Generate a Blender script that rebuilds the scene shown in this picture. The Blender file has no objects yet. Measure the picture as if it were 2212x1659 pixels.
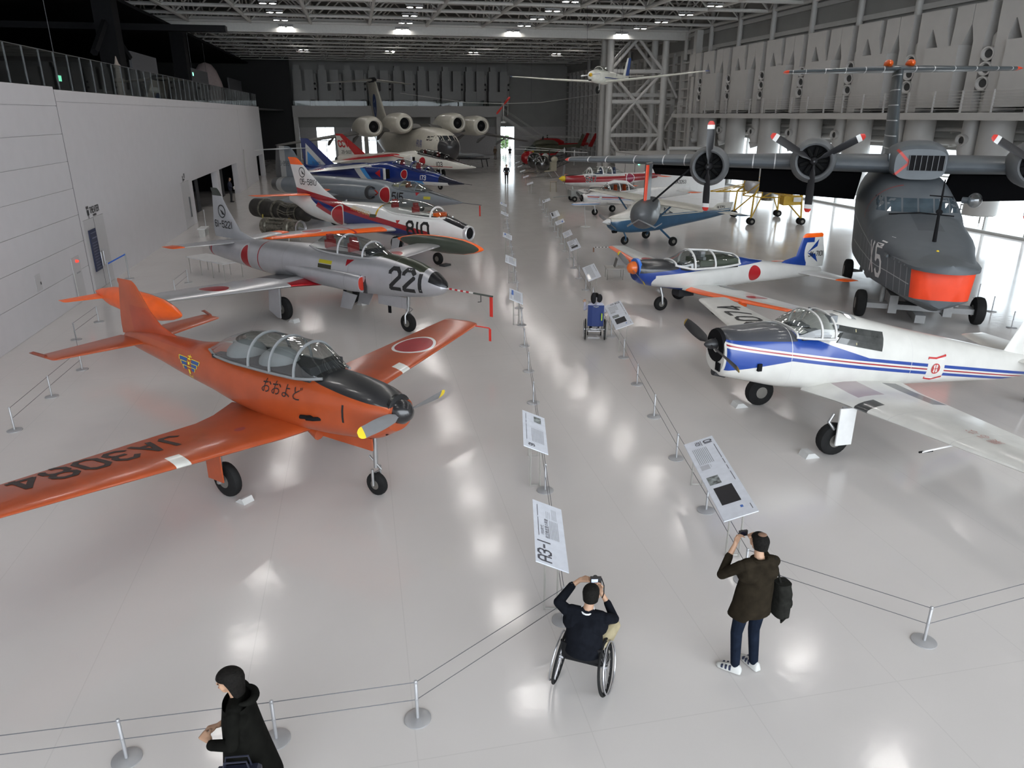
import bpy, bmesh, math, random
from mathutils import Vector, Matrix
from mathutils.bvhtree import BVHTree
random.seed(7)
sc = bpy.context.scene
COL = sc.collection
PI = math.pi
rad = math.radians

# ---------------------------------------------------------------- camera
CAMZ = 5.95
cd = bpy.data.cameras.new('camera')
cd.sensor_width = 36.0
cd.lens = 36.0 * 1576.0 / 2212.0
cd.clip_end = 500
camera = bpy.data.objects.new('camera', cd)
COL.objects.link(camera)
camera.location = (0, 0, CAMZ)
camera.rotation_euler = (PI / 2 - math.atan(581.5 / 1576.0), 0, 0)
sc.camera = camera
# ---------------------------------------------------------------- world, exposure
w = bpy.data.worlds.new('world')
sc.world = w
w.use_nodes = True
bg = w.node_tree.nodes['Background']
bg.inputs[0].default_value = (0.86, 0.93, 1.0, 1)
bg.inputs[1].default_value = 6.5
sc.view_settings.view_transform = 'Standard'
sc.view_settings.look = 'None'
sc.view_settings.gamma = 1
sc.view_settings.use_curve_mapping = False
sc.view_settings.exposure = 0.0
sc.cycles.sample_clamp_indirect = 4.0
sc.cycles.caustics_reflective = False
sc.cycles.caustics_refractive = False
LAMP_POWER = 66.0          # radiance of the lens of a ceiling lamp
BROT = rad(11.5)            # the hall's long axis is turned against the camera

# ---------------------------------------------------------------- materials
MATS = {}


def _bsdf(name):
    m = bpy.data.materials.new(name)
    m.use_nodes = True
    return m, m.node_tree, m.node_tree.nodes['Principled BSDF']


def mat(name, col, rough=0.5, metal=0.0, coat=0.0, var=0.06, scale=6.0, spec=0.5, bump=0.0, bscale=60.0):
    if name in MATS:
        return MATS[name]
    m, nt, b = _bsdf(name)
    b.inputs['Roughness'].default_value = rough
    b.inputs['Metallic'].default_value = metal
    b.inputs['Coat Weight'].default_value = coat
    b.inputs['Coat Roughness'].default_value = 0.08
    b.inputs['Specular IOR Level'].default_value = spec
    tc = nt.nodes.new('ShaderNodeTexCoord')
    if var > 0:
        nz = nt.nodes.new('ShaderNodeTexNoise')
        nz.inputs['Scale'].default_value = scale
        nz.inputs['Detail'].default_value = 4
        nt.links.new(tc.outputs['Object'], nz.inputs['Vector'])
        mr = nt.nodes.new('ShaderNodeMapRange')
        mr.inputs[1].default_value = 0.3
        mr.inputs[2].default_value = 0.7
        mr.inputs[3].default_value = 1 - var
        mr.inputs[4].default_value = 1 + var
        nt.links.new(nz.outputs[0], mr.inputs[0])
        mx = nt.nodes.new('ShaderNodeVectorMath')
        mx.operation = 'SCALE'
        mx.inputs[0].default_value = col[:3]
        nt.links.new(mr.outputs[0], mx.inputs['Scale'])
        nt.links.new(mx.outputs[0], b.inputs['Base Color'])
    else:
        b.inputs['Base Color'].default_value = (*col[:3], 1)
    if bump > 0:
        n2 = nt.nodes.new('ShaderNodeTexNoise')
        n2.inputs['Scale'].default_value = bscale
        nt.links.new(tc.outputs['Object'], n2.inputs['Vector'])
        bp = nt.nodes.new('ShaderNodeBump')
        bp.inputs['Strength'].default_value = bump
        bp.inputs['Distance'].default_value = 0.01
        nt.links.new(n2.outputs[0], bp.inputs['Height'])
        nt.links.new(bp.outputs[0], b.inputs['Normal'])
    MATS[name] = m
    return m


def emis(name, col, s):
    if name in MATS:
        return MATS[name]
    m, nt, b = _bsdf(name)
    b.inputs['Base Color'].default_value = (*col, 1)
    b.inputs['Emission Color'].default_value = (*col, 1)
    b.inputs['Emission Strength'].default_value = s
    MATS[name] = m
    return m


def glass(name, tint=(1, 1, 1), refl=0.12, rough=0.02):
    """thin clear sheet: tinted see-through with a glossy skin"""
    if name in MATS:
        return MATS[name]
    m, nt, b = _bsdf(name)
    nt.nodes.remove(b)
    t = nt.nodes.new('ShaderNodeBsdfTransparent')
    t.inputs[0].default_value = (*tint, 1)
    g = nt.nodes.new('ShaderNodeBsdfGlossy')
    g.inputs['Roughness'].default_value = rough
    fr = nt.nodes.new('ShaderNodeLayerWeight')
    fr.inputs[0].default_value = 0.35
    ma = nt.nodes.new('ShaderNodeMath')
    ma.operation = 'MULTIPLY_ADD'
    ma.inputs[1].default_value = 0.75
    ma.inputs[2].default_value = refl * 0.4
    mp = nt.nodes.new('ShaderNodeMath')
    mp.operation = 'POWER'
    mp.inputs[1].default_value = 1.6
    nt.links.new(fr.outputs['Facing'], mp.inputs[0])
    nt.links.new(mp.outputs[0], ma.inputs[0])
    x = nt.nodes.new('ShaderNodeMixShader')
    nt.links.new(ma.outputs[0], x.inputs[0])
    nt.links.new(t.outputs[0], x.inputs[1])
    nt.links.new(g.outputs[0], x.inputs[2])
    nt.links.new(x.outputs[0], nt.nodes['Material Output'].inputs[0])
    MATS[name] = m
    return m


AX = {'x': 0, 'y': 1, 'z': 2}


def paint(name, base, layers, rough=0.32, metal=0.0, coat=0.25, dirt=0.07):
    """livery: sharp-edged colour areas given in the craft's own metres"""
    m, nt, b = _bsdf(name)
    N, L = nt.nodes, nt.links
    tc = N.new('ShaderNodeTexCoord')
    sp = N.new('ShaderNodeSeparateXYZ')
    L.new(tc.outputs['Object'], sp.inputs[0])

    def mth(op, a, c=None):
        n = N.new('ShaderNodeMath')
        n.operation = op
        for i, v in enumerate((a, c)):
            if v is None:
                continue
            if isinstance(v, (int, float)):
                n.inputs[i].default_value = v
            else:
                L.new(v, n.inputs[i])
        return n.outputs[0]

    def half(a, bb, c, d):
        n = N.new('ShaderNodeVectorMath')
        n.operation = 'DOT_PRODUCT'
        L.new(tc.outputs['Object'], n.inputs[0])
        n.inputs[1].default_value = (a, bb, c)
        return mth('GREATER_THAN', n.outputs['Value'], -d)

    def ev(e):
        k = e[0]
        if k in AX:
            s = sp.outputs[AX[k]]
            return mth('MULTIPLY', mth('GREATER_THAN', s, e[1]), mth('LESS_THAN', s, e[2]))
        if k == 'h':
            return half(*e[1:])
        if k == 'poly':
            i, j = AX[e[1][0]], AX[e[1][1]]
            pts = e[2]
            cx = sum(p[0] for p in pts) / len(pts)
            cy = sum(p[1] for p in pts) / len(pts)
            r = None
            for q in range(len(pts)):
                (x0, y0), (x1, y1) = pts[q], pts[(q + 1) % len(pts)]
                a, c = y0 - y1, x1 - x0
                d = -(a * x0 + c * y0)
                if a * cx + c * cy + d < 0:
                    a, c, d = -a, -c, -d
                v = [0, 0, 0]
                v[i], v[j] = a, c
                hh = half(*v, d)
                r = hh if r is None else mth('MULTIPLY', r, hh)
            return r
        if k == 'e':
            i, j = AX[e[1][0]], AX[e[1][1]]
            dx = mth('DIVIDE', mth('SUBTRACT', sp.outputs[i], e[2]), e[4])
            dy = mth('DIVIDE', mth('SUBTRACT', sp.outputs[j], e[3]), e[5])
            return mth('LESS_THAN', mth('ADD', mth('MULTIPLY', dx, dx), mth('MULTIPLY', dy, dy)), 1.0)
        if k == 'and':
            r = ev(e[1])
            for q in e[2:]:
                r = mth('MULTIPLY', r, ev(q))
            return r
        if k == 'or':
            r = ev(e[1])
            for q in e[2:]:
                r = mth('MAXIMUM', r, ev(q))
            return r
        if k == 'not':
            return mth('SUBTRACT', 1.0, ev(e[1]))
    cur = None
    for col, e in layers:
        mx = N.new('ShaderNodeMix')
        mx.data_type = 'RGBA'
        L.new(ev(e), mx.inputs[0])
        if cur is None:
            mx.inputs[6].default_value = (*base, 1)
        else:
            L.new(cur, mx.inputs[6])
        mx.inputs[7].default_value = (*col, 1)
        cur = mx.outputs[2]
    nz = N.new('ShaderNodeTexNoise')
    nz.inputs['Scale'].default_value = 3.0
    nz.inputs['Detail'].default_value = 6
    L.new(tc.outputs['Object'], nz.inputs['Vector'])
    mr = N.new('ShaderNodeMapRange')
    mr.inputs[1].default_value = 0.3
    mr.inputs[2].default_value = 0.7
    mr.inputs[3].default_value = 1 - dirt
    mr.inputs[4].default_value = 1 + dirt
    L.new(nz.outputs[0], mr.inputs[0])
    vs = N.new('ShaderNodeVectorMath')
    vs.operation = 'SCALE'
    if cur is None:
        vs.inputs[0].default_value = base
    else:
        L.new(cur, vs.inputs[0])
    L.new(mr.outputs[0], vs.inputs['Scale'])
    L.new(vs.outputs[0], b.inputs['Base Color'])
    b.inputs['Roughness'].default_value = rough
    b.inputs['Metallic'].default_value = metal
    b.inputs['Coat Weight'].default_value = coat
    b.inputs['Coat Roughness'].default_value = 0.12
    return m


# ---------------------------------------------------------------- mesh building
GEO = {}


class MB:
    def __init__(s):
        s.v, s.f = [], []

    def grid(s, rows, closed=True, caps=(False, False)):
        """rows of equal length -> skin; closed: each row is a loop"""
        b0 = len(s.v)
        n = len(rows[0])
        for r in rows:
            s.v.extend(tuple(p) for p in r)
        for i in range(len(rows) - 1):
            for j in range(n if closed else n - 1):
                a = b0 + i * n + j
                c = b0 + i * n + (j + 1) % n
                s.f.append((a, c, c + n, a + n))
        if caps[0]:
            s.f.append(tuple(b0 + j for j in reversed(range(n))))
        if caps[1]:
            s.f.append(tuple(b0 + (len(rows) - 1) * n + j for j in range(n)))
        return s

    def box(s, x0, x1, y0, y1, z0, z1, M=None):
        b0 = len(s.v)
        for x in (x0, x1):
            for y in (y0, y1):
                for z in (z0, z1):
                    p = Vector((x, y, z))
                    s.v.append(tuple(M @ p if M else p))
        for f in ((0, 1, 3, 2), (4, 6, 7, 5), (0, 4, 5, 1), (2, 3, 7, 6), (0, 2, 6, 4), (1, 5, 7, 3)):
            s.f.append(tuple(b0 + i for i in f))
        return s

    def prism(s, pts, z0, z1, ax='z'):
        """polygon pts (a,b) extruded along ax"""
        def P(a, b, c):
            return {'z': (a, b, c), 'y': (a, c, b), 'x': (c, a, b)}[ax]
        s.grid([[P(a, b, z0) for a, b in pts], [P(a, b, z1) for a, b in pts]], caps=(True, True))
        return s

    def tube(s, path, r, n=8, caps=True):
        path = [Vector(p) for p in path]
        rr = r if isinstance(r, (list, tuple)) else [r] * len(path)
        rows = []
        ref = None
        for i, p in enumerate(path):
            d = (path[min(i + 1, len(path) - 1)] - path[max(i - 1, 0)])
            if d.length < 1e-9:
                d = Vector((0, 0, 1))
            d.normalize()
            if ref is None or abs(ref.dot(d)) > 0.98:
                ref = Vector((0, 0, 1)) if abs(d.z) < 0.9 else Vector((1, 0, 0))
            a = d.cross(ref).normalized()
            ref = a.cross(d).normalized()
            rows.append([p + (a * math.cos(2 * PI * k / n) + ref * math.sin(2 * PI * k / n)) * rr[i] for k in range(n)])
        s.grid(rows, caps=(caps, caps))
        return s

    def lathe(s, prof, c=(0, 0, 0), ax='x', n=24, caps=(True, True), M=None):
        """prof: (along, radius) pairs"""
        rows = []
        for a, r in prof:
            row = []
            for k in range(n):
                u, v = r * math.cos(2 * PI * k / n), r * math.sin(2 * PI * k / n)
                p = {'x': (a, u, v), 'y': (v, a, u), 'z': (u, v, a)}[ax]
                p = Vector((p[0] + c[0], p[1] + c[1], p[2] + c[2]))
                row.append(M @ p if M else p)
            rows.append(row)
        s.grid(rows, caps=caps)
        return s

    def quad(s, a, b, c, d):
        b0 = len(s.v)
        s.v.extend(map(tuple, (a, b, c, d)))
        s.f.append((b0, b0 + 1, b0 + 2, b0 + 3))
        return s

    def ell(s, c, r, n=16, m=10):
        rows = []
        for i in range(m + 1):
            t = -PI / 2 + PI * i / m
            t = max(min(t, PI / 2 - .02), -PI / 2 + .02)
            rows.append([(c[0] + r[0] * math.cos(t) * math.cos(2 * PI * k / n), c[1] + r[1] * math.cos(t) * math.sin(2 * PI * k / n), c[2] + r[2] * math.sin(t)) for k in range(n)])
        s.grid(rows, caps=(True, True))
        return s

    def build(s, name, m, parent=None, smooth=False, auto=None, keep=False):
        me = bpy.data.meshes.new(name)
        me.from_pydata([tuple(p) for p in s.v], [], s.f)
        me.update()
        if smooth:
            bm = bmesh.new()
            bm.from_mesh(me)
            bmesh.ops.recalc_face_normals(bm, faces=bm.faces)
            ang = rad(auto if auto else 40)
            for f in bm.faces:
                f.smooth = True
            for e in bm.edges:
                if len(e.link_faces) == 2 and e.calc_face_angle(0) > ang:
                    e.smooth = False
            bm.to_mesh(me)
            bm.free()
        else:
            bm = bmesh.new()
            bm.from_mesh(me)
            bmesh.ops.recalc_face_normals(bm, faces=bm.faces)
            bm.to_mesh(me)
            bm.free()
        me.materials.append(m)
        o = bpy.data.objects.new(name, me)
        COL.objects.link(o)
        if parent:
            o.parent = parent
        if keep:
            GEO[o.name] = (list(s.v), list(s.f))
        return o


def tag(o, label=None, cat=None, group=None, kind=None):
    for k, v in (('label', label), ('category', cat), ('group', group), ('kind', kind)):
        if v:
            o[k] = v
    return o


def empty(name, label, cat, loc=(0, 0, 0), rz=0.0, group=None):
    o = bpy.data.objects.new(name, None)
    COL.objects.link(o)
    o.empty_display_size = 0.3
    o.location = loc
    o.rotation_euler = (0, 0, rz)
    return tag(o, label, cat, group)


def dup(o, parent=None):
    c = o.copy()
    COL.objects.link(c)
    c.parent = parent
    for ch in o.children:
        dup(ch, c)
    return c


def herm(xs, ys, x):
    """smooth, non-overshooting interpolation (xs ascending)"""
    n = len(xs)
    if x <= xs[0]:
        return ys[0]
    if x >= xs[-1]:
        return ys[-1]
    i = 0
    while xs[i + 1] < x:
        i += 1
    d = [(ys[k + 1] - ys[k]) / (xs[k + 1] - xs[k]) for k in range(n - 1)]

    def m(k):
        if k == 0:
            return d[0]
        if k == n - 1:
            return d[-1]
        if d[k - 1] * d[k] <= 0:
            return 0.0
        return 2 * d[k - 1] * d[k] / (d[k - 1] + d[k])
    h = xs[i + 1] - xs[i]
    t = (x - xs[i]) / h
    return ((2 * t ** 3 - 3 * t * t + 1) * ys[i] + (t ** 3 - 2 * t * t + t) * h * m(i) + (-2 * t ** 3 + 3 * t * t) * ys[i + 1] + (t ** 3 - t * t) * h * m(i + 1))


def resample(st, sub):
    st = sorted(st, key=lambda r: r[0])
    xs = [r[0] for r in st]
    X = []
    for a, b in zip(xs, xs[1:]):
        X += [a + (b - a) * k / sub for k in range(sub)]
    X.append(xs[-1])
    cols = [[r[k] for r in st] for k in range(1, len(st[0]))]
    return [(x, *[herm(xs, c, x) for c in cols]) for x in X]


def loft(mb, st, n=32, sub=4, caps=(True, True)):
    """body along x: (x, zc, half width, height up, height down, exponent)"""
    rows = []
    for x, zc, wd, ht, hb, e in resample(st, sub):
        row = []
        for k in range(n):
            t = 2 * PI * k / n
            c, s_ = math.cos(t), math.sin(t)
            y = wd * math.copysign(abs(c) ** (2 / e), c)
            z = (ht if s_ > 0 else hb) * math.copysign(abs(s_) ** (2 / e), s_)
            row.append((x, y, zc + z))
        rows.append(row)
    mb.grid(rows, caps=caps)
    return mb


AF = [(0, 0), (.012, .26), (.05, .52), (.12, .78), (.22, .95), (.35, 1.0), (.5, .9), (.7, .6), (.85, .31), (1, .02)]


def foil(xle, ch, th, tw=0.0):
    up = [(u, v * th / 2) for u, v in AF]
    lo = [(u, -v * th / 2 * .75) for u, v in reversed(AF[1:-1])]
    return [(xle - ch * u, ch * (v + tw * (u - .3))) for u, v in up + lo]


def wing(mb, secs, vert=False, side=1, tip=0.12, steps=4, sub=1):
    """secs: (span, x of leading edge, chord, height, thickness[, twist])"""
    S = [tuple(q) + (0.0,) * (6 - len(q)) for q in secs]
    if tip:
        y, x, c, z, t, tw = S[-1]
        y1, x1, c1, z1 = S[-2][:4]
        for k in range(1, steps + 1):
            a = math.sin(PI / 2 * k / steps)
            b = max(math.cos(PI / 2 * k / steps), .12)
            yy = y + tip * a
            g = (y - y1) or 1
            cc = c * (1 - .32 * (1 - b))
            S.append((yy, x + (x - x1) / g * (yy - y) - c * .16 * (1 - b), cc, z + (z - z1) / g * (yy - y), t * b, tw))
    rows = []
    for y, x, c, z, t, tw in S:
        if vert:
            rows.append([(px, z + pz, y) for px, pz in foil(x, c, t, tw)])
        else:
            rows.append([(px, side * y, z + pz) for px, pz in foil(x, c, t, tw)])
    mb.grid(rows, caps=(True, True))
    return mb


def arcs(st, n=18, sub=4):
    """canopy rows: (x, sill height, half width, rise, exponent)"""
    rows = []
    for x, zs, wd, h, e in resample(st, sub):
        row = []
        for k in range(n + 1):
            t = PI * k / n
            c, s_ = math.cos(t), math.sin(t)
            row.append((x, wd * math.copysign(abs(c) ** (2 / e), c), zs + h * abs(s_) ** (2 / e)))
        rows.append(row)
    return rows


def arc_at(st, x, n=18, grow=0.0):
    st = sorted(st)
    xs = [r[0] for r in st]
    zs, wd, h, e = [herm(xs, [r[k] for r in st], x) for k in range(1, 5)]
    return [(x, (wd + grow) * math.copysign(abs(math.cos(PI * k / n)) ** (2 / e), math.cos(PI * k / n)), zs + (h + grow) * abs(math.sin(PI * k / n)) ** (2 / e)) for k in range(n + 1)]


def canopy(root, st, frames, fm, gm, r=0.022, sill=True, name='canopy'):
    o = MB().grid(arcs(st), closed=False).build(name, gm, root, smooth=True, auto=60)
    for x in frames:
        MB().tube(arc_at(st, x, grow=.004), r, 6).build('canopy_frame', fm, o, smooth=True)
    if sill:
        rows = resample(sorted(st), 4)
        for s_ in (1, -1):
            MB().tube([(q[0], s_ * (q[2] + .006), q[1]) for q in rows], r, 6).build('canopy_frame', fm, o, smooth=True)
    return o


# ---------------------------------------------------------------- lettering
c_ = .26
GL = {
    '0': [[(c_, 0), (1 - c_, 0), (1, c_), (1, 1.6 - c_), (1 - c_, 1.6), (c_, 1.6), (0, 1.6 - c_), (0, c_), (c_, 0)]],
    '1': [[(.5, 0), (.5, 1.6)]],
    '2': [[(0, 1.25), (0, 1.6 - c_), (c_, 1.6), (1 - c_, 1.6), (1, 1.6 - c_), (1, 1.0), (.05, .2), (0, 0), (1, 0)]],
    '3': [[(0, 1.3), (c_, 1.6), (1 - c_, 1.6), (1, 1.35), (1, 1.05), (.78, .82), (1, .6), (1, c_), (1 - c_, 0), (c_, 0), (0, .28)], [(.35, .82), (.78, .82)]],
    '4': [[(.78, 0), (.78, 1.6), (0, .45), (1.05, .45)]],
    '5': [[(.95, 1.6), (.05, 1.6), (0, .8), (.28, 1.0), (.74, 1.0), (1, .75), (1, c_), (1 - c_, 0), (c_, 0), (0, .25)]],
    '6': [[(1, 1.35), (1 - c_, 1.6), (c_, 1.6), (0, 1.6 - c_), (0, c_), (c_, 0), (1 - c_, 0), (1, c_), (1, .7), (1 - c_, .92), (0, .85)]],
    '7': [[(0, 1.6), (1, 1.6), (.4, 0)]],
    '8': [[(c_, .85), (0, 1.1), (0, 1.6 - c_), (c_, 1.6), (1 - c_, 1.6), (1, 1.6 - c_), (1, 1.1), (1 - c_, .85), (1, .62), (1, c_), (1 - c_, 0), (c_, 0), (0, c_), (0, .62), (c_, .85), (1 - c_, .85)]],
    '9': [[(0, .25), (c_, 0), (1 - c_, 0), (1, c_), (1, 1.6 - c_), (1 - c_, 1.6), (c_, 1.6), (0, 1.6 - c_), (0, .9), (c_, .7), (1, .72)]],
    'J': [[(.95, 1.6), (.95, c_), (.7, 0), (c_, 0), (0, .3)]],
    'A': [[(0, 0), (.5, 1.6), (1, 0)], [(.2, .5), (.8, .5)]],
    'B': [[(0, 0), (0, 1.6), (.75, 1.6), (1, 1.4), (1, 1.05), (.75, .84), (1, .6), (1, .2), (.75, 0), (0, 0)], [(0, .84), (.75, .84)]],
    'C': [[(1, 1.25), (1 - c_, 1.6), (c_, 1.6), (0, 1.6 - c_), (0, c_), (c_, 0), (1 - c_, 0), (1, .35)]],
    'D': [[(0, 0), (0, 1.6), (.7, 1.6), (1, 1.3), (1, .3), (.7, 0), (0, 0)]],
    'V': [[(0, 1.6), (.5, 0), (1, 1.6)]],
    'X': [[(0, 0), (1, 1.6)], [(0, 1.6), (1, 0)]],
    'K': [[(0, 0), (0, 1.6)], [(1, 1.6), (0, .75), (1, 0)]],
    'T': [[(0, 1.6), (1, 1.6)], [(.5, 0), (.5, 1.6)]],
    'H': [[(0, 0), (0, 1.6)], [(1, 0), (1, 1.6)], [(0, .82), (1, .82)]],
    'E': [[(1, 0), (0, 0), (0, 1.6), (1, 1.6)], [(0, .84), (.8, .84)]],
    'R': [[(0, 0), (0, 1.6), (.75, 1.6), (1, 1.35), (1, 1.0), (.75, .78), (0, .78)], [(.6, .78), (1, 0)]],
    'N': [[(0, 0), (0, 1.6), (1, 0), (1, 1.6)]],
    'I': [[(.5, 0), (.5, 1.6)]],
    'S': [[(1, 1.3), (1 - c_, 1.6), (c_, 1.6), (0, 1.3), (0, 1.05), (1, .55), (1, .3), (1 - c_, 0), (c_, 0), (0, .3)]],
    'Y': [[(0, 1.6), (.5, .8), (1, 1.6)], [(.5, .8), (.5, 0)]],
    'O': [[(c_, 0), (1 - c_, 0), (1, c_), (1, 1.6 - c_), (1 - c_, 1.6), (c_, 1.6), (0, 1.6 - c_), (0, c_), (c_, 0)]],
    'F': [[(0, 0), (0, 1.6), (1, 1.6)], [(0, .84), (.8, .84)]],
    'Q': [[(c_, 0), (1 - c_, 0), (1, c_), (1, 1.6 - c_), (1 - c_, 1.6), (c_, 1.6), (0, 1.6 - c_), (0, c_), (c_, 0)], [(.6, .4), (1.05, -.1)]],
    '-': [[(.15, .8), (.85, .8)]],
    'a': [[(0, 0), (0, 1.25), (.2, 1.6), (.8, 1.6), (1, 1.25), (1, 0)], [(0, .75), (1, .75)]],
}


def strokes(text, h, wr=.62, st=.17, gap=.42, seg=.12, slant=0.0):
    """quads in the plane for a line of block letters h high, origin at its middle"""
    s = h / 1.6
    wd = s * 1.6 * wr
    quads = []
    x0 = 0
    hw = h * st / 2
    for chx in text:
        if chx == ' ':
            x0 += wd * .7 + gap * wd
            continue
        cw = wd * (.35 if chx in '1I' else 1)
        for pl in GL[chx]:
            pts = [(x0 + p[0] * cw if chx not in '1I' else x0 + cw / 2, p[1] * s) for p in pl]
            for (a, b), (c, d) in zip(pts, pts[1:]):
                L = math.hypot(c - a, d - b) or 1e-6
                ux, uy = (c - a) / L, (d - b) / L
                a2, b2, c2, d2 = a - ux * hw * .55, b - uy * hw * .55, c + ux * hw * .55, d + uy * hw * .55
                k = max(1, int(math.ceil(L / seg)))
                for i in range(k):
                    p, q = i / k, (i + 1) / k
                    A_ = (a2 + (c2 - a2) * p, b2 + (d2 - b2) * p)
                    B_ = (a2 + (c2 - a2) * q, b2 + (d2 - b2) * q)
                    nx, ny = -uy * hw, ux * hw
                    quads.append([(A_[0] - nx, A_[1] - ny), (B_[0] - nx, B_[1] - ny), (B_[0] + nx, B_[1] + ny), (A_[0] + nx, A_[1] + ny)])
        x0 += cw + gap * wd
    tot = x0 - gap * wd
    return [[(x - tot / 2 + slant * y, y - h / 2) for x, y in q] for q in quads]


def bvh(*objs):
    v, f = [], []
    for o in objs:
        a, b = GEO[o.name]
        n = len(v)
        v += [Vector(p) for p in a]
        f += [tuple(i + n for i in q) for q in b]
    return BVHTree.FromPolygons(v, f)


def decal(quads, tree, O, Uv, Vv, D, m, name, parent, off=.008):
    """flat lettering laid onto a curved skin (all in the craft's own metres)"""
    O, Uv, Vv, D = Vector(O), Vector(Uv), Vector(Vv), Vector(D).normalized()
    mb = MB()
    for q in quads:
        ps = []
        for u, v in q:
            p = O + Uv * u + Vv * v
            if tree:
                h = tree.ray_cast(p - D * 3, D)
                if h[0] is None:
                    ps = None
                    break
                p = h[0] - D * off
            ps.append(p)
        if ps:
            b0 = len(mb.v)
            mb.v.extend(tuple(p) for p in ps)
            mb.f.append(tuple(range(b0, b0 + len(ps))))
    if not mb.v:
        return None
    o = mb.build(name, m, parent)
    o['kind'] = 'stuff'
    return o


def disc_quads(r0, r1, n=28, sy=1.0):
    return [[(r * math.cos(t), sy * r * math.sin(t)) for r, t in ((r0, 2 * PI * k / n), (r1, 2 * PI * k / n), (r1, 2 * PI * (k + 1) / n), (r0, 2 * PI * (k + 1) / n))] for k in range(n)]


def textquads(body, size):
    """outline-font text as flat polygons, centred"""
    cu = bpy.data.curves.new('t', 'FONT')
    cu.body = body
    cu.size = size
    cu.align_x = 'CENTER'
    cu.align_y = 'CENTER'
    cu.resolution_u = 2
    o = bpy.data.objects.new('t', cu)
    COL.objects.link(o)
    dg = bpy.context.evaluated_depsgraph_get()
    me = o.evaluated_get(dg).to_mesh()
    out = [[(me.vertices[i].co.x, me.vertices[i].co.y) for i in p.vertices] for p in me.polygons]
    bpy.data.objects.remove(o)
    bpy.data.curves.remove(cu)
    return out
# ================================================================ the hall
# coordinates here: x = across the hall (v), y = along it (u), z up, whole hall turned by BROT
def struct(name, mb, m, parent=None, smooth=False):
    o = mb.build(name, m, parent, smooth=smooth)
    if parent is None:
        o.rotation_euler = (0, 0, BROT)
        o['kind'] = 'structure'
    return o


def hall(v, u, z=0.0):
    c, s = math.cos(BROT), math.sin(BROT)
    return (v * c - u * s, v * s + u * c, z)


VL, VR, UF_, ZR = -9.47, 32.7, 118.0, 16.3
white_wall = mat('white_wall_paint', (.53, .515, .53), .6, var=.02, scale=2)
duct_white = mat('duct_white', (.36, .35, .335), .5, var=.03, scale=1.5)
steel_white = mat('painted_steel', (.47, .46, .44), .45, var=.04, scale=2)
wall_grey = mat('wall_grey', (.30, .295, .28), .7, var=.06, scale=.6)
dark_grey = mat('dark_grey', (.042, .042, .044), .7, var=.1, spec=.2)
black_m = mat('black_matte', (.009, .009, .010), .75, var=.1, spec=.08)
deck_m = mat('roof_deck', (.10, .097, .09), .8, var=.08, scale=.5)


def floor_mat():
    m, nt, b = _bsdf('epoxy_floor')
    N, L = nt.nodes, nt.links
    tc = N.new('ShaderNodeTexCoord')
    sp = N.new('ShaderNodeSeparateXYZ')
    L.new(tc.outputs['Object'], sp.inputs[0])

    def line(sock, off, step, wd):
        a = N.new('ShaderNodeMath'); a.operation = 'SUBTRACT'; a.inputs[1].default_value = off
        L.new(sock, a.inputs[0])
        p = N.new('ShaderNodeMath'); p.operation = 'PINGPONG'; p.inputs[1].default_value = step / 2
        L.new(a.outputs[0], p.inputs[0])
        g = N.new('ShaderNodeMath'); g.operation = 'LESS_THAN'; g.inputs[1].default_value = wd
        L.new(p.outputs[0], g.inputs[0])
        return g.outputs[0]
    la = line(sp.outputs[0], -1.6, 1.78, .006)
    lb = line(sp.outputs[1], 5.52, 12.54, .006)
    mx = N.new('ShaderNodeMath'); mx.operation = 'MAXIMUM'
    L.new(la, mx.inputs[0]); L.new(lb, mx.inputs[1])
    n1 = N.new('ShaderNodeTexNoise'); n1.inputs['Scale'].default_value = .5; n1.inputs['Detail'].default_value = 5
    L.new(tc.outputs['Object'], n1.inputs['Vector'])
    cr = N.new('ShaderNodeMix'); cr.data_type = 'RGBA'
    cr.inputs[6].default_value = (.545, .515, .495, 1)
    cr.inputs[7].default_value = (.62, .588, .568, 1)
    L.new(n1.outputs[0], cr.inputs[0])
    c2 = N.new('ShaderNodeMix'); c2.data_type = 'RGBA'
    fa = N.new('ShaderNodeMath'); fa.operation = 'MULTIPLY'; fa.inputs[1].default_value = .13
    L.new(mx.outputs[0], fa.inputs[0])
    L.new(fa.outputs[0], c2.inputs[0])
    L.new(cr.outputs[2], c2.inputs[6])
    c2.inputs[7].default_value = (.2, .19, .18, 1)
    L.new(c2.outputs[2], b.inputs['Base Color'])
    n2 = N.new('ShaderNodeTexNoise'); n2.inputs['Scale'].default_value = 5.0; n2.inputs['Detail'].default_value = 3
    L.new(tc.outputs['Object'], n2.inputs['Vector'])
    bp = N.new('ShaderNodeBump'); bp.inputs['Strength'].default_value = .085; bp.inputs['Distance'].default_value = .02
    L.new(n2.outputs[0], bp.inputs['Height'])
    L.new(bp.outputs[0], b.inputs['Normal'])
    n3 = N.new('ShaderNodeTexNoise'); n3.inputs['Scale'].default_value = 1.3; n3.inputs['Detail'].default_value = 6
    L.new(tc.outputs['Object'], n3.inputs['Vector'])
    mr = N.new('ShaderNodeMapRange'); mr.inputs[1].default_value = .3; mr.inputs[2].default_value = .7
    mr.inputs[3].default_value = .115; mr.inputs[4].default_value = .16
    L.new(n3.outputs[0], mr.inputs[0])
    L.new(mr.outputs[0], b.inputs['Roughness'])
    b.inputs['Specular IOR Level'].default_value = .5
    return m


floor = struct('floor', MB().box(-46, 60, -14, 135, -.25, 0), floor_mat())
struct('ceiling', MB().box(-46, VR + .6, -14, UF_ + .6, ZR, ZR + .3), deck_m)
ceiling = bpy.data.objects['ceiling']

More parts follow.
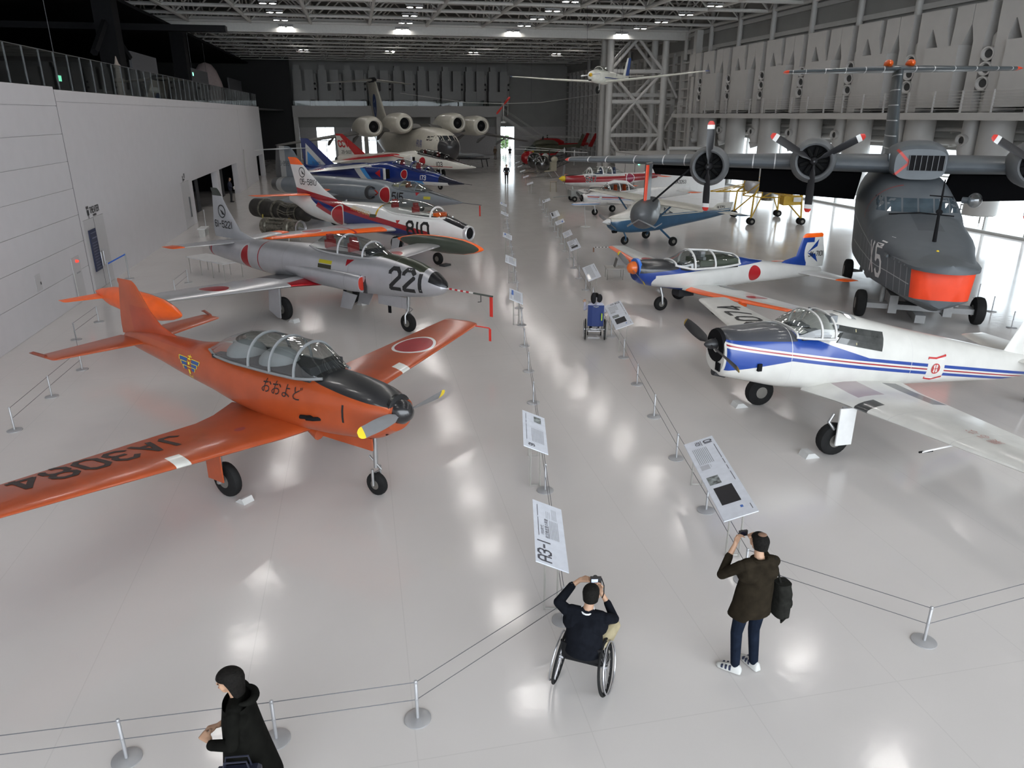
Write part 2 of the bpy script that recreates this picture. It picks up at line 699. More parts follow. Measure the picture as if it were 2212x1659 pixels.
# ---- left side: theatre wall with seams, doors and the wide opening
wl = struct('wall_left', MB().box(VL - .4, VL - .03, -14, 46.6, 0, 6.45), white_wall)
for a, b, z0, z1 in ((54.9, 55.9, 0, 2.36), (46.6, 64.1, 2.36, 6.45), (64.1, 77.0, 0, 6.45), (77.0, 82.1, 2.2, 6.45), (82.1, 83.2, 0, 6.45)):
    struct('wall_panel', MB().box(VL - .4, VL - .03, a, b, z0, z1), white_wall, wl)
zz = [0.0, 1.01, 1.87, 2.75, 3.62, 4.49, 5.36, 6.22]
for i in range(7):
    struct('wall_panel', MB().box(VL - .03, VL, -14, 27.86, zz[i] + .006, zz[i + 1] - .006), white_wall, wl)
struct('wall_panel', MB().box(VL - .4, VL, -14, 27.86, 6.23, 6.8), white_wall, wl)
for a, b, z0, z1 in ((27.92, 28.15, 0, 6.35), (30.33, 43.66, 0, 6.35), (28.15, 30.33, 2.49, 6.35), (43.66, 45.7, 2.47, 6.35), (45.7, 46.6, 0, 6.35), (54.9, 55.9, 0, 6.35), (64.1, 67.97, 0, 6.35), (46.6, 54.9, 2.36, 6.35), (55.9, 64.1, 2.36, 6.35), (68.03, 77, 0, 6.35), (77, 82.1, 2.2, 6.35), (82.1, 83.2, 0, 6.35)):
    struct('wall_panel', MB().box(VL - .03, VL, a, b, z0, z1), white_wall, wl)
struct('wall_panel', MB().box(VL - .4, VL, 27.92, 83.2, 6.362, 6.72), white_wall, wl)
seam_m = mat('seam_dark', (.12, .12, .125), .6)
struct('seam_strip', MB().box(VL - .03, VL - .004, 27.86, 27.92, 0, 6.72), seam_m, wl)
struct('seam_strip', MB().box(VL - .03, VL - .004, 67.97, 68.03, 0, 6.72), seam_m, wl)
struct('corner_pole', MB().tube([(VL + .12, 68.0, 0), (VL + .12, 68.0, 3.2)], .04), steel_white, wl)
door_m = mat('door_grey', (.44, .43, .435), .5, var=.02)
struct('door_1', MB().box(VL - .03, VL + .004, 28.16, 30.32, .02, 2.48), door_m)
struct('door_leaf_line', MB().box(VL + .004, VL + .008, 29.22, 29.25, .02, 2.46), seam_m, bpy.data.objects['door_1'])
for u_ in (29.1, 29.38):
    struct('door_handle', MB().tube([(VL + .01, u_, 1.25), (VL + .07, u_, 1.25), (VL + .07, u_, .75), (VL + .01, u_, .75)], .018), mat('brushed_steel', (.45, .45, .46), .35, 1), bpy.data.objects['door_1'])
d2 = struct('door_2', MB().box(VL - .03, VL + .004, 43.68, 45.68, .02, 2.46), door_m)
struct('door_handle', MB().box(VL + .004, VL + .06, 45.1, 45.2, .5, 1.6), mat('dark_handle', (.1, .1, .1), .4, 1), d2)
# dark rooms behind the openings
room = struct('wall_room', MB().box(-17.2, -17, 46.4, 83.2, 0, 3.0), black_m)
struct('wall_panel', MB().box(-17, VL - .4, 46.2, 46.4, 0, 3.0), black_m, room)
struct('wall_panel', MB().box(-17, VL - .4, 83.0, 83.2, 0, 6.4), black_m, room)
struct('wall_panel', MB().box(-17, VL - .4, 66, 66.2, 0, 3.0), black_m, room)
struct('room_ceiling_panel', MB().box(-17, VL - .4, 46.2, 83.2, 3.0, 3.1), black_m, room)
curt = mat('dark_curtain', (.03, .03, .034), .8, var=.3, scale=20)
for u_ in (51.6, 61.2):
    struct('curtain_panel', MB().box(VL - .9, VL - .85, u_, u_ + .9, 0, 2.5), curt, room)

# wall signs beside the doors
ink = mat('black_ink', (.02, .02, .022), .5, var=0)
inkd = mat('grey_ink', (.2, .2, .21), .6, var=0)


def flat(name, quads, m, parent, f):
    mb = MB()
    for q in quads:
        b0 = len(mb.v)
        mb.v.extend(tuple(f(*p)) for p in q)
        mb.f.append(tuple(range(b0, b0 + len(q))))
    o = mb.build(name, m, parent)
    return o


def rect(x0, x1, y0, y1):
    return [(x0, y0), (x1, y0), (x1, y1), (x0, y1)]


def wallsign(name, label, u0, z0, word, big):
    o = empty(name, label, 'sign')
    o.rotation_euler = (0, 0, BROT)
    f = lambda a, b: (VL + .012, u0 + a, z0 + b)
    flat('pictogram', [rect(-.52, -.42, .1, .2), rect(-.39, -.29, .1, .2), rect(-.5, -.3, -.12, .07), rect(-.42, -.38, -.22, -.12)] if big else disc_quads(0, .06) + [rect(-.06, .06, -.25, -.08)], ink, o, f)
    flat('lettering', [[(x + (.3 if big else .42), y + .03) for x, y in q] for q in strokes(word, .2, .5, .2)], ink, o, f)
    flat('lettering', [rect(.05 + .1 * k, .12 + .1 * k, -.2, -.12) for k in range(4)], ink, o, f)
    return o


wallsign('theater_sign', 'black THEATER lettering with screen pictogram above grey door', 29.2, 2.72, 'THEATER', True)
wallsign('toilet_sign', 'small black person pictogram sign above the second grey door', 44.3, 2.75, 'TOI', False)
pst = empty('door_poster', 'tall dark navy programme poster standing against the theater door', 'poster')
pst.rotation_euler = (0, 0, BROT)
MB().box(VL + .015, VL + .05, 28.42, 29.12, .66, 2.12).build('poster_sheet', mat('navy_poster', (.015, .022, .06), .4), pst)
flat('print_lines', [rect(28.5, 29.05, 2.0 - .005, 2.0 + .01)] + [rect(28.52, 29.02, z, z + .012) for z in [.75 + .1 * k for k in range(10)]] + [rect(28.6 + .12 * k, 28.68 + .12 * k, 1.8, 1.84) for k in range(4)], mat('poster_print', (.28, .3, .38), .5), pst, lambda a, b: (VL + .053, a, b))
fb = empty('fire_hydrant_cabinet', 'recessed white hydrant cabinet with red lamp in the wall', 'cabinet')
fb.rotation_euler = (0, 0, BROT)
MB().box(VL + .001, VL + .03, 26.35, 27.06, .14, 1.5).build('cabinet_door', door_m, fb)
MB().box(VL + .03, VL + .05, 26.3, 26.36, .1, 1.0).build('edge_strip', steel_white, fb)
MB().lathe([(VL + .03, .05), (VL + .09, .045), (VL + .12, .02)], (0, 26.72, 1.36), 'x', 12).build('warning_lamp', emis('red_lamp', (1, .05, .03), 1.2), fb)
flat('lettering', [rect(26.6 + .09 * k, 26.66 + .09 * k, .95, 1.0) for k in range(4)], inkd, fb, lambda a, b: (VL + .033, a, b))
sw = empty('service_hatch', 'small grey service hatch set in the white panelled wall', 'hatch')
sw.rotation_euler = (0, 0, BROT)
MB().box(VL + .001, VL + .012, 23.4, 23.8, 1.06, 1.54).build('hatch_door', door_m, sw)
MB().box(VL + .012, VL + .03, 23.72, 23.75, 1.22, 1.3).build('hatch_latch', mat('dark_handle', (.1, .1, .1)), sw)

# ---- upper floor above the rooms
uf = struct('floor_upper', MB().box(-46, VL - .03, -14, 112.4, 6.45, 6.62), dark_grey)
struct('wall_upper_back', MB().box(-46.3, -46, -14, UF_, 0, ZR), black_m)
gl_rail = glass('rail_glass', (.80, .83, .82), .05)
rail_m = mat('rail_metal', (.07, .07, .075), .6)
bal = empty('glass_balustrade', 'long glass balustrade with thin uprights along the upper floor', 'balustrade')
bal.rotation_euler = (0, 0, BROT)
u_ = 20.0
while u_ < 82.5:
    MB().box(VL - .1, VL - .085, u_ + .02, u_ + 1.23, 6.68, 7.88).build('glass_pane', gl_rail, bal)
    MB().box(VL - .12, VL - .07, u_ - .008, u_ + .008, 6.62, 7.9).build('upright', rail_m, bal)
    u_ += 1.25
MB().box(VL - .105, VL - .08, 20, 82.5, 7.88, 7.9).build('handrail', rail_m, bal)
# black steelwork of the upper floor
for k, (uu, vv) in enumerate(((48.3, -13), (66.5, -13))):
    c = empty('black_column', ('black square column with raking braces on upper floor', 'plain black square column on upper floor near the pale cone')[k], 'column')
    c.rotation_euler = (0, 0, BROT)
    MB().box(vv - .5, vv + .5, uu - .6, uu + .6, 6.62, 12.4 - k * .0).build('shaft', black_m, c)
    if k == 0:
        for s_ in (-1, 1):
            MB().tube([(vv, uu - 3.6 * s_ * .9, 9.0 if s_ > 0 else 9.2), (vv, uu - .3, 10.8)], .2, 6).build('brace', black_m, c)
hb = empty('black_header_beam', 'long black beam running over the upper floor exhibits', 'beam')
hb.rotation_euler = (0, 0, BROT)
MB().box(-40, -7.3, 51.6, 52.4, 10.7, 11.05).build('beam_body', black_m, hb)
struct('ceiling_upper', MB().box(-46, -13.5, -14, 112, 12.4, 12.6), black_m)
bw = struct('wall_upper_rear', MB().box(-46, -8.2, 112.4, 112.7, 0, 13.4), mat('near_black', (.02, .02, .021), .8))
gp = mat('panel_dark_grey', (.09, .09, .1), .6)
for k, (v0, u0, u1, z1, lb) in enumerate(((-13.6, 54.4, 61, 9.75, 'dark grey exhibit panel standing beside the black column'), (-13.6, 73.4, 81, 9.8, 'dark grey exhibit panel standing before the pale cone'), (-13.6, 94, 104, 9.9, 'lone dark grey exhibit panel at the far end upstairs'))):
    o = empty('exhibit_panel', lb, 'exhibit panel')
    o.rotation_euler = (0, 0, BROT)
    MB().box(v0 - .15, v0, u0, u1, 6.62, z1).build('panel_face', gp, o)
    MB().box(v0 - .5, v0 - .15, u0, u0 + .1, 6.62, 7.2).build('panel_foot', gp, o)
    MB().box(v0 - .5, v0 - .15, u1 - .1, u1, 6.62, 7.2).build('panel_foot', gp, o)
cn = empty('space_capsule_model', 'pale pinkish rounded cone model standing on the upper floor', 'model', hall(-15.6, 92, 6.62), BROT)
MB().lathe([(0, 1.9), (.5, 1.85), (1.5, 1.75), (2.8, 1.5), (3.9, 1.1), (4.5, .65), (4.7, .1)], ax='z').build('capsule_skin', mat('pale_pink', (.42, .34, .33), .6), cn, smooth=True)
MB().lathe([(0, 1.95), (.25, 1.95), (.25, 1.85)], ax='z').build('base_ring', gp, cn, smooth=True)
rk = empty('rocket_model', 'slender pale rocket model standing behind the glass balustrade', 'model', hall(-12.4, 46.5, 6.62), BROT)
MB().lathe([(0, .2), (.1, .22), (1.0, .2), (1.02, .24), (1.18, .24), (1.2, .15), (1.7, .14), (1.72, .18), (1.85, .18), (1.95, .1), (2.3, .02)], ax='z', n=14).build('rocket_body', mat('pale_buff', (.36, .3, .26), .6), rk, smooth=True)
for s_ in range(4):
    MB().box(.14, .42, -.02, .02, 0, .35, Matrix.Rotation(s_ * PI / 2, 4, 'Z')).build('fin', mat('pale_buff', (.36, .3, .26)), rk)
dm = empty('display_dome', 'small white domed model on a plinth behind the balustrade', 'model', hall(-11.6, 50.5, 6.62), BROT)
MB().box(-.35, .35, -.35, .35, 0, .55).build('plinth', gp, dm)
MB().ell((0, 0, .7), (.3, .3, .2)).build('dome', mat('soft_white', (.55, .55, .56), .5), dm, smooth=True)
ex_m = emis('exit_green', (.25, 1, .62), 2.2)
for v_, u_, z_, lb in ((-13, 39.2, 7.5, 'glowing green exit sign low behind the balustrade'), (-12.4, 67.0, 9.0, 'narrow white lit sign on the black column'), (-13.8, 81.5, 9.1, 'glowing green exit sign before the pale cone')):
    o = empty('exit_sign', lb, 'exit sign', hall(v_, u_, z_), BROT)
    MB().box(-.05, .05, -.22, .22, -.14, .14).build('sign_case', gp, o)
    MB().box(.05, .06, -.2, .2, -.12, .12).build('lit_face', ex_m, o)
    MB().tube([(0, 0, .14), (0, 0, 4.9 if z_ < 8 else 3.35)], .015, 6).build('hanger', gp, o)
# near-black edge under upper floor at the end of the theatre block
# ---- far end wall, balcony and windows
fw = struct('wall_far', MB().box(-46, VR + .6, UF_, UF_ + .4, 4.2, ZR), wall_grey)
gaps = [(-5.6, -3.0), (.9, 3.1), (21.6, 24.4)]
x = -46
for a, b in gaps + [(VR + .6, 0)]:
    struct('wall_panel', MB().box(x, a, UF_, UF_ + .4, 0, 4.2), mat('wall_pale', (.42, .40, .40), .7), fw)
    x = b
for i, (a, b) in enumerate(gaps):
    wd = struct('window_%d' % (i + 1), MB().box(a, b, UF_ + .15, UF_ + .17, 0, 4.2), glass('pane_glass', (.95, .97, .97), .08))
    for q in (a, (a + b) / 2, b):
        struct('window_frame', MB().box(q - .04, q + .04, UF_ + .08, UF_ + .2, 0, 4.2), steel_white, wd)
    struct('window_frame', MB().box(a, b, UF_ + .08, UF_ + .2, 2.3, 2.4), steel_white, wd)
bc = struct('floor_balcony', MB().box(-8.2, 21, 110.8, UF_, 5.75, 5.95), steel_white)
struct('balcony_front', MB().box(-8.2, 21, 110.6, 110.8, 5.65, 7.12), mat('balcony_face', (.40, .385, .37), .6, var=.02), bc)
grl = empty('balcony_glass_rail', 'clear glass rail standing on the far balcony parapet', 'balustrade')
grl.rotation_euler = (0, 0, BROT)
for k in range(12):
    MB().box(-8.2 + 2.43 * k + .03, -8.2 + 2.43 * (k + 1), 110.68, 110.7, 7.12, 7.75).build('glass_pane', gl_rail, grl)
for v_ in (-7.9, 1.5, 11, 20.6):
    struct('pillar_balcony', MB().box(v_ - .3, v_ + .3, 111, 111.6, 0, 5.75), steel_white)
# stair beside the far balcony
sr = empty('far_staircase', 'grey steel stair flight descending beside the far balcony', 'staircase')
sr.rotation_euler = (0, 0, BROT)
for s_ in (0, 1.4):
    MB().prism([(21, 5.9), (21, 5.5), (29.6, .2), (29.6, .6)], 109.4 + s_, 109.5 + s_, 'y').build('stringer', steel_white, sr)
    MB().tube([(21, 109.45 + s_, 6.8), (29.6, 109.45 + s_, 1.5)], .04).build('handrail', steel_white, sr)
for k in range(28):
    t = k / 28
    MB().box(21 + 8.6 * t, 21 + 8.6 * t + .28, 109.5, 110.8, 5.75 - 5.3 * t - .06, 5.75 - 5.3 * t).build('step', steel_white, sr)

# ---- right wall
wr = struct('wall_right', MB().box(VR, VR + .4, -14, UF_, 5.6, ZR), wall_grey)
struct('wall_panel', MB().box(VR, VR + .4, -14, 26, 0, 5.6), wall_grey, wr)
struct('wall_panel', MB().box(VR, VR + .4, 63, UF_, 0, 5.6), wall_grey, wr)
struct('wall_panel', MB().box(VR, VR + .4, 26, 63, 4.1, 5.6), wall_grey, wr)
struct('wall_panel', MB().box(VR - .1, VR + .4, 26, 63, 0, .14), steel_white, wr)
for z_ in (11.6, 13.0, 14.6):
    struct('wall_girt', MB().box(VR - .25, VR, 20, UF_, z_, z_ + .3), steel_white, wr)
for k in range(17):
    u_ = 20 + 5.35 * k
    struct('wall_post', MB().tube([(VR - .3, u_, 11.0), (VR - .3, u_, ZR)], .22, 10), steel_white, wr, True)
wdr = struct('window_4', MB().box(VR + .15, VR + .17, 26, 63, .14, 4.1), glass('pane_glass'))
for k in range(15):
    u_ = 26 + 2.643 * k
    struct('window_frame', MB().box(VR + .08, VR + .24, u_ - .05, u_ + .05, .14, 4.1), steel_white, wdr)
struct('window_frame', MB().box(VR + .08, VR + .24, 26, 63, 2.6, 2.68), steel_white, wdr)
skl = struct('window_5', MB().box(VR - .06, VR - .04, 44, 62, 15.2, 16.2), emis('clerestory_daylight_glow', (.9, .95, 1), 2.0))  # emissive sheet before the solid wall stands in for daylight through a clerestory
for k in range(10):
    struct('window_frame', MB().box(VR - .12, VR - .03, 44 + 2 * k - .05, 44 + 2 * k + .05, 15.1, 16.25), steel_white, skl)
# hangar-door lattice further back on the right wall
for k in range(24):
    u_ = 68 + 2.05 * k
    struct('door_rib', MB().box(VR - .45, VR, u_ - .13, u_ + .13, 0, 11.8), steel_white, wr)
for k in range(15):
    struct('door_rail', MB().box(VR - .3, VR, 67, 117, .8 * k + .3, .8 * k + .42), steel_white, wr)

# ceiling trusses
chord = mat('truss_paint', (.58, .57, .54), .5, var=.04)
US = [9.6 + 4.88 * k for k in range(23)]
VS = [VL - 14 + 5.08 * k for k in range(12)]
VS = [v for v in VS if v < VR]
ZB, ZT = 13.55, 15.9
for i, u_ in enumerate(US):
    t = struct('roof_truss', MB().tube([(VS[0], u_, ZB), (VR, u_, ZB)], .13, 8), chord, ceiling, True)
    mb = MB().tube([(VS[0], u_, ZT), (VR, u_, ZT)], .1, 6)
    for v_ in VS:
        mb.tube([(v_, u_, ZB), (v_ + 2.54, u_, ZT)], .07, 5, False)
        mb.tube([(v_ + 2.54, u_, ZT), (v_ + 5.08, u_, ZB)], .07, 5, False)
    struct('truss_web', mb, chord, t, True)
for v_ in VS:
    t = struct('roof_purlin', MB().tube([(v_, US[0], ZB), (v_, UF_, ZB)], .15, 8), chord, ceiling, True)
    mb = MB()
    for i, u_ in enumerate(US[:-1]):
        mb.tube([(v_, u_, ZB), (v_ + .0, u_ + 2.44, ZT)], .07, 5, False)
        mb.tube([(v_, u_ + 2.44, ZT), (v_, u_ + 4.88, ZB)], .07, 5, False)
    struct('truss_web', mb, chord, t, True)
struct('roof_girder', MB().box(-20, VR, 73.4, 74.0, 12.75, 13.9), chord, ceiling)
for k in range(9):
    u_ = 76.5 + 4.2 * k
    mb = MB().tube([(-20, u_, 12.9), (VR, u_, 12.9)], .055, 6)
    for q in range(19):
        v_ = -20 + 2.8 * q
        mb.tube([(v_, u_, 12.9), (v_ + 1.4, u_, 14.6)], .045, 4, False)
        mb.tube([(v_ + 1.4, u_, 14.6), (v_ + 2.8, u_, 12.9)], .045, 4, False)
    struct('roof_lattice', mb, chord, ceiling, True)
cwk = struct('roof_catwalk', MB().box(4, VR - 1, 54.6, 55.5, 13.75, 13.85), duct_white, ceiling)
for zz_ in (14.3, 14.85):
    for uu in (54.6, 55.5):
        struct('catwalk_rail', MB().tube([(4, uu, zz_), (VR - 1, uu, zz_)], .03, 5), duct_white, cwk)
mb = MB()
for k in range(28):
    for uu in (54.6, 55.5):
        mb.box(4 + k - .02, 4 + k + .02, uu - .02, uu + .02, 13.85, 14.85)
struct('catwalk_rail', mb, duct_white, cwk)

# ceiling lamps: twin downlights under the bottom chords
lens = emis('lamp_lens', (1.0, .965, .93), LAMP_POWER)
house = mat('lamp_housing', (.3, .3, .3), .5)
lp = None
n_lamp = 0
for v_ in (-5.3, 4.8, 15.0, 25.6):
    for k in range(22):
        u_ = .0 + 4.88 * k + 0.05
        if u_ > 74 and k % 2:
            continue
        if u_ < 4:
            continue
        if lp is None:
            lp = empty('ceiling_lamp', 'twin round downlight hung under the white roof trusses', 'ceiling lamp', group='twin downlights under the roof')
            hsg = MB().box(-.62, .62, -.14, .14, .12, .2)
            hsg.tube([(0, 0, .2), (0, 0, .45)], .03, 6)
            h = hsg.build('bracket', house, lp)
            for s_ in (-.33, .33):
                c = MB().lathe([(.12, .14), (.0, .26), (.02, .24), (.1, .12)], (s_, 0, 0), 'z', 14, (True, False)).build('reflector', house, lp, smooth=True)
                MB().lathe([(.015, .235), (.02, .0)], (s_, 0, 0), 'z', 14, (True, False)).build('lens', lens, c)
            o = lp
        else:
            o = dup(lp)
        o.location = hall(v_, u_, 13.15)
        o.rotation_euler = (0, 0, BROT)

# ---- air ducts in front of the right wall
pipe_dark = mat('nozzle_dark', (.03, .03, .03), .7)


def nozzle(p, d, r, L, parent, m=None):
    """round jet nozzle: stub with a dark bore"""
    d = Vector(d).normalized()
    M = Matrix.Translation(p) @ d.to_track_quat('X', 'Z').to_matrix().to_4x4()
    o = MB().lathe([(-.3, r * .8), (0, r), (L, r), (L, r * .82), (L - .12, r * .6)], n=18, M=M, caps=(True, False)).build('nozzle', m or duct_white, parent, smooth=True)
    MB().lathe([(L - .13, r * .62), (L - .12, 0.0)], n=18, M=M, caps=(False, False)).build('nozzle_bore', pipe_dark, o)
    return o


def taper(x0, x1, b0, b1, t0, t1, z0, zt, x=0):
    """duct shaft: bottom u range b0..b1, top range t0..t1"""
    return MB().grid([[(x0, b0, z0), (x1, b0, z0), (x1, b1, z0), (x0, b1, z0)], [(x0, t0, zt), (x1, t0, zt), (x1, t1, zt), (x0, t1, zt)]], caps=(True, True))


def duct_unit(label):
    o = empty('air_duct_unit', label, 'air duct', group='air duct units along the wall')
    A, B = -2.2, -.9      # out from the wall
    MB().box(A, B, -2.07, 0, 10.2, 11.1).build('duct_box', duct_white, o)
    MB().box(A, B, .55, 1.62, 10.2, 11.1).build('duct_box', duct_white, o)
    MB().box(A, B, 1.66, 2.79, 10.2, 11.1).build('duct_box', duct_white, o)
    taper(A, B, -2.35, -1.6, -2.07, -1.06, 9.25, 10.2).build('duct_neck', duct_white, o)
    taper(A, B, -.75, -.05, -1.0, 0, 9.5, 10.2).build('duct_neck', duct_white, o)
    taper(A, B, .68, 1.36, .55, 1.62, 9.4, 10.2).build('duct_neck', duct_white, o)
    taper(A, B, 2.1, 2.85, 1.66, 2.79, 9.25, 10.2).build('duct_neck', duct_white, o)
    MB().box(A, B, -.75, -.05, 6.1, 9.5).build('duct_shaft', duct_white, o)
    MB().box(A, B, .68, 1.36, 6.1, 9.4).build('duct_shaft', duct_white, o)
    MB().box(A - .25, B, -3.35, -1.0, 6.3, 9.27).build('duct_panel', duct_white, o)
    MB().lathe([(5.6, .42), (9.6, .42), (9.8, .25)], (-1.5, .3, 0), 'z', 18).build('riser_pipe', duct_white, o, smooth=True)
    for z_ in (8.8, 8.13, 7.46):
        nozzle((-1.8, .3, z_), (-1, -.25, -.12), .33, .55, o)
    MB().lathe([(5.7, .78), (1.15, .78), (1.1, .7)], (-1.55, -.6, 0), 'z', 24).build('floor_duct', duct_white, o, smooth=True)
    MB().lathe([(5.7, .4), (5.0, .42), (4.3, .5), (3.9, .4)], (-2.0, .55, 0), 'z', 16).build('elbow_duct', duct_white, o, smooth=True)
    nozzle((-2.1, .55, 4.75), (-1, -.1, -.05), .3, .5, o)
    nozzle((-2.0, .5, 3.85), (-.8, .5, -.3), .26, .45, o)
    return o


ORD = 'first second third fourth fifth sixth seventh eighth ninth tenth eleventh twelfth thirteenth fourteenth fifteenth sixteenth seventeenth eighteenth nineteenth twentieth twenty-first twenty-second twenty-third twenty-fourth'.split()
du = None
for k in range(-2, 7):
    lb = ORD[6 - k] + ' boxed wall duct unit with round nozzles, counting from the braced tower'
    if du is None:
        du = duct_unit(lb)
        o = du
    else:
        o = dup(du)
    o['label'] = lb
    o.location = hall(VR, 38.63 + 5.35 * (k - 1), 0)
    o.rotation_euler = (0, 0, BROT)
# same kind on the far wall above the balcony (flat boxes)
fd = None
for k in range(9):
    if fd is None:
        fd = empty('far_duct_unit', 'grey boxed air duct unit above the far balcony', 'air duct', group='air duct units above the far balcony')
        for a in (0, 1.65):
            MB().box(a, a + 1.2, -1.4, -.2, 8.0, 12.0).build('duct_shaft', duct_white, fd)
        MB().box(-.1, 2.2, -1.7, -.3, 5.95, 9.2).build('duct_panel', duct_white, fd)
        MB().box(.2, 1.0, -1.35, -.3, 11.8, 12.6).build('duct_box', duct_white, fd)
        for z_ in (10.2, 9.5):
            nozzle((3.0, -.9, z_), (0, -1, -.1), .25, .4, fd)
        MB().lathe([(5.95, .3), (11.5, .3)], (3.0, -.8, 0), 'z', 14).build('riser_pipe', duct_white, fd, smooth=True)
        o = fd
    else:
        o = dup(fd)
    o['label'] = ORD[8 - k] + ' grey duct unit above the far balcony, counting from the far stair'
    o.location = hall(-8.2 + 3.55 * k, UF_, 0)
    o.rotation_euler = (0, 0, BROT)
# walkway with rails in front of the ducts
cw = empty('service_walkway', 'long pale service walkway with thin rails along the ducts', 'walkway')
cw.rotation_euler = (0, 0, BROT)
MB().box(VR - 3.4, VR - .3, 20, 68.5, 5.86, 6.0).build('deck', duct_white, cw)
MB().box(VR - 3.45, VR - 3.3, 20, 68.5, 5.7, 6.05).build('edge_beam', duct_white, cw)
for k in range(7):
    MB().tube([(VR - 3.35, 20, 6.2 + .14 * k), (VR - 3.35, 68.5, 6.2 + .14 * k)], .012, 5).build('rail', duct_white, cw)
for k in range(26):
    MB().box(VR - 3.4, VR - 3.3, 20 + 1.9 * k - .025, 20 + 1.9 * k + .025, 5.95, 7.08).build('post', duct_white, cw)
# horizontal pipes under the walkway
for z_, r_ in ((5.2, .13), (4.55, .2)):
    o = empty('service_pipe', 'slim horizontal pipe under the service walkway' if r_ < .15 else 'thick horizontal pipe under the service walkway', 'pipe')
    o.rotation_euler = (0, 0, BROT)
    MB().tube([(VR - .5, 24, z_), (VR - .5, 67, z_)], r_, 10).build('pipe_run', duct_white, o, smooth=True)
    for k in range(8):
        MB().box(VR - .55 - r_, VR, 26 + 5.3 * k, 26.1 + 5.3 * k, z_ - r_ - .08, z_ - r_).build('bracket', steel_white, o)

# ---- braced steel tower
tw = empty('braced_column_tower', 'tall braced tower of round steel columns carrying the roof', 'tower')
tw.rotation_euler = (0, 0, BROT)
cols = [(25.0, 74.5), (25.0, 76.4), (30.7, 74.5), (30.3, 76.4)]
for v_, u_ in cols:
    MB().tube([(v_, u_, 0), (v_, u_, 13.2)], .34, 16).build('column', steel_white, tw, smooth=True)
tiers = [.4, 4.0, 7.2, 10.0, 13.0]
for u_ in (74.5, 76.4):
    for i in range(4):
        a, b = tiers[i], tiers[i + 1]
        mid = 27.8
        if i % 2:
            MB().tube([(25, u_, a), (mid, u_, b)], .16, 8).build('brace', steel_white, tw, smooth=True)
            MB().tube([(30.6, u_, a), (mid, u_, b)], .16, 8).build('brace', steel_white, tw, smooth=True)
        else:
            MB().tube([(mid, u_, a), (25, u_, b)], .16, 8).build('brace', steel_white, tw, smooth=True)
            MB().tube([(mid, u_, a), (30.6, u_, b)], .16, 8).build('brace', steel_white, tw, smooth=True)
    for z_ in (4.0, 7.2, 10.0):
        MB().box(25, 30.7, u_ - .14, u_ + .14, z_ - .16, z_ + .16).build('cross_beam', steel_white, tw)
for z_ in (7.2, 7.9):
    MB().box(25, VR - .5, 75.3, 75.6, z_ - .25, z_ + .1).build('cross_beam', steel_white, tw)
for s_ in ((30.7, 10.0, 32.2, 7.6), (30.7, 4.0, 32.2, 1.0), (30.7, 4.0, 32.2, 6.4)):
    MB().tube([(s_[0], 74.5, s_[1]), (s_[2], 74.5, s_[3])], .13, 8).build('brace', steel_white, tw, smooth=True)
c = struct('pillar_right', MB().box(31.2, 31.8, 68.6, 69.2, 0, 13.2), steel_white)
# white booth at its foot
bt = empty('white_booth', 'low white flat-roofed booth below the braced tower', 'booth')
bt.rotation_euler = (0, 0, BROT)
MB().box(23.2, 29.9, 58.0, 66.5, 0, 2.75).build('booth_walls', mat('booth_white', (.62, .61, .60), .5, var=.02), bt)
MB().box(23.15, 29.95, 57.95, 66.55, 2.75, 2.85).build('booth_roof', duct_white, bt)
for u_ in (59, 61.4, 63.8):
    MB().box(23.17, 23.2, u_, u_ + .02, 0, 2.7).build('panel_seam', seam_m, bt)
MB().tube([(25.5, 60, 3.3), (29.5, 60, 3.3), (29.5, 60, 2.85)], .16, 10).build('roof_pipe', duct_white, bt, smooth=True)
MB().tube([(25.5, 60, 3.3), (25.5, 60, 2.85)], .12, 10).build('roof_pipe', duct_white, bt, smooth=True)
MB().box(23.12, 23.17, 60.3, 60.55, 2.0, 2.3).build('exit_light', ex_m, bt)
# ground outside
struct('ground_outside', MB().box(33.2, 140, -20, 180, -.3, -.05), mat('pale_concrete', (.5, .5, .5), .8))
struct('ground_beyond', MB().box(-46, 33.2, UF_ + .6, 180, -.3, -.05), mat('pale_concrete', (.5, .5, .5)))
rr_ = empty('outdoor_bench_rail', 'dark bent-tube railing outside the bright window', 'railing', hall(35.4, 37, 0), BROT)
for k in range(3):
    MB().tube([(0, 2.2 * k, 0), (0, 2.2 * k, .9), (0, 2.2 * k + 1.6, .9), (0, 2.2 * k + 1.6, .35), (0, 2.2 * k + .5, .35)], .04, 6).build('tube_loop', dark_grey, rr_)
MB().tube([(0, -.3, .62), (0, 7, .62)], .03, 6).build('long_rail', dark_grey, rr_)
for k, (v_, u_, hgt) in enumerate(((22, 124, 3.2), (24.6, 128, 2.6), (26, 122, 2.2))):
    o = empty('garden_shrub', ('tall green shrub', 'mid-height green shrub', 'low green shrub')[k] + ' outside the far glass door', 'shrub', hall(v_, u_, 0))
    mb = MB()
    for q in range(60):
        a, r_, zc = random.random() * 6.28, random.random() ** .5 * hgt * .3, (.25 + .75 * random.random()) * hgt
        mb.ell((r_ * math.cos(a), r_ * math.sin(a), zc), (.22, .22, .16), 6, 4)
    mb.build('foliage', mat('leaf_green', (.10, .17, .06), .8, var=.4, scale=8), o)
    MB().tube([(0, 0, 0), (0, 0, hgt * .6)], .06, 6).build('stem', mat('bark', (.12, .09, .06), .9), o)
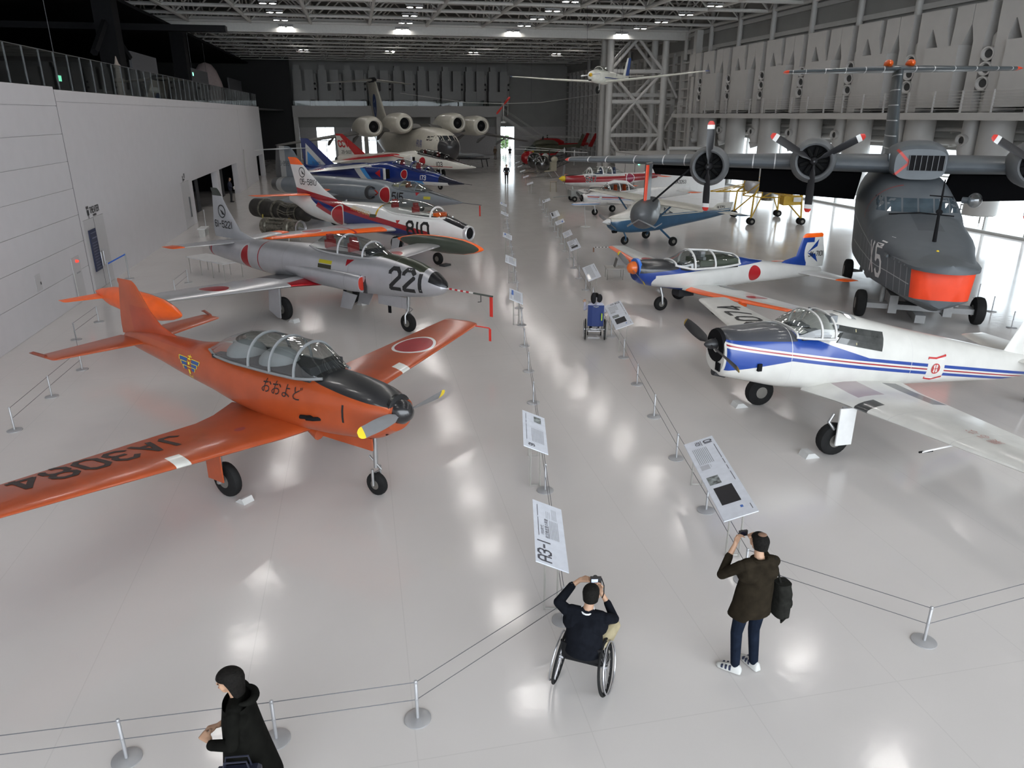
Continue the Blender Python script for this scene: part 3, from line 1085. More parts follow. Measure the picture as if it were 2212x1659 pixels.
# daylight portals at the openings (help the renderer find the sky)
for nm, loc, sx, sy, rot in (('window_daylight', hall(VR + .5, 44.5, 2.1), 37, 4, (PI / 2, 0, BROT + PI / 2)),):
    ld = bpy.data.lights.new(nm, 'AREA')
    ld.shape = 'RECTANGLE'
    ld.size, ld.size_y = sx, sy
    ld.cycles.is_portal = True
    lo = bpy.data.objects.new(nm, ld)
    COL.objects.link(lo)
    lo.location = loc
    lo.rotation_euler = rot
# ================================================================ aircraft
tyre_m = mat('tyre_rubber', (.012, .012, .012), .8, var=.2, spec=.2)
hub_m = mat('wheel_hub', (.2, .19, .17), .5, .6)
strut_m = mat('oleo_metal', (.42, .42, .42), .35, .8)
alu = mat('bare_aluminium', (.55, .55, .57), .38, .75, var=.08, scale=2)
grey_paint = mat('light_grey_paint', (.42, .43, .45), .4)
cock_dk = mat('cockpit_dark', (.035, .036, .038), .8, spec=.15)
seat_red = mat('seat_red', (.28, .03, .03), .7)
seat_gr = mat('seat_grey', (.2, .21, .22), .7)
can_gl = glass('canopy_glass', (.86, .89, .88), .22)
can_dk = glass('canopy_glass_smoked', (.45, .47, .48), .10)
blade_blk = mat('blade_black', (.02, .02, .022), .4)
blade_gry = mat('blade_grey', (.17, .17, .175), .4)
yel = mat('tip_yellow', (.75, .55, .02), .5)
redp = mat('signal_red', (.55, .03, .02), .45)
whitep = mat('gloss_white', (.72, .72, .71), .3, coat=.3, var=.04)
orangep = mat('fluoro_orange', (.95, .14, .01), .4)
chock_m = mat('chock_white', (.5, .5, .49), .6)
WHITE, ORANGE, RED, BLACK = (.68, .68, .66), (.95, .13, .008), (.42, .012, .02), (.018, .018, .02)


def craft(name, label, X, Y, yaw, cat='airplane'):
    return empty(name, label, cat, (X, Y, 0), rad(yaw))


def wheel(root, x, y, r, wd, z=None, name='wheel', hub=None, n=24):
    z = r if z is None else z
    o = MB().lathe([(-wd / 2, r * .55), (-wd / 2, r * .8), (-wd * .38, r * .95), (-wd * .15, r), (wd * .15, r), (wd * .38, r * .95), (wd / 2, r * .8), (wd / 2, r * .55)], (x, y, z), 'y', n).build(name, tyre_m, root, smooth=True)
    MB().lathe([(-wd * .52, r * .15), (-wd * .5, r * .42), (wd * .5, r * .42), (wd * .52, r * .15)], (x, y, z), 'y', 16).build('hub', hub or hub_m, o, smooth=True)
    return o


def strut(root, path, r, m=None, name='gear_strut', n=10):
    return MB().tube(path, r, n).build(name, m or strut_m, root, smooth=True)


def chock(root, x, y, sx=.3, sy=.22, h=.11):
    return MB().prism([(x - sx / 2, 0), (x + sx / 2, 0), (x + sx / 2 - .05, h), (x - sx / 2 + .12, h)], y - sy / 2, y + sy / 2, 'y').build('chock', chock_m, root)


def blade(root, c, r, ang, cmax, m, tipm=None, tipm2=None, tip=.12, pitch=28, r0=.12, white=0):
    """propeller blade turned about x through c; ang: direction in the disc (deg from +y towards +z)"""
    a = rad(ang)
    d = Vector((0, math.cos(a), math.sin(a)))
    t = Vector((0, -math.sin(a), math.cos(a)))
    X = Vector((1, 0, 0))

    def rows(s0, s1, k):
        out = []
        for i in range(k + 1):
            s_ = s0 + (s1 - s0) * i / k
            q = s_ / r
            ch = cmax * (.42 + .58 * math.sin(min(1, max(0, (q - .05) / .75)) * PI * .6 + .25)) * (1 if q < .88 else math.sqrt(max(.05, 1 - ((q - .88) / .13) ** 2)))
            if q < .2:
                ch = cmax * (.3 + .8 * max(0, q - .05))
            p = rad(pitch + 34 * (1 - q))
            u = t * math.cos(p) + X * math.sin(p)
            n_ = X * math.cos(p) - t * math.sin(p)
            cc = Vector(c) + d * s_
            th = ch * (.32 if q < .25 else .12)
            out.append([cc + u * ch / 2 * math.cos(g) + n_ * th / 2 * math.sin(g) for g in [2 * PI * j / 10 for j in range(10)]])
        return out
    o = MB().grid(rows(r0, r - tip - white, 9), caps=(True, True)).build('blade', m, root, smooth=True)
    if white:
        MB().grid(rows(r - tip - white, r - tip, 2), caps=(True, True)).build('blade_band', whitep, o, smooth=True)
    if tip and tipm:
        MB().grid(rows(r - tip, r * .999, 4), caps=(True, True)).build('blade_tip', tipm, o, smooth=True)
    return o


def seat(root, x, y, z, m, h=.55, w=.36):
    o = MB().box(x - .2, x + .22, y - w / 2, y + w / 2, z, z + .1).build('seat', m, root)
    MB().box(x - .26, x - .16, y - w / 2, y + w / 2, z, z + h).build('seat_back', m, o)
    MB().box(x - .27, x - .12, y - w / 4, y + w / 4, z + h, z + h + .16).build('headrest', m, o)
    return o


def fuse(root, st, m, n=36, sub=5, name='fuselage', caps=(True, True), auto=38):
    return loft(MB(), st, n, sub, caps).build(name, m, root, smooth=True, auto=auto, keep=True)


def pair(root, secs, m, tip=.12, name='wing', m2=None):
    out = []
    for s_ in (1, -1):
        out.append(wing(MB(), secs, side=s_, tip=tip).build(name, m if s_ > 0 or m2 is None else m2, root, smooth=True, keep=True))
    return out


def fin(root, secs, m, tip=.08, name='tail_fin'):
    return wing(MB(), secs, vert=True, tip=tip).build(name, m, root, smooth=True, keep=True)


def rondel(x, z, r, sgn=-1, ring=.12, ax='xz'):
    lim = ('y', -9, 0) if sgn < 0 else ('y', 0, 9)
    return [(WHITE, ('and', ('e', ax, x, z, r * (1 + ring), r * (1 + ring)), lim)), ((.40, .012, .018), ('and', ('e', ax, x, z, r, r), lim))]


INK = mat('marking_black', (.012, .012, .013), .5, var=0)
INKW = mat('marking_white', (.75, .75, .74), .5, var=0)
INKY = mat('marking_yellow', (.75, .62, .03), .5, var=0)
INKB = mat('marking_blue', (.03, .08, .25), .5, var=0)
INKR = mat('marking_red', (.45, .02, .02), .5, var=0)


def side_text(root, objs, text, x, z, h, m, side=-1, wr=.55, st=.18, gap=.4, tilt=0.0, name='number_marking', slant=0):
    """block text on a flank; side -1 = starboard (reads towards the nose), +1 = port"""
    tr = bvh(*objs)
    u = Vector((1, 0, 0)) if side < 0 else Vector((-1, 0, 0))
    v = Vector((0, 0, 1))
    if tilt:
        R = Matrix.Rotation(rad(tilt), 4, 'Y')
        u, v = R @ u, R @ v
    return decal(strokes(text, h, wr, st, gap, slant=slant), tr, (x, side * 1.0, z), u, v, (0, -side, 0), m, name, root)


# ---------------------------------------------------------------- orange low-wing trainer
def orange_trainer():
    r = craft('orange_trainer_plane', 'orange low-wing propeller trainer with black nose top and yellow-tipped propeller', -1.55, 10.37, -32.4)
    OR = (.36, .062, .015)
    body = paint('orange_body', OR, [
        (BLACK, ('and', ('h', .13, 0, 1, -1.725), ('x', -1.98, -.1))),
        ((.33, .045, .011), ('and', ('x', -7.2, -4.9), ('z', 1.85, 2.4))),
    ], .35, coat=.35, dirt=.1)
    wl_ = paint('orange_wing', OR, [
        ((.62, .62, .58), ('and', ('x', -2.48, -2.0), ('or', ('y', 2.35, 2.58), ('y', -2.58, -2.35)))),
        (WHITE, ('and', ('e', 'xy', -2.82, 3.45, .47, .47), ('z', 1.2, 2))),
        ((.33, .012, .02), ('and', ('e', 'xy', -2.82, 3.45, .41, .41), ('z', 1.2, 2))),
        ((.40, .06, .015), ('and', ('x', -3.62, -3.6), ('y', -4.6, 4.6))),
        ((.25, .04, .05), ('e', 'xy', -2.72, -1.1, .07, .1)),
    ], .35, coat=.35, dirt=.1)
    f = fuse(r, [(-.22, 1.58, .30, .24, .26, 2.2), (-.6, 1.55, .43, .39, .43, 2.4), (-1.2, 1.52, .51, .49, .48, 2.5), (-1.7, 1.5, .55, .52, .50, 2.5), (-2.6, 1.48, .57, .49, .52, 2.5), (-3.6, 1.5, .54, .47, .46, 2.4), (-4.4, 1.55, .46, .48, .39, 2.3), (-5.2, 1.58, .36, .36, .34, 2.2), (-6.2, 1.62, .24, .32, .23, 2.1), (-7.2, 1.66, .12, .18, .14, 2), (-7.55, 1.68, .05, .08, .08, 2)], body)
    ws = pair(r, [(.2, -1.95, 2.15, 1.02, .15), (.75, -2.1, 1.8, 1.0, .145), (1.2, -2.15, 1.6, 1.04, .14), (5.0, -2.3, .93, 1.5, .12)], wl_, .16)
    fin(r, [(1.75, -5.2, 2.45, 0, .05), (1.93, -5.75, 1.9, 0, .06), (2.1, -6.25, 1.38, 0, .08), (2.35, -6.56, 1.02, 0, .1), (2.78, -6.86, .62, 0, .11)], body, .12)
    pair(r, [(.04, -6.68, 1.0, 1.7, .1), (1.68, -6.86, .6, 1.76, .09)], body, .1, 'tailplane')
    for s_ in (1, -1):
        MB().tube([(-7.2, s_ * 1.75, 1.78), (-7.5, s_ * 1.82, 1.82), (-7.62, s_ * 1.83, 1.8)], [.035, .03, .005], 6).build('balance_horn', mat('horn_dark', (.2, .05, .03)), r)
    # canopy
    cst = [(-1.55, 2.0, .30, .05, 2), (-1.8, 1.98, .42, .30, 2), (-2.06, 1.96, .455, .49, 2.1), (-2.8, 1.95, .465, .51, 2.1), (-3.5, 1.95, .455, .47, 2.1), (-4.05, 1.96, .40, .30, 2), (-4.45, 1.99, .25, .06, 2)]
    cp = canopy(r, cst, [-2.05, -2.62, -3.15], mat('canopy_frame_grey', (.2, .21, .215), .5), can_gl, .025)
    MB().box(-4.2, -1.75, -.40, .40, 1.92, 1.985).build('cockpit_floor', cock_dk, r)
    gs = mat('cockpit_grey', (.22, .23, .24), .7)
    for x in (-2.9, -3.75):
        MB().ell((x, 0, 1.98), (.33, .36, .24)).build('padded_cover', gs, r, smooth=True)
    MB().box(-1.95, -1.75, -.36, .36, 1.95, 2.15).build('instrument_panel', cock_dk, r)
    # nose
    pr = MB().lathe([(-.3, .27), (-.24, .27), (-.22, .2), (-.12, .185), (-.03, .11), (.01, .02)], (0, 0, 1.63), 'x', 24).build('spinner', mat('gloss_black', (.015, .015, .016), .25, coat=.4), r, smooth=True)
    for a in (180, 0):
        blade(pr, (-.14, 0, 1.63), 1.02, a, .2, blade_gry, yel, tip=.12, pitch=24, r0=.1)
    for k in range(4):
        MB().box(-.37 - .012 * k, -.35 - .012 * k, -.2, .2, 1.26 + .05 * k, 1.285 + .05 * k).build('cowl_slot', black_m, r)
    for k in range(2):
        MB().tube([(-1.45 - .14 * k, -.5, 1.40), (-1.55 - .14 * k, -.58, 1.40), (-1.68 - .14 * k, -.60, 1.39)], .035, 8).build('exhaust_stub', black_m, r)
    MB().box(-1.95, -.75, -.13, -.1, .86, 1.07).build('gear_door', body, r)
    MB().tube([(-2.1, -.2, 1.0), (-1.85, -.2, .93)], [.07, .12], 10).build('air_scoop', body, r, smooth=True)
    # gear
    wheel(r, -.82, 0, .2, .13)
    strut(r, [(-.8, 0, 1.05), (-.82, 0, .5)], .04)
    strut(r, [(-.82, .09, .5), (-.82, .09, .2)], .025)
    strut(r, [(-.82, -.09, .5), (-.82, -.09, .2)], .025)
    strut(r, [(-.95, 0, .68), (-.7, .0, .5), (-.9, 0, .36)], .018)
    for s_ in (1, -1):
        wheel(r, -2.88, s_ * 1.35, .3, .17)
        strut(r, [(-2.75, s_ * 1.5, 1.0), (-2.88, s_ * 1.5, .3), (-2.88, s_ * 1.42, .3)], .045)
        MB().box(-3.05, -2.68, s_ * 1.56 - .012, s_ * 1.56 + .012, .38, 1.02).build('gear_door', body, r)
        chock(r, -2.5, s_ * 1.35, .22, .2, .09)
    # pitot with ribbon at the port tip
    strut(r, [(-2.35, 5.0, 1.5), (-1.95, 5.02, 1.5), (-1.92, 5.02, 1.47)], .014, redp, 'pitot_tube')
    MB().box(-1.96, -1.9, 5.015, 5.025, 1.2, 1.48).build('warning_ribbon', redp, r)
    # markings
    t = bvh(ws[1])
    decal(strokes('JA3084', .55, .52, .16, .5, seg=.1), t, (-3.08, -3.08, 2), (0, -1, .13), (1, 0, 0), (0, 0, -1), mat('marking_faded', (.03, .018, .016), .6, var=.2), 'registration_marking', r, .006)
    tf = bvh(f)
    decal(strokes('1', .27, .5, .14), tf, (-.98, -1, 1.58), (1, 0, 0), (0, 0, 1), (0, 1, 0), INK, 'number_marking', r, .006)
    decal(textquads('おおよど', .24), tf, (-2.3, -1, 1.72), (1, 0, 0), (0, 0, 1), (0, 1, 0), INK, 'name_marking', r, .012)
    decal(textquads('大鵬', .17), tf, (-4.9, -1, 1.66), (0, 0, -1), (1, 0, 0), (0, 1, 0), INKY, 'emblem_letters', r, .02) if False else None
    e = []
    ey = []
    for s_ in (1, -1):
        for k in range(3):
            a, b = .08, .36 - .075 * k
            z = .1 - .075 * k
            q = [(s_ * a, z - .03), (s_ * (b - .035), z - .03), (s_ * b, z + .035), (s_ * a, z + .035)]
            e.append(q)
            ey.append([(s_ * .07, z + .035), (s_ * (b + .01), z + .035), (s_ * (b + .012), z + .046), (s_ * .07, z + .046)])
            ey.append([(s_ * (b - .03), z - .03), (s_ * (b - .01), z - .03), (s_ * (b + .02), z + .04), (s_ * b, z + .04)])
    ey += [rect(-.05, .05, .12, .14), rect(-.06, -.045, -.2, .1), rect(.045, .06, -.2, .1), rect(-.06, .06, -.215, -.2), rect(-.012, .012, .14, .2), rect(-.07, .07, .165, .18), rect(-.06, .06, -.02, -.005), rect(-.03, .03, .03, .08), rect(-.03, .03, -.15, -.06), rect(-.006, .006, -.26, -.2)]
    decal(e, tf, (-4.94, -1, 1.62), (1, 0, 0), (0, 0, 1), (0, 1, 0), INKB, 'wing_emblem', r, .006)
    decal(ey, tf, (-4.94, -1, 1.62), (1, 0, 0), (0, 0, 1), (0, 1, 0), INKY, 'wing_emblem', r, .010)
    return r


orange_trainer()


# ---------------------------------------------------------------- silver straight-wing jet 221
def silver_jet():
    r = craft('silver_jet_trainer', 'bare silver straight-wing jet numbered 221 with orange wingtip fuel tanks', -1.78, 19.61, -37.2)
    SI = (.50, .50, .525)
    body = paint('silver_body', SI, [
        (BLACK, ('and', ('x', -.42, .2), ('h', .35, 0, 1, -1.52))),
        ((.055, .065, .045), ('and', ('x', -2.6, -.62), ('y', -.27, .27), ('z', 1.9, 2.6))),
        (RED, ('x', -7.78, -7.73)), (RED, ('x', -11.0, -10.9)),
        ((.62, .62, .63), ('and', ('e', 'xz', -8.6, 1.46, .26, .47), ('y', -9, 0))),
        (RED, ('and', ('e', 'xz', -8.58, 1.46, .22, .41), ('y', -9, 0))),
        ((.36, .36, .37), ('or', ('x', -3.3, -3.285), ('x', -6.4, -6.385), ('x', -1.62, -1.61))),
        ((.62, .55, .03), ('and', ('x', -4.6, -4.02), ('z', 1.78, 1.88), ('y', -9, 0))),
        ((.05, .05, .03), ('and', ('x', -4.62, -4.02), ('z', 1.64, 1.76), ('y', -9, 0))),
        (RED, ('and', ('poly', 'xz', [(-3.45, 1.98), (-3.15, 2.0), (-3.4, 1.8)]), ('y', -9, 0))),
    ], .34, .65, .1, .05)
    wmt = paint('silver_wing', (.56, .56, .58), [
        ((.08, .08, .085), ('and', ('y', -1.25, 1.25), ('x', -7.5, -5.7))),
        (RED, ('and', ('y', -1.35, 1.35), ('h', 1, -.0, 0, 5.28))),
        (WHITE, ('and', ('or', ('e', 'xy', -5.75, -3.45, .46, .46), ('e', 'xy', -5.75, 3.45, .46, .46)))),
        (RED, ('and', ('or', ('e', 'xy', -5.75, -3.45, .40, .40), ('e', 'xy', -5.75, 3.45, .40, .40)))),
        ((.4, .4, .41), ('x', -6.32, -6.3)),
    ], .3, .65, .1, .04)
    f = fuse(r, [(.02, 1.52, .03, .05, .05, 2), (-.1, 1.52, .17, .2, .17, 2), (-.5, 1.53, .34, .41, .33, 2.1), (-1.2, 1.54, .47, .58, .44, 2.2), (-2.3, 1.55, .56, .66, .55, 2.3), (-3.5, 1.53, .66, .60, .58, 2.4), (-5.4, 1.5, .68, .66, .56, 2.3), (-7.0, 1.48, .64, .6, .52, 2.2), (-8.3, 1.47, .58, .55, .47, 2.1), (-9.8, 1.47, .44, .42, .36, 2), (-11.05, 1.47, .3, .28, .26, 2)], body, 40)
    MB().lathe([(-11.25, .2), (-11.0, .27)], (0, 0, 1.47), 'x', 20).build('tail_pipe', dark_grey, r, smooth=True)
    for s_ in (1, -1):
        o = loft(MB(), [(-2.72, 1.38, .17, .23, .25, 2.3), (-3.2, 1.38, .21, .27, .28, 2.3), (-4.5, 1.38, .2, .25, .27, 2.2), (-6.2, 1.42, .06, .12, .12, 2)], 20, 4)
        o.v = [(a, b + s_ * .62, c) for a, b, c in o.v]
        it = o.build('air_intake', body, r, smooth=True)
        q = loft(MB(), [(-2.735, 1.38, .13, .19, .2, 2.3), (-2.715, 1.38, .13, .19, .2, 2.3)], 20, 1)
        q.v = [(a, b + s_ * .64, c) for a, b, c in q.v]
        q.build('intake_cover', mat('cover_red', (.45, .03, .015), .5), it)
        MB().box(-2.74, -2.6, s_ * .57 - .02, s_ * .57 + .02, 1.1, 1.6).build('intake_splitter', dark_grey, it)
    pair(r, [(.45, -4.7, 2.4, 1.08, .13), (1.25, -5.08, 1.9, 1.1, .125), (5.4, -5.2, 1.2, 1.38, .11)], wmt, .06)
    fin(r, [(1.9, -8.0, 3.05, 0, .04), (2.02, -8.8, 2.28, 0, .05), (2.2, -9.45, 1.64, 0, .07), (2.9, -10.06, .92, 0, .09), (3.42, -10.42, .5, 0, .09)], paint('silver_fin', (.47, .48, .5), [((.06, .07, .06), ('and', ('z', 3.32, 4), ('x', -11, -10.3)))], .38, .6, .1, .05), .16)
    pair(r, [(.1, -9.45, 1.15, 1.82, .08), (2.2, -9.85, .72, 1.86, .08)], paint('silver_stab', (.52, .52, .54), [(ORANGE, ('or', ('y', 1.9, 3), ('y', -3, -1.9)))], .35, .6, .1, .04), .12, 'tailplane')
    tm = paint('tank_paint', ORANGE, [((.05, .06, .045), ('and', ('y', -5.66, 5.66), ('x', -9, 0)))], .4, 0, .2)
    for s_ in (1, -1):
        o = MB().lathe([(-7.75, .03), (-7.4, .13), (-6.7, .26), (-5.8, .31), (-5.0, .31), (-4.3, .27), (-3.8, .17), (-3.5, .07), (-3.4, .01)], (0, s_ * 5.75, 1.4), 'x', 28).build('tip_tank', tm, r, smooth=True)
        wing(MB(), [(.0, -6.75, .75, 0, .06), (.8, -7.2, .4, 0, .06)], tip=.05)
        q = wing(MB(), [(.1, -6.8, .75, 1.38, .06), (.95, -7.35, .42, 1.33, .06)], side=s_, tip=.05)
        q.v = [(a, b + s_ * 5.75, c) for a, b, c in q.v]
        q.build('tank_fin', mat('fluoro_orange', (.95, .14, .01)), o, smooth=True)
    cst = [(-2.2, 2.15, .2, .05, 2), (-2.55, 2.1, .37, .27, 2), (-2.85, 2.08, .43, .40, 2.1), (-4.1, 2.08, .46, .53, 2.1), (-4.9, 2.1, .39, .38, 2), (-5.5, 2.14, .2, .06, 2)]
    canopy(r, cst, [-2.86, -3.9], mat('canopy_frame_silver', (.5, .5, .52), .4, .5), can_gl, .028)
    MB().box(-5.1, -2.5, -.36, .36, 2.06, 2.12).build('cockpit_floor', cock_dk, r)
    seat(r, -3.5, 0, 2.02, seat_red, .36)
    seat(r, -4.55, 0, 2.02, seat_red, .36)
    MB().box(-2.85, -2.68, -.3, .3, 2.08, 2.3).build('instrument_panel', cock_dk, r)
    # boom with red and white bands
    bm_ = paint('boom_bands', (.6, .58, .55), [(RED, ('or', *[('x', .1 + .2 * k, .2 + .2 * k) for k in range(4)])), ((.05, .06, .05), ('x', .95, 2))], .5)
    strut(r, [(-.1, 0, 1.5), (.9, 0, 1.5), (1.6, 0, 1.5)], .025, bm_, 'nose_boom')
    MB().box(1.5, 1.6, -.006, .006, .95, 1.48).build('warning_ribbon', redp, r)
    MB().tube([(1.2, 0, 1.48), (1.2, 0, 1.3), (1.1, 0, 1.28)], .012, 6).build('vane', dark_grey, r)
    # gear
    wheel(r, -1.55, 0, .27, .17)
    strut(r, [(-1.5, 0, 1.1), (-1.55, 0, .62)], .06)
    for s_ in (1, -1):
        strut(r, [(-1.55, s_ * .02, .62), (-1.55, s_ * .12, .5), (-1.55, s_ * .12, .27)], .03)
    strut(r, [(-1.75, 0, .85), (-1.35, 0, .7), (-1.6, 0, .5)], .02)
    MB().box(-2.6, -1.45, -.16, -.13, .72, 1.05).build('gear_door', body, r)
    MB().box(-2.35, -2.25, -.02, .02, .45, .9).build('tow_strap', black_m, r)
    for s_ in (1, -1):
        wheel(r, -5.55, s_ * 1.36, .36, .2)
        strut(r, [(-5.5, s_ * 1.5, 1.1), (-5.55, s_ * 1.5, .36)], .06)
        MB().prism([(-5.95, .3), (-5.55, .12), (-5.4, .12), (-5.35, 1.05), (-5.85, 1.05)], s_ * 1.6 - .015, s_ * 1.6 + .015, 'y').build('gear_door', body, r)
        chock(r, -5.1, s_ * 1.36)
        MB().prism([(-3.9, .95), (-3.3, .9), (-3.6, .42), (-4.1, .42)], s_ * .35 - .012, s_ * .35 + .012, 'y').build('dive_brake', body, r)
    chock(r, -1.2, .0, .2, .3, .07)
    side_text(r, [f], '221', -1.14, 1.65, .56, INK, -1, .60, .2, .42)
    fi = [o for o in r.children if o.name.startswith('tail_fin')][0]
    side_text(r, [fi], '61-5221', -10.42, 2.36, .22, INK, -1, .6, .16, .4)
    tr = bvh(fi)
    decal(disc_quads(.19, .23), tr, (-10.42, -1, 2.8), (1, 0, 0), (0, 0, 1), (0, 1, 0), INK, 'tail_emblem', r)
    decal([[(-.2, .16), (.02, -.02), (.16, -.1), (.02, -.06)], [(-.06, .05), (.02, -.1), (.2, -.12), (.04, .02)]], tr, (-10.42, -1, 2.8), (1, 0, 0), (0, 0, 1), (0, 1, 0), INK, 'tail_emblem', r, .01)
    return r


silver_jet()


# ---------------------------------------------------------------- white, red and blue jet 810
def white_jet():
    r = craft('white_jet_trainer', 'white swept-wing jet numbered 810 with red and blue diagonal bands', -1.55, 29.46, -38.3)
    W, B, R_ = (.70, .70, .69), (.02, .03, .14), (.30, .012, .02)
    band = lambda top, bot: ('and', ('h', -.129, 0, -1, top), ('h', .129, 0, 1, -bot))
    body = paint('white_jet_body', W, [
        (B, ('and', ('h', -.129, 0, -1, .98), ('h', .307, 0, 1, .835), ('x', -10.9, -2.4))),
        (W, ('and', ('h', -.25, 0, -1, -.37), ('x', -11.5, -7.9))),
        (R_, ('and', band(1.20, .98), ('x', -11.2, -1.9))),
        (R_, ('and', ('h', -.25, 0, -1, -.2), ('h', .25, 0, 1, .37), ('x', -9.3, -7.6))),
        ((.02, .02, .022), ('and', ('x', -1.75, -.3), ('h', .28, 0, 1, -1.58))),
        *rondel(-7.55, 1.67, .42),
        ((.55, .32, .02), ('and', ('x', -5.02, -4.92), ('z', 1.85, 3))),
        ((.05, .05, .03), ('and', ('x', -5.35, -4.95), ('z', 1.78, 1.92), ('y', -9, 0))),
        ((.45, .02, .02), ('and', ('poly', 'xz', [(-3.75, 1.78), (-3.5, 1.8), (-3.65, 1.6)]), ('y', -9, 0))),
    ], .25, 0, .5, .03)
    f = fuse(r, [(-.22, 1.48, .27, .28, .26, 2), (-.3, 1.48, .31, .31, .3, 2), (-.7, 1.5, .41, .41, .39, 2), (-1.4, 1.54, .54, .51, .5, 2.1), (-2.5, 1.58, .66, .5, .57, 2.3), (-4, 1.6, .7, .54, .6, 2.3), (-5, 1.6, .73, .70, .6, 2.2), (-6.0, 1.62, .74, .67, .6, 2.2), (-8.1, 1.68, .66, .54, .54, 2.1), (-9.2, 1.74, .55, .5, .5, 2), (-10.2, 1.84, .42, .46, .46, 2), (-11.3, 2.06, .22, .28, .26, 2), (-11.9, 2.12, .08, .16, .16, 2)], body, 40)
    lip = MB().lathe([(-.21, .225), (-.17, .23), (-.14, .255), (-.17, .295), (-.3, .315)], (0, 0, 1.48), 'x', 28, (False, False)).build('intake_lip', mat('polished_lip', (.62, .62, .63), .3, .5), r, smooth=True)
    MB().lathe([(-.205, .235), (-.206, 0)], (0, 0, 1.48), 'x', 24, (False, False)).build('intake_cover', black_m, lip)
    MB().lathe([(-10.6, .2), (-10.2, .27), (-9.0, .3)], (0, 0, 1.5), 'x', 20).build('jet_pipe', dark_grey, r, smooth=True)
    wm = paint('white_jet_wing', (.42, .43, .45), [
        (ORANGE, ('or', ('h', 1, .54, 0, 3.75), ('h', 1, -.54, 0, 3.75))),
        ((.42, .43, .45), ('y', -1.0, 1.0)),
        (ORANGE, ('or', ('y', 4.75, 7), ('y', -7, -4.75))),
        (WHITE, ('or', ('e', 'xy', -6.0, -3.3, .46, .46), ('e', 'xy', -6.0, 3.3, .46, .46))),
        ((.4, .02, .02), ('or', ('e', 'xy', -6.0, -3.3, .40, .40), ('e', 'xy', -6.0, 3.3, .40, .40))),
        ((.4, .02, .02), ('and', ('or', ('y', -2.2, -2.12), ('y', 2.12, 2.2)), ('x', -6.4, -4))),
    ], .35, 0, .3)
    pair(r, [(.55, -3.7, 2.95, 1.38, .12), (5.05, -6.15, 1.3, 1.3, .1)], wm, .15)
    fi = fin(r, [(2.2, -8.2, 3.1, 0, .05), (2.34, -8.5, 2.8, 0, .05), (2.7, -9.25, 2.1, 0, .06), (3.7, -10.62, 1.02, 0, .08), (3.95, -10.95, .78, 0, .08)], paint('white_jet_fin', W, [(ORANGE, ('z', 3.72, 5)), (R_, ('h', -.129, 0, -1, 1.20))], .25, 0, .5, .03), .1)
    pair(r, [(.15, -10.1, 1.45, 2.38, .08), (2.05, -11.4, .8, 2.38, .07)], paint('white_jet_stab', W, [(ORANGE, ('or', ('h', 1, .68, 0, 10.75), ('h', 1, -.68, 0, 10.75), ('y', 1.5, 4), ('y', -4, -1.5)))], .3, 0, .4), .1, 'tailplane')
    cst = [(-1.3, 2.02, .22, .04, 2), (-1.6, 1.99, .36, .2, 2), (-1.95, 1.98, .43, .40, 2), (-2.7, 2.0, .48, .54, 2.1), (-3.8, 2.02, .5, .58, 2.1), (-4.6, 2.1, .42, .38, 2), (-5.0, 2.2, .3, .12, 2)]
    canopy(r, cst, [-1.95], mat('white_frame', (.68, .68, .67), .4), can_gl, .045)
    MB().box(-4.7, -1.7, -.38, .38, 1.98, 2.05).build('cockpit_floor', cock_dk, r)
    seat(r, -3.0, 0, 1.98, seat_red, .34)
    seat(r, -4.25, 0, 1.98, seat_red, .40)
    MB().box(-1.9, -1.7, -.3, .3, 1.98, 2.18).build('instrument_panel', orangep, r)
    wheel(r, -2.0, 0, .26, .16)
    strut(r, [(-1.95, 0, 1.15), (-2.0, .14, .6), (-2.0, .14, .26)], .05)
    MB().box(-1.75, -1.45, -.2, .2, 0, .08).build('chock', dark_grey, r)
    for s_ in (1, -1):
        wheel(r, -5.9, s_ * 1.3, .33, .2)
        strut(r, [(-5.8, s_ * 1.45, 1.35), (-5.9, s_ * 1.45, .33)], .06)
        MB().prism([(-6.2, .25), (-5.7, .25), (-5.5, 1.3), (-6.1, 1.3)], s_ * 1.56 - .015, s_ * 1.56 + .015, 'y').build('gear_door', wm, r)
        MB().prism([(-4.2, .95), (-3.7, 1.05), (-3.9, .45), (-4.3, .45)], s_ * .5 - .012, s_ * .5 + .012, 'y').build('gear_door', wm, r)
    side_text(r, [f], '810', -2.5, 1.5, .56, INK, -1, .62, .2, .5)
    side_text(r, [fi], '05-5810', -10.35, 2.95, .24, INK, -1, .6, .15, .35)
    side_text(r, [f], 'ANNIVERSARY', -6.0, 2.0, .15, mat('gold_ink', (.55, .38, .15), .5), -1, .6, .14, .5, 8, 'side_lettering')
    tr = bvh(fi)
    decal(disc_quads(.2, .24), tr, (-10.75, -1, 3.38), (1, 0, 0), (0, 0, 1), (0, 1, 0), INK, 'tail_emblem', r)
    decal([[(-.06, .1), (.02, -.08), (.2, -.1), (.06, .02)]], tr, (-10.75, -1, 3.38), (1, 0, 0), (0, 0, 1), (0, 1, 0), INK, 'tail_emblem', r, .01)
    return r


white_jet()


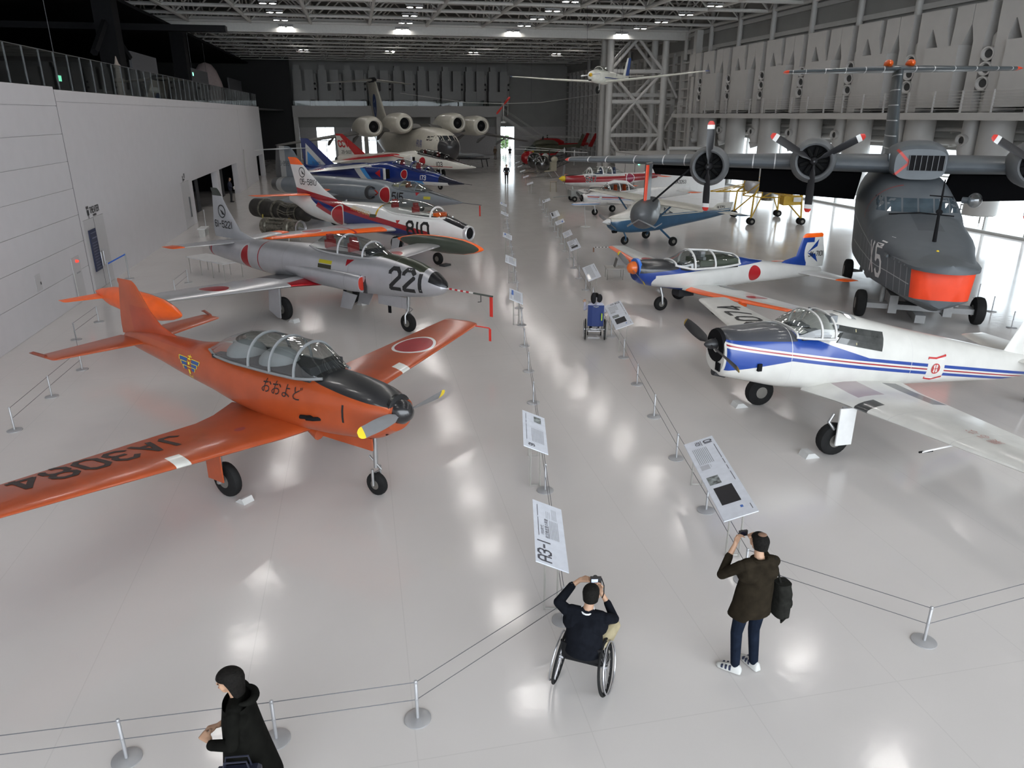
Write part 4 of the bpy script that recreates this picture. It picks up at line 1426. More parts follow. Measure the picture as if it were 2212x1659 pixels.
# ---------------------------------------------------------------- grey needle-nosed jet 515
def grey_jet():
    r = craft('grey_jet_fighter', 'grey needle-nosed jet numbered 515 with T-tail and side intakes', -2.32, 37.65, -40)
    G = (.20, .225, .25)
    body = paint('grey_jet_body', G, [
        ((.05, .058, .062), ('and', ('x', -3.0, 0), ('h', .16, 0, 1, -1.75))),
        ((.06, .065, .07), ('x', -.9, 2)),
        ((.20, .225, .25), ('and', ('x', -.9, 2), ('h', -.16, 0, -1, 1.76))),
        ((.42, .42, .41), ('x', -16.0, -15.4)), ((.1, .1, .1), ('x', -17, -16.0)),
        *rondel(-5.5, 1.86, .40),
        ((.5, .45, .05), ('and', ('x', -2.65, -2.2), ('z', 1.82, 1.96), ('y', -9, 0))),
        (RED, ('and', ('poly', 'xz', [(-3.3, 2.12), (-3.0, 2.12), (-3.15, 1.95)]), ('y', -9, 0))),
    ], .42, .1, .1, .05)
    f = fuse(r, [(-.25, 1.77, .03, .03, .03, 2), (-1.2, 1.8, .22, .2, .22, 2), (-2.6, 1.82, .42, .40, .42, 2), (-4.0, 1.8, .55, .5, .55, 2.1), (-5.2, 1.8, .6, .62, .58, 2.2), (-6.6, 1.8, .62, .76, .6, 2.2), (-10, 1.85, .74, .70, .68, 2.2), (-12.9, 1.85, .70, .65, .66, 2.1), (-15.3, 1.82, .55, .5, .5, 2), (-16.6, 1.8, .45, .42, .42, 2)], body, 36)
    for s_ in (1, -1):
        o = loft(MB(), [(-6.5, 1.95, .34, .35, .37, 2.1), (-7.5, 1.95, .38, .36, .4, 2.1), (-9.5, 1.92, .34, .32, .38, 2.1), (-12, 1.9, .1, .2, .2, 2)], 22, 4)
        o.v = [(a, b + s_ * .78, c) for a, b, c in o.v]
        it = o.build('air_intake', body, r, smooth=True)
        MB().lathe([(-6.5, .37), (-6.3, .33), (-6.32, .29), (-6.6, .3)], (0, s_ * .8, 1.95), 'x', 20, (False, False)).build('intake_lip', dark_grey, it, smooth=True)
        MB().lathe([(-6.6, .26), (-6.3, .2), (-5.95, .02)], (0, s_ * .78, 1.94), 'x', 16).build('intake_cone', mat('cone_grey', (.12, .13, .14)), it, smooth=True)
        MB().prism([(-6.28, 2.08), (-6.2, 2.08), (-6.0, 1.94), (-6.2, 1.8), (-6.28, 1.8), (-6.08, 1.94)], s_ * .62 - .03, s_ * .62 + .03, 'y').build('warning_mark', redp, r)
    pair(r, [(.6, -8.6, 3.4, 1.78, .05), (3.2, -10.2, 1.6, 1.35, .05)], body, .08)
    fi = fin(r, [(2.2, -12.9, 3.7, 0, .05), (2.7, -13.35, 3.3, 0, .05), (3.85, -14.45, 1.95, 0, .06), (4.05, -14.75, 1.5, 0, .06)], body, .08)
    pair(r, [(.03, -14.7, 1.5, 3.98, .06), (1.78, -15.4, .7, 3.95, .05)], body, .06, 'tailplane')
    cst = [(-2.5, 2.16, .2, .06, 2), (-3.0, 2.16, .34, .24, 2), (-3.85, 2.18, .42, .46, 2), (-4.5, 2.2, .42, .42, 2), (-5.2, 2.28, .36, .2, 2)]
    canopy(r, cst, [-3.35, -4.5], mat('grey_frame', (.16, .18, .2), .4), can_gl, .03)
    MB().box(-4.6, -2.7, -.3, .3, 2.16, 2.22).build('cockpit_floor', cock_dk, r)
    seat(r, -4.0, 0, 2.12, mat('seat_brown', (.2, .06, .03)), .32)
    MB().box(-5.1, -4.65, -.3, .3, 2.2, 2.42).build('rear_deck_panel', mat('pale_cream', (.5, .47, .3), .6), r)
    strut(r, [(-.3, 0, 1.77), (1.05, 0, 1.75)], .018, mat('grey_paint_dark', (.1, .1, .11)), 'pitot_tube')
    MB().box(.9, .98, -.005, .005, 1.2, 1.72).build('warning_ribbon', redp, r)
    wheel(r, -3.9, 0, .25, .15)
    strut(r, [(-3.7, 0, 1.4), (-3.9, .13, .5), (-3.9, .13, .25)], .05)
    for s_ in (1, -1):
        wheel(r, -9.2, s_ * 1.3, .33, .2)
        strut(r, [(-8.8, s_ * .6, 1.4), (-9.2, s_ * 1.2, .6), (-9.2, s_ * 1.2, .33)], .07)
    side_text(r, [f], '515', -4.5, 1.82, .42, INK, -1, .6, .18, .4)
    side_text(r, [fi], '36-8515', -15.6, 3.1, .26, mat('faded_ink', (.1, .11, .12)), -1, .55, .14, .35)
    return r


grey_jet()


# ---------------------------------------------------------------- twin-seat supersonic jets: blue 173 and red/white 103
def sharp_jet(label, X, Y, yaw, P, num, name):
    r = craft(name, label, X, Y, yaw)
    body = paint(name + '_body', P['base'], P['body'], .25, 0, .5, .03)
    f = fuse(r, [(.3, 1.95, .03, .03, .03, 2), (-.8, 2.0, .22, .22, .2, 2), (-2.1, 2.08, .42, .44, .36, 2.2), (-3.6, 2.15, .54, .56, .42, 2.4), (-5.2, 2.2, .62, .72, .5, 2.4), (-6.2, 2.2, .72, .88, .6, 2.4), (-8.6, 2.2, .9, .64, .7, 2.6), (-11.2, 2.15, .9, .52, .65, 2.5), (-13.5, 2.1, .8, .48, .55, 2.3), (-15.6, 2.1, .6, .42, .42, 2.1)], body, 40)
    for s_ in (1, -1):
        MB().lathe([(-16.0, .26), (-15.5, .33)], (0, s_ * .3, 2.05), 'x', 16).build('jet_nozzle', dark_grey, r, smooth=True)
        o = loft(MB(), [(-5.75, 2.32, .26, .36, .36, 4), (-6.5, 2.32, .3, .4, .4, 4), (-9, 2.28, .2, .4, .45, 3), (-11, 2.2, .05, .3, .3, 2)], 24, 4)
        o.v = [(a, b + s_ * .92, c) for a, b, c in o.v]
        it = o.build('air_intake', body, r, smooth=True)
        MB().box(-5.78, -5.6, s_ * 1.19 - .03, s_ * 1.19 + .03, 1.98, 2.68).build('intake_lip', whitep, it)
        MB().box(-5.77, -5.73, s_ * .92 - .22, s_ * .92 + .22, 2.02, 2.62).build('intake_mouth', P.get('mouth', black_m), it)
    pair(r, [(.6, -7.4, 4.2, 2.72, .05), (3.8, -10.3, 1.2, 2.36, .05)], paint(name + '_wing', P['base'], P['wing'], .25, 0, .5, .03), .05)
    fi = fin(r, [(2.45, -12.1, 4.0, 0, .05), (2.66, -12.45, 3.6, 0, .05), (4.28, -15.25, 1.0, 0, .06)], paint(name + '_fin', P['base'], P['fin'], .25, 0, .5, .03), .05)
    pair(r, [(.55, -12.9, 2.4, 2.15, .05), (2.3, -15.0, .95, 1.78, .05)], body if 'stab' not in P else paint(name + '_stab', P['base'], P['stab'], .25, 0, .5), .05, 'tailplane')
    cst = [(-2.0, 2.46, .18, .05, 2), (-2.7, 2.5, .36, .34, 2), (-3.6, 2.58, .44, .52, 2), (-4.0, 2.64, .44, .46, 2)]
    cs2 = [(-4.02, 2.66, .44, .46, 2), (-4.9, 2.78, .48, .45, 2), (-5.5, 2.84, .44, .34, 2), (-5.9, 2.9, .36, .16, 2)]
    fr = mat(name + '_frame', P['frame'], .4)
    canopy(r, cst, [-2.75, -3.95], fr, P['glass'], .03)
    canopy(r, cs2, [-4.05, -5.5], fr, P['glass'], .03)
    seat(r, -3.5, 0, 2.5, seat_red, .40)
    seat(r, -5.0, 0, 2.6, seat_red, .44)
    strut(r, [(.25, 0, 1.95), (.95, 0, 1.94)], .015, dark_grey, 'pitot_tube')
    wheel(r, -3.6, 0, .24, .14)
    strut(r, [(-3.5, 0, 1.8), (-3.6, .12, .6), (-3.6, .12, .24)], .05)
    for s_ in (1, -1):
        wheel(r, -9.0, s_ * 1.1, .33, .2)
        strut(r, [(-8.9, s_ * .8, 1.6), (-9.0, s_ * .98, .33)], .07)
        MB().box(-9.4, -8.6, s_ * 1.25 - .015, s_ * 1.25 + .015, .7, 1.6).build('gear_door', body, r)
    side_text(r, [f], num, *P['num'], -1, .6, .17, .35)
    return r, f, fi


BL_, LB_, WH_ = (.012, .03, .17), (.05, .30, .72), (.68, .68, .67)
rj, fj, fij = sharp_jet('dark blue twin-seat jet numbered 173 with white and light blue fin triangles', -3.17, 46.58, -39.7, dict(
    base=BL_, frame=(.02, .03, .12), glass=can_gl,
    body=[((.012, .014, .03), ('and', ('x', -1.6, 1), ('h', .0, 0, 1, -1.86))), ((.012, .014, .03), ('x', -.9, 1)),
          (WH_, ('and', ('h', 0, 0, -1, 1.97), ('x', -2.9, -.9))), (LB_, ('and', ('h', 0, 0, -1, 1.97), ('x', -4.2, -2.9))),
          *rondel(-4.5, 2.33, .27), (LB_, ('and', ('poly', 'xz', [(-8.2, 2.6), (-7.7, 2.6), (-6.6, 1.6), (-7.1, 1.6)]))),
          (WH_, ('and', ('poly', 'xz', [(-8.9, 2.6), (-8.2, 2.6), (-7.1, 1.6), (-7.8, 1.6)]))),
          (RED, ('and', ('poly', 'xz', [(-6.6, 2.35), (-6.1, 2.6), (-6.1, 2.1)]), ('y', -9, 0)))],
    wing=[(WH_, ('or', ('h', 1, .9, 0, 8.05), ('h', 1, -.9, 0, 8.05))), (RED, ('or', ('e', 'xy', -10.4, -2.9, .5, .3), ('e', 'xy', -10.4, 2.9, .5, .3)))],
    fin=[(WH_, ('poly', 'xz', [(-15.85, 2.35), (-13.0, 2.35), (-15.65, 4.0)])), (LB_, ('poly', 'xz', [(-15.6, 2.35), (-13.75, 2.35), (-15.5, 3.45)]))],
    num=('', 0, 0, 0) if False else (-2.85, 2.2, .26, INKW)), '173', 'blue_display_jet')
side_text(rj, [fij], '29-5173', -14.5, 2.62, .2, INKB, -1, .6, .16, .35)
rj, fj, fij = sharp_jet('white and red research jet numbered 103 with CCV on its red fin', -3.15, 61.57, -36.1, dict(
    base=(.66, .64, .58), frame=(.03, .02, .02), glass=can_dk, mouth=black_m,
    body=[((.02, .012, .012), ('and', ('x', -9, -.2), ('h', .17, 0, 1, -2.02), ('z', 2.0, 4))), ((.40, .02, .02), ('and', ('x', -5.2, -1.9), ('z', 1.88, 1.93))),
          *rondel(-5.0, 2.28, .33, ring=0), ((.40, .02, .02), ('and', ('x', -9.8, -6.5), ('h', .1, 0, 1, -1.83), ('h', -.1, 0, -1, 1.9)))],
    wing=[(RED, ('or', ('e', 'xy', -10.2, -2.6, .45, .3), ('e', 'xy', -10.2, 2.6, .45, .3))), (RED, ('or', ('h', 1, .9, 0, 8.0), ('h', 1, -.9, 0, 8.0)))],
    fin=[((.42, .012, .012), ('or', ('h', 1, 0, 1.15, 10.9), ('z', 4.15, 5)))],
    num=(-3.2, 2.1, .34, INK)), '103', 'white_research_jet')
side_text(rj, [fij], 'CCV', -15.2, 3.45, .5, INKR, -1, .75, .26, .3, slant=-.3)
side_text(rj, [fij], '29-5103', -14.9, 2.75, .26, INK, -1, .6, .16, .35)
# ---------------------------------------------------------------- grey flying boat
def flying_boat():
    r = craft('grey_flying_boat', 'large dark grey four-engined flying boat marked X5 with orange bow panel', 11.48 - .17, 18.34 + .05, -108.4)
    G = (.095, .108, .12)
    LN = (.45, .46, .47)
    lines = [('and', ('z', 1.52, 1.545), ('x', -9.5, -1.45)), ('and', ('z', .98, 1.0), ('x', -6, -1.5)), ('and', ('h', .075, 0, 1, -1.615), ('h', -.075, 0, -1, 1.64), ('x', -10, -4.9))]
    vert = ('and', ('z', .8, 2.05), ('or', *[('x', x - .012, x + .012) for x in (-1.62, -2.1, -2.6, -3.2, -5.3, -5.9, -6.6, -7.4)]))
    body = paint('flying_boat_hull', G, [
        (LN, ('and', ('y', -3, -.5), ('or', *lines, vert))),
        ((.85, .06, .012), ('and', ('x', -1.36, 0), ('z', 1.2, 2.0))),
        ((.25, .03, .02), ('and', ('x', -7.35, -7.3), ('y', -3, -.4), ('z', 2.6, 3.9))),
        ((.06, .07, .08), ('and', ('x', -6.0, -4.2), ('y', -.28, .45), ('z', 2.4, 3.2))),
    ], .55, 0, .0, .06)
    rows = []
    for x, zk, yc, zc, ys, zs, zt, e in resample([(-1.05, .98, .28, 1.12, .45, 1.9, 2.1, 2.5), (-1.14, .92, .58, 1.16, .64, 1.95, 2.14, 3), (-1.32, .85, .72, 1.18, .78, 1.98, 2.17, 3), (-2.2, .66, .88, 1.12, .96, 2.0, 2.26, 3), (-3.2, .52, 1.05, 1.06, 1.14, 2.02, 2.46, 2.6), (-4.6, .44, 1.3, 1.02, 1.4, 2.1, 2.73, 2.5), (-6.0, .40, 1.36, 1.0, 1.44, 2.3, 2.95, 2.4), (-6.15, .40, 1.36, 1.0, 1.44, 2.32, 2.98, 2.4), (-6.65, .38, 1.38, 1.0, 1.45, 2.4, 3.40, 2.5), (-7.6, .36, 1.4, 1.0, 1.46, 2.5, 3.85, 2.4), (-9, .36, 1.4, 1.0, 1.46, 2.6, 4.2, 2.3), (-11, .5, 1.3, 1.1, 1.4, 2.7, 4.15, 2.3), (-13.5, 1.1, .9, 1.6, 1.1, 2.9, 4.0, 2.2), (-16, 2.2, .4, 2.5, .6, 3.2, 3.9, 2.1), (-18.2, 3.1, .1, 3.2, .15, 3.4, 3.7, 2)], 3):
        half = [(0, zk), (yc * .5, zk + (zc - zk) * .42), (yc, zc), (yc + (ys - yc) * .5, zc + (zs - zc) * .5)]
        for k in range(10):
            t = PI / 2 * k / 9
            half.append((ys * math.cos(t) ** (2 / e) if k < 9 else 0, zs + (zt - zs) * math.sin(t) ** (2 / e)))
        rows.append([(x, y, z) for y, z in half] + [(x, -y, z) for y, z in reversed(half[1:-1])])
    f = MB().grid(rows, caps=(True, True)).build('hull', body, r, smooth=True, auto=32, keep=True)
    # flared bow deck
    rw, rb = [], []
    for x, Y_ in ((-3.3, 1.13), (-2.6, 1.06), (-2.0, .99), (-1.4, .9), (-1.0, .78), (-.72, .58), (-.55, .35), (-.47, .1)):
        row = [(x, Y_ * t, 2.04 + (.16 + .06 * max(0, -x - 1.5)) * (1 - t * t) + .06 * (x + 3.3) * .4) for t in [-1 + k / 6 for k in range(13)]]
        rw.append(row + [(a, b, 1.97 + .02 * (a + 3.3)) for a, b, c in reversed(row)])
    MB().grid(rw, caps=(True, True)).build('bow_deck', body, r, smooth=True, auto=50)
    MB().lathe([(0, .05), (.06, .05), (.1, .02)], (-2.5, 0, 2.24), 'z', 10).build('deck_fitting', yel, r)
    # windscreen
    wg = mat('flying_boat_window', (.05, .07, .085), .08, 0, .6, var=.3, scale=1.5)
    tr = bvh(f)
    y = -1.32
    for wd in (.3, .46, .46, .46, .46, .3):
        qs = [[(y + .025 + (wd - .05) * i / 4, -.2 + .4 * j / 3), (y + .025 + (wd - .05) * (i + 1) / 4, -.2 + .4 * j / 3), (y + .025 + (wd - .05) * (i + 1) / 4, -.2 + .4 * (j + 1) / 3), (y + .025 + (wd - .05) * i / 4, -.2 + .4 * (j + 1) / 3)] for i in range(4) for j in range(3)]
        decal(qs, tr, (-3.5, .06, 3.17), (0, 1, 0), (0, 0, 1), (-1, 0, 0), wg, 'window_pane', r, .012)
        y += wd + .01
    MB().tube([(-6.02, -.9, 2.90), (-5.96, 0, 2.98), (-6.02, 1.0, 2.9)], .022, 6).build('wiper_bar', black_m, r)
    # X5
    for tx, x, st_ in (('X', -4.72, .13), ('5', -3.98, .15)):
        decal(strokes(tx, .92, .48, st_), tr, (x, -2, 1.72), (1, 0, .05), (0, 0, 1), (0, 1, 0), INKW, 'number_marking', r)
    decal(disc_quads(0, .17, 6), tr, (-3.85, -2, 2.32), (1, 0, 0), (0, 0, 1), (0, 1, 0), INKW, 'patch_marking', r)
    MB().box(-3.75, -3.0, -1.22, -1.16, 1.98, 2.06).build('hand_rail', body, r)
    # wing and flaps
    stripe = ('or', *[('y', y_ - .02, y_ + .02) for q in (12.3, 11.5, 10.8, 9.7, 8.6, 7.8, 5.35, 4.6) for y_ in (q, -q)])
    wm = paint('flying_boat_wing', (.085, .098, .11), [((.6, .61, .62), ('and', stripe, ('h', 1, 0, .4, 7.1))), ((.6, .6, .58), ('or', ('y', 12.38, 14), ('y', -14, -12.38))), ((.7, .05, .03), ('and', ('or', ('y', 12.3, 14), ('y', -14, -12.3)), ('x', -8.6, -8.1)))], .45, 0, .05)
    pair(r, [(.6, -7.85, 3.2, 4.28, .23), (4, -7.85, 3.1, 4.3, .21), (8, -7.95, 2.6, 4.3, .18), (12.2, -8.1, 1.7, 4.28, .13)], wm, .3)
    fl = mat('flap_black', (.005, .005, .006), .85, spec=.05)
    for s_ in (1, -1):
        for y0, y1, zb, xb in ((1.48, 5.05, 2.85, -10.9), (5.1, 9.2, 3.45, -10.7)):
            MB().grid([[(-9.9, s_ * y0, 4.1), (-9.7, s_ * y0, 3.9), (xb, s_ * y0, zb), (xb - .25, s_ * y0, zb + .1)], [(-9.9, s_ * y1, 4.1), (-9.7, s_ * y1, 3.95), (xb + .1, s_ * y1, zb + .2), (xb - .15, s_ * y1, zb + .3)]], caps=(True, True)).build('flap', fl, r)
    # hump with grille
    hp = fuse(r, [(-7.4, 4.4, .78, .48, .5, 3.4), (-7.6, 4.4, .86, .62, .5, 3), (-8.3, 4.4, .9, .74, .5, 2.8), (-9.6, 4.4, .86, .66, .5, 2.6), (-11.0, 4.3, .6, .45, .4, 2.3), (-12.2, 4.2, .2, .15, .2, 2)], paint('hump_paint', G, [((.45, .04, .03), ('and', ('x', -7.62, -7.3), ('or', ('and', ('h', 0, 1, 1, -4.05 - .0), ('h', 0, -1, -1, 4.17), ('y', -.8, -.33)), ('and', ('h', 0, -1, 1, -4.72), ('h', 0, 1, -1, 4.84), ('y', -.8, -.33)))))], .5, 0, 0), 30, 4, 'engine_hump')
    MB().box(-7.41, -7.36, -.36, .72, 4.2, 4.68).build('grille_mouth', black_m, hp)
    for k in range(7):
        MB().box(-7.36, -7.33, -.36 + .174 * k + (.0), -.34 + .174 * k + .0, 4.2, 4.68).build('grille_bar', mat('grille_grey', (.10, .105, .11)), hp)
    MB().tube([(-8.0, -.86, 4.35), (-8.0, -.9, 4.7)], .05, 6).build('side_window', wg, hp)
    # tail
    fs = ('or', *[('z', z - .02, z + .02) for z in (7.52, 6.93, 6.33, 5.73, 5.13, 4.65)])
    fin(r, [(3.6, -12.9, 4.6, 0, .10), (4.5, -13.3, 3.7, 0, .13), (5.2, -13.9, 3.1, 0, .15), (6.4, -14.7, 2.7, 0, .15), (7.7, -15.2, 2.5, 0, .14)], paint('flying_boat_fin', (.07, .085, .095), [((.55, .57, .58), ('and', fs, ('y', -9, .05)))], .45), .06)
    ss = ('or', *[('y', y_ - .018, y_ + .018) for q in (4.19, 3.66, 2.87, 2.07, 1.3, .6) for y_ in (q, -q)])
    pair(r, [(.0, -15.3, 2.4, 7.75, .14), (4.4, -15.9, 1.4, 7.72, .13)], paint('flying_boat_stab', (.065, .08, .09), [((.55, .57, .58), ss), ((.85, .06, .012), ('or', ('y', 4.36, 9), ('y', -9, -4.36)))], .45), .2, 'tailplane')
    for s_ in (-.42, .42):
        MB().lathe([(-17.0, .02), (-16.6, .12), (-16.1, .17), (-15.6, .13), (-15.4, .03)], (0, s_, 7.98), 'x', 16).build('fin_bullet', orangep, r, smooth=True)
    # engines
    for y_, z_, bl_, rr in ((3.34, 4.45, (30, 150, 270), 1.72), (-3.34, 4.45, (30, 150, 270), 1.72), (6.85, 4.2, (91, 271), 1.55), (-6.85, 4.2, (91, 271), 1.55)):
        k = 1.0 if abs(y_) < 5 else .93
        n_ = MB().lathe([(-10.3, .1), (-9.4, .42), (-8.4, .66), (-8.0, .74), (-7.6, .76), (-7.25, .7), (-7.12, .6), (-7.16, .53), (-7.4, .52)], (0, y_, z_), 'x', 36, (True, False))
        n_.v = [(a, y_ + (b - y_) * k, z_ + (c - z_) * k) for a, b, c in n_.v]
        eg = n_.build('engine_nacelle', mat('nacelle_grey', (.12, .125, .13), .45), r, smooth=True, auto=60)
        MB().lathe([(-7.5, .53 * k), (-7.5, 0)], (0, y_, z_), 'x', 24, (False, False)).build('engine_face', black_m, eg)
        for q in range(9):
            a = 2 * PI * q / 9
            MB().tube([(-7.42, y_ + .15 * math.cos(a), z_ + .15 * math.sin(a)), (-7.42, y_ + .46 * math.cos(a), z_ + .46 * math.sin(a))], .07, 8).build('cylinder_head', mat('engine_dark', (.009, .009, .009), .8, spec=.08), eg, smooth=True)
        pr = MB().lathe([(-7.4, .14), (-7.15, .13), (-7.0, .1), (-6.9, .03)], (0, y_, z_), 'x', 16).build('propeller_hub', blade_blk, r, smooth=True)
        for a in bl_:
            blade(pr, (-7.1, y_, z_), rr, a, .3, blade_blk, redp, tip=.13, white=.14, pitch=20, r0=.08)
    # deck mast and search light
    MB().tube([(-3.25, .02, 2.4), (-3.35, .02, 3.2), (-3.55, .05, 4.2)], [.06, .04, .02], 8).build('deck_mast', black_m, r, smooth=True)
    MB().tube([(-3.5, -.28, 3.75), (-3.5, .33, 3.72)], .02, 6).build('mast_arm', black_m, r)
    MB().lathe([(-.06, .08), (.06, .08)], (-3.4, .03, 3.3), 'x', 10).build('mast_drum', black_m, r)
    MB().ell((-7.0, 1.72, 3.32), (.22, .22, .24)).build('search_light', glass('lamp_bubble', (.75, .78, .8), .3), r, smooth=True)
    MB().tube([(-7.2, 1.4, 3.3), (-7.1, 1.6, 3.3)], .1, 8).build('lamp_mount', body, r)
    # stabilising floats
    fm = paint('float_paint', (.075, .08, .085), [], .5)
    for s_ in (1, -1):
        yy = s_ * 8.95
        fo = loft(MB(), [(-5.35, 2.62, .04, .05, .05, 2), (-5.5, 2.6, .24, .28, .25, 2), (-5.9, 2.55, .42, .46, .48, 2.1), (-6.8, 2.52, .5, .5, .55, 2.2), (-8.0, 2.6, .4, .4, .42, 2.1), (-9.2, 2.75, .1, .12, .12, 2)], 28, 4)
        fo.v = [(a, b + yy, c) for a, b, c in fo.v]
        fo = fo.build('wing_float', fm, r, smooth=True)
        for t_ in (1, -1):
            MB().grid([[(-5.2, yy, 2.5), (-5.3, yy, 2.44)], [(-5.9, yy + t_ * .52, 2.16), (-5.9, yy + t_ * .5, 2.1)], [(-7.5, yy + t_ * .56, 2.1), (-7.5, yy + t_ * .54, 2.04)]], closed=False).build('float_chine', mat('chine_grey', (.3, .31, .32), .4, .4), fo)
        py = MB().grid([[(-6.35, yy, 2.95), (-6.9, yy + .13, 2.95), (-7.7, yy, 2.95), (-6.9, yy - .13, 2.95)], [(-6.5, yy, 4.3), (-7.0, yy + .13, 4.3), (-7.8, yy, 4.3), (-7.0, yy - .13, 4.3)]], caps=(True, True)).build('float_pylon', fm, r)
        MB().grid([[(-6.33, yy - .02, 2.95), (-6.33, yy + .02, 2.95), (-6.5, yy + .06, 2.95), (-6.5, yy - .06, 2.95)], [(-6.48, yy - .02, 4.25), (-6.48, yy + .02, 4.25), (-6.65, yy + .06, 4.25), (-6.65, yy - .06, 4.25)]], caps=(True, True)).build('pylon_edge', mat('pylon_red', (.75, .06, .015), .5), py)
        MB().tube([(-6.4, yy - s_ * .3, 3.0), (-7.4, s_ * 7.4, 4.2)], .035, 6).build('float_strut', black_m, r)
    # beaching gear
    for x, y_ in ((-3.65, 1.62), (-3.65, -1.62), (-9.1, 1.5), (-9.1, -1.5)):
        wheel(r, x, y_, .42, .3)
        s_ = 1 if y_ > 0 else -1
        strut(r, [(x, y_ - s_ * .15, .42), (x, s_ * 1.05, .42), (x - .3, s_ * .95, 1.15)], .07, mat('dolly_grey', (.25, .25, .25), .5))
        MB().box(x - .5, x + .4, s_ * .75 - .12, s_ * .75 + .12, .25, .8).build('beaching_bracket', mat('dolly_grey', (.25, .25, .25)), r)
    MB().box(-9.5, -3.0, -.14, .14, .06, .3).build('dolly_beam', mat('dolly_grey', (.25, .25, .25)), r)
    MB().box(-3.9, -3.4, -1.5, 1.5, .34, .5).build('dolly_axle', mat('dolly_grey', (.25, .25, .25)), r)
    return r


flying_boat()


# ---------------------------------------------------------------- white tail-dragger with blue stripes
def striped_tourer():
    r = craft('blue_striped_tourer', 'white low-wing tourer with blue and red side stripes and black propeller', 3.85, 13.18, 193)
    W, B, R_ = (.60, .59, .555), (.012, .05, .26), (.30, .012, .018)
    D = lambda lo, hi: ('and', ('h', -.175, 0, 1, -1.975 - lo), ('h', .175, 0, -1, 1.975 + hi))
    body = paint('striped_tourer_body', W, [
        (B, ('and', D(.05, .6), ('h', .36, 0, -1, 2.635), ('x', -3.0, -.03))),
        (B, ('and', D(-.6, -.05), ('h', .125, 0, 1, -1.47), ('x', -1.9, -.03))),
        (B, ('and', ('x', -7.4, -.03), ('or', D(.05, .115), D(-.115, -.05)))),
        (R_, ('and', ('x', -7.4, -.03), D(-.014, .014))),
        (W, ('and', ('x', -4.86, -4.42), D(-.3, .3))),
        ((.05, .052, .06), ('and', ('x', -1.42, 0), ('h', -.05, 0, 1, -2.06))),
        ((.55, .54, .52), ('or', ('x', -1.28, -1.27), ('x', -4.0, -3.99))),
    ], .3, 0, .35, .05)
    f = fuse(r, [(0.0, 1.74, .36, .36, .38, 2.3), (-.1, 1.74, .44, .42, .46, 2.4), (-.6, 1.68, .52, .52, .52, 2.6), (-1.3, 1.58, .57, .63, .58, 2.8), (-1.45, 1.56, .58, .56, .58, 2.8), (-2.0, 1.5, .6, .56, .6, 2.6), (-2.12, 1.49, .6, .9, .6, 2.4), (-2.5, 1.45, .6, .92, .6, 2.5), (-3.3, 1.37, .56, .78, .55, 2.4), (-4.3, 1.26, .48, .62, .48, 2.2), (-5.5, 1.1, .36, .49, .38, 2.1), (-6.9, .94, .22, .31, .28, 2), (-8.2, .9, .06, .15, .12, 2)], body, 36, 5)
    ws = pair(r, [(.35, -1.7, 2.2, .96, .15), (1.1, -1.92, 1.8, 1.0, .15), (5.35, -2.4, .9, 1.3, .12)], paint('striped_tourer_wing', W, [((.35, .28, .29), ('and', ('y', .55, 1.35), ('x', -2.75, -2.2), ('z', 1.0, 2))), ((.05, .05, .05), ('and', ('or', ('y', 1.55, 1.85), ('y', -1.85, -1.55)), ('x', -2.35, -1))), ((.5, .49, .47), ('or', ('y', 2.3, 2.31), ('y', 3.5, 3.51), ('and', ('y', 1.2, 5.2), ('x', -3.1, -3.09)))), ((.07, .07, .07), ('and', ('y', .6, 1.9), ('x', -3.62, -3.3)))], .3, 0, .3, .06), .25)
    fin(r, [(.95, -6.0, 2.35, 0, .06), (1.3, -6.7, 1.65, 0, .08), (1.9, -7.02, 1.25, 0, .09), (2.35, -7.3, .85, 0, .09)], body, .1)
    pair(r, [(.1, -6.9, 1.2, 1.08, .08), (1.65, -7.25, .7, 1.1, .08)], body, .12, 'tailplane')
    # windscreen and cabin
    cst = [(-1.38, 2.06, .46, .1, 2.6), (-1.6, 2.04, .52, .30, 2.5), (-1.85, 2.02, .55, .43, 2.4), (-2.16, 2.0, .57, .42, 2.4)]
    canopy(r, cst, [-1.4, -1.86, -2.14], mat('tourer_frame', (.6, .59, .57), .4), can_gl, .022)
    MB().box(-2.1, -1.5, -.5, .5, 2.0, 2.07).build('cockpit_floor', cock_dk, r)
    for s_ in (-.27, .27):
        seat(r, -2.0, s_, 2.0, seat_gr, .24)
    tr = bvh(f)
    wq = []
    P = [(-1.98, 1.98), (-2.26, 2.24), (-3.3, 2.02), (-3.22, 1.68)]
    n = 6
    for i in range(n):
        for j in range(3):
            def bi(a, b):
                x = (P[0][0] * (1 - a) + P[3][0] * a) * (1 - b) + (P[1][0] * (1 - a) + P[2][0] * a) * b
                z = (P[0][1] * (1 - a) + P[3][1] * a) * (1 - b) + (P[1][1] * (1 - a) + P[2][1] * a) * b
                return (x, z)
            wq.append([bi(i / n, j / 3), bi((i + 1) / n, j / 3), bi((i + 1) / n, (j + 1) / 3), bi(i / n, (j + 1) / 3)])
    dkg = mat('dark_window', (.04, .042, .04), .1, 0, .5, var=.3)
    for s_ in (1, -1):
        o = decal(wq, tr, (0, 0, 0), (1, 0, 0), (0, 0, 1), (0, -s_, 0), dkg, 'side_window', r, .012)
        decal([[(a, b) for a, b in q] for q in ([(-2.62, 1.86), (-2.60, 1.86), (-2.62, 2.14), (-2.64, 2.14)],)], tr, (0, 0, 0), (1, 0, 0), (0, 0, 1), (0, -s_, 0), mat('brass_bar', (.4, .35, .2), .4), 'window_bar', o, .018)
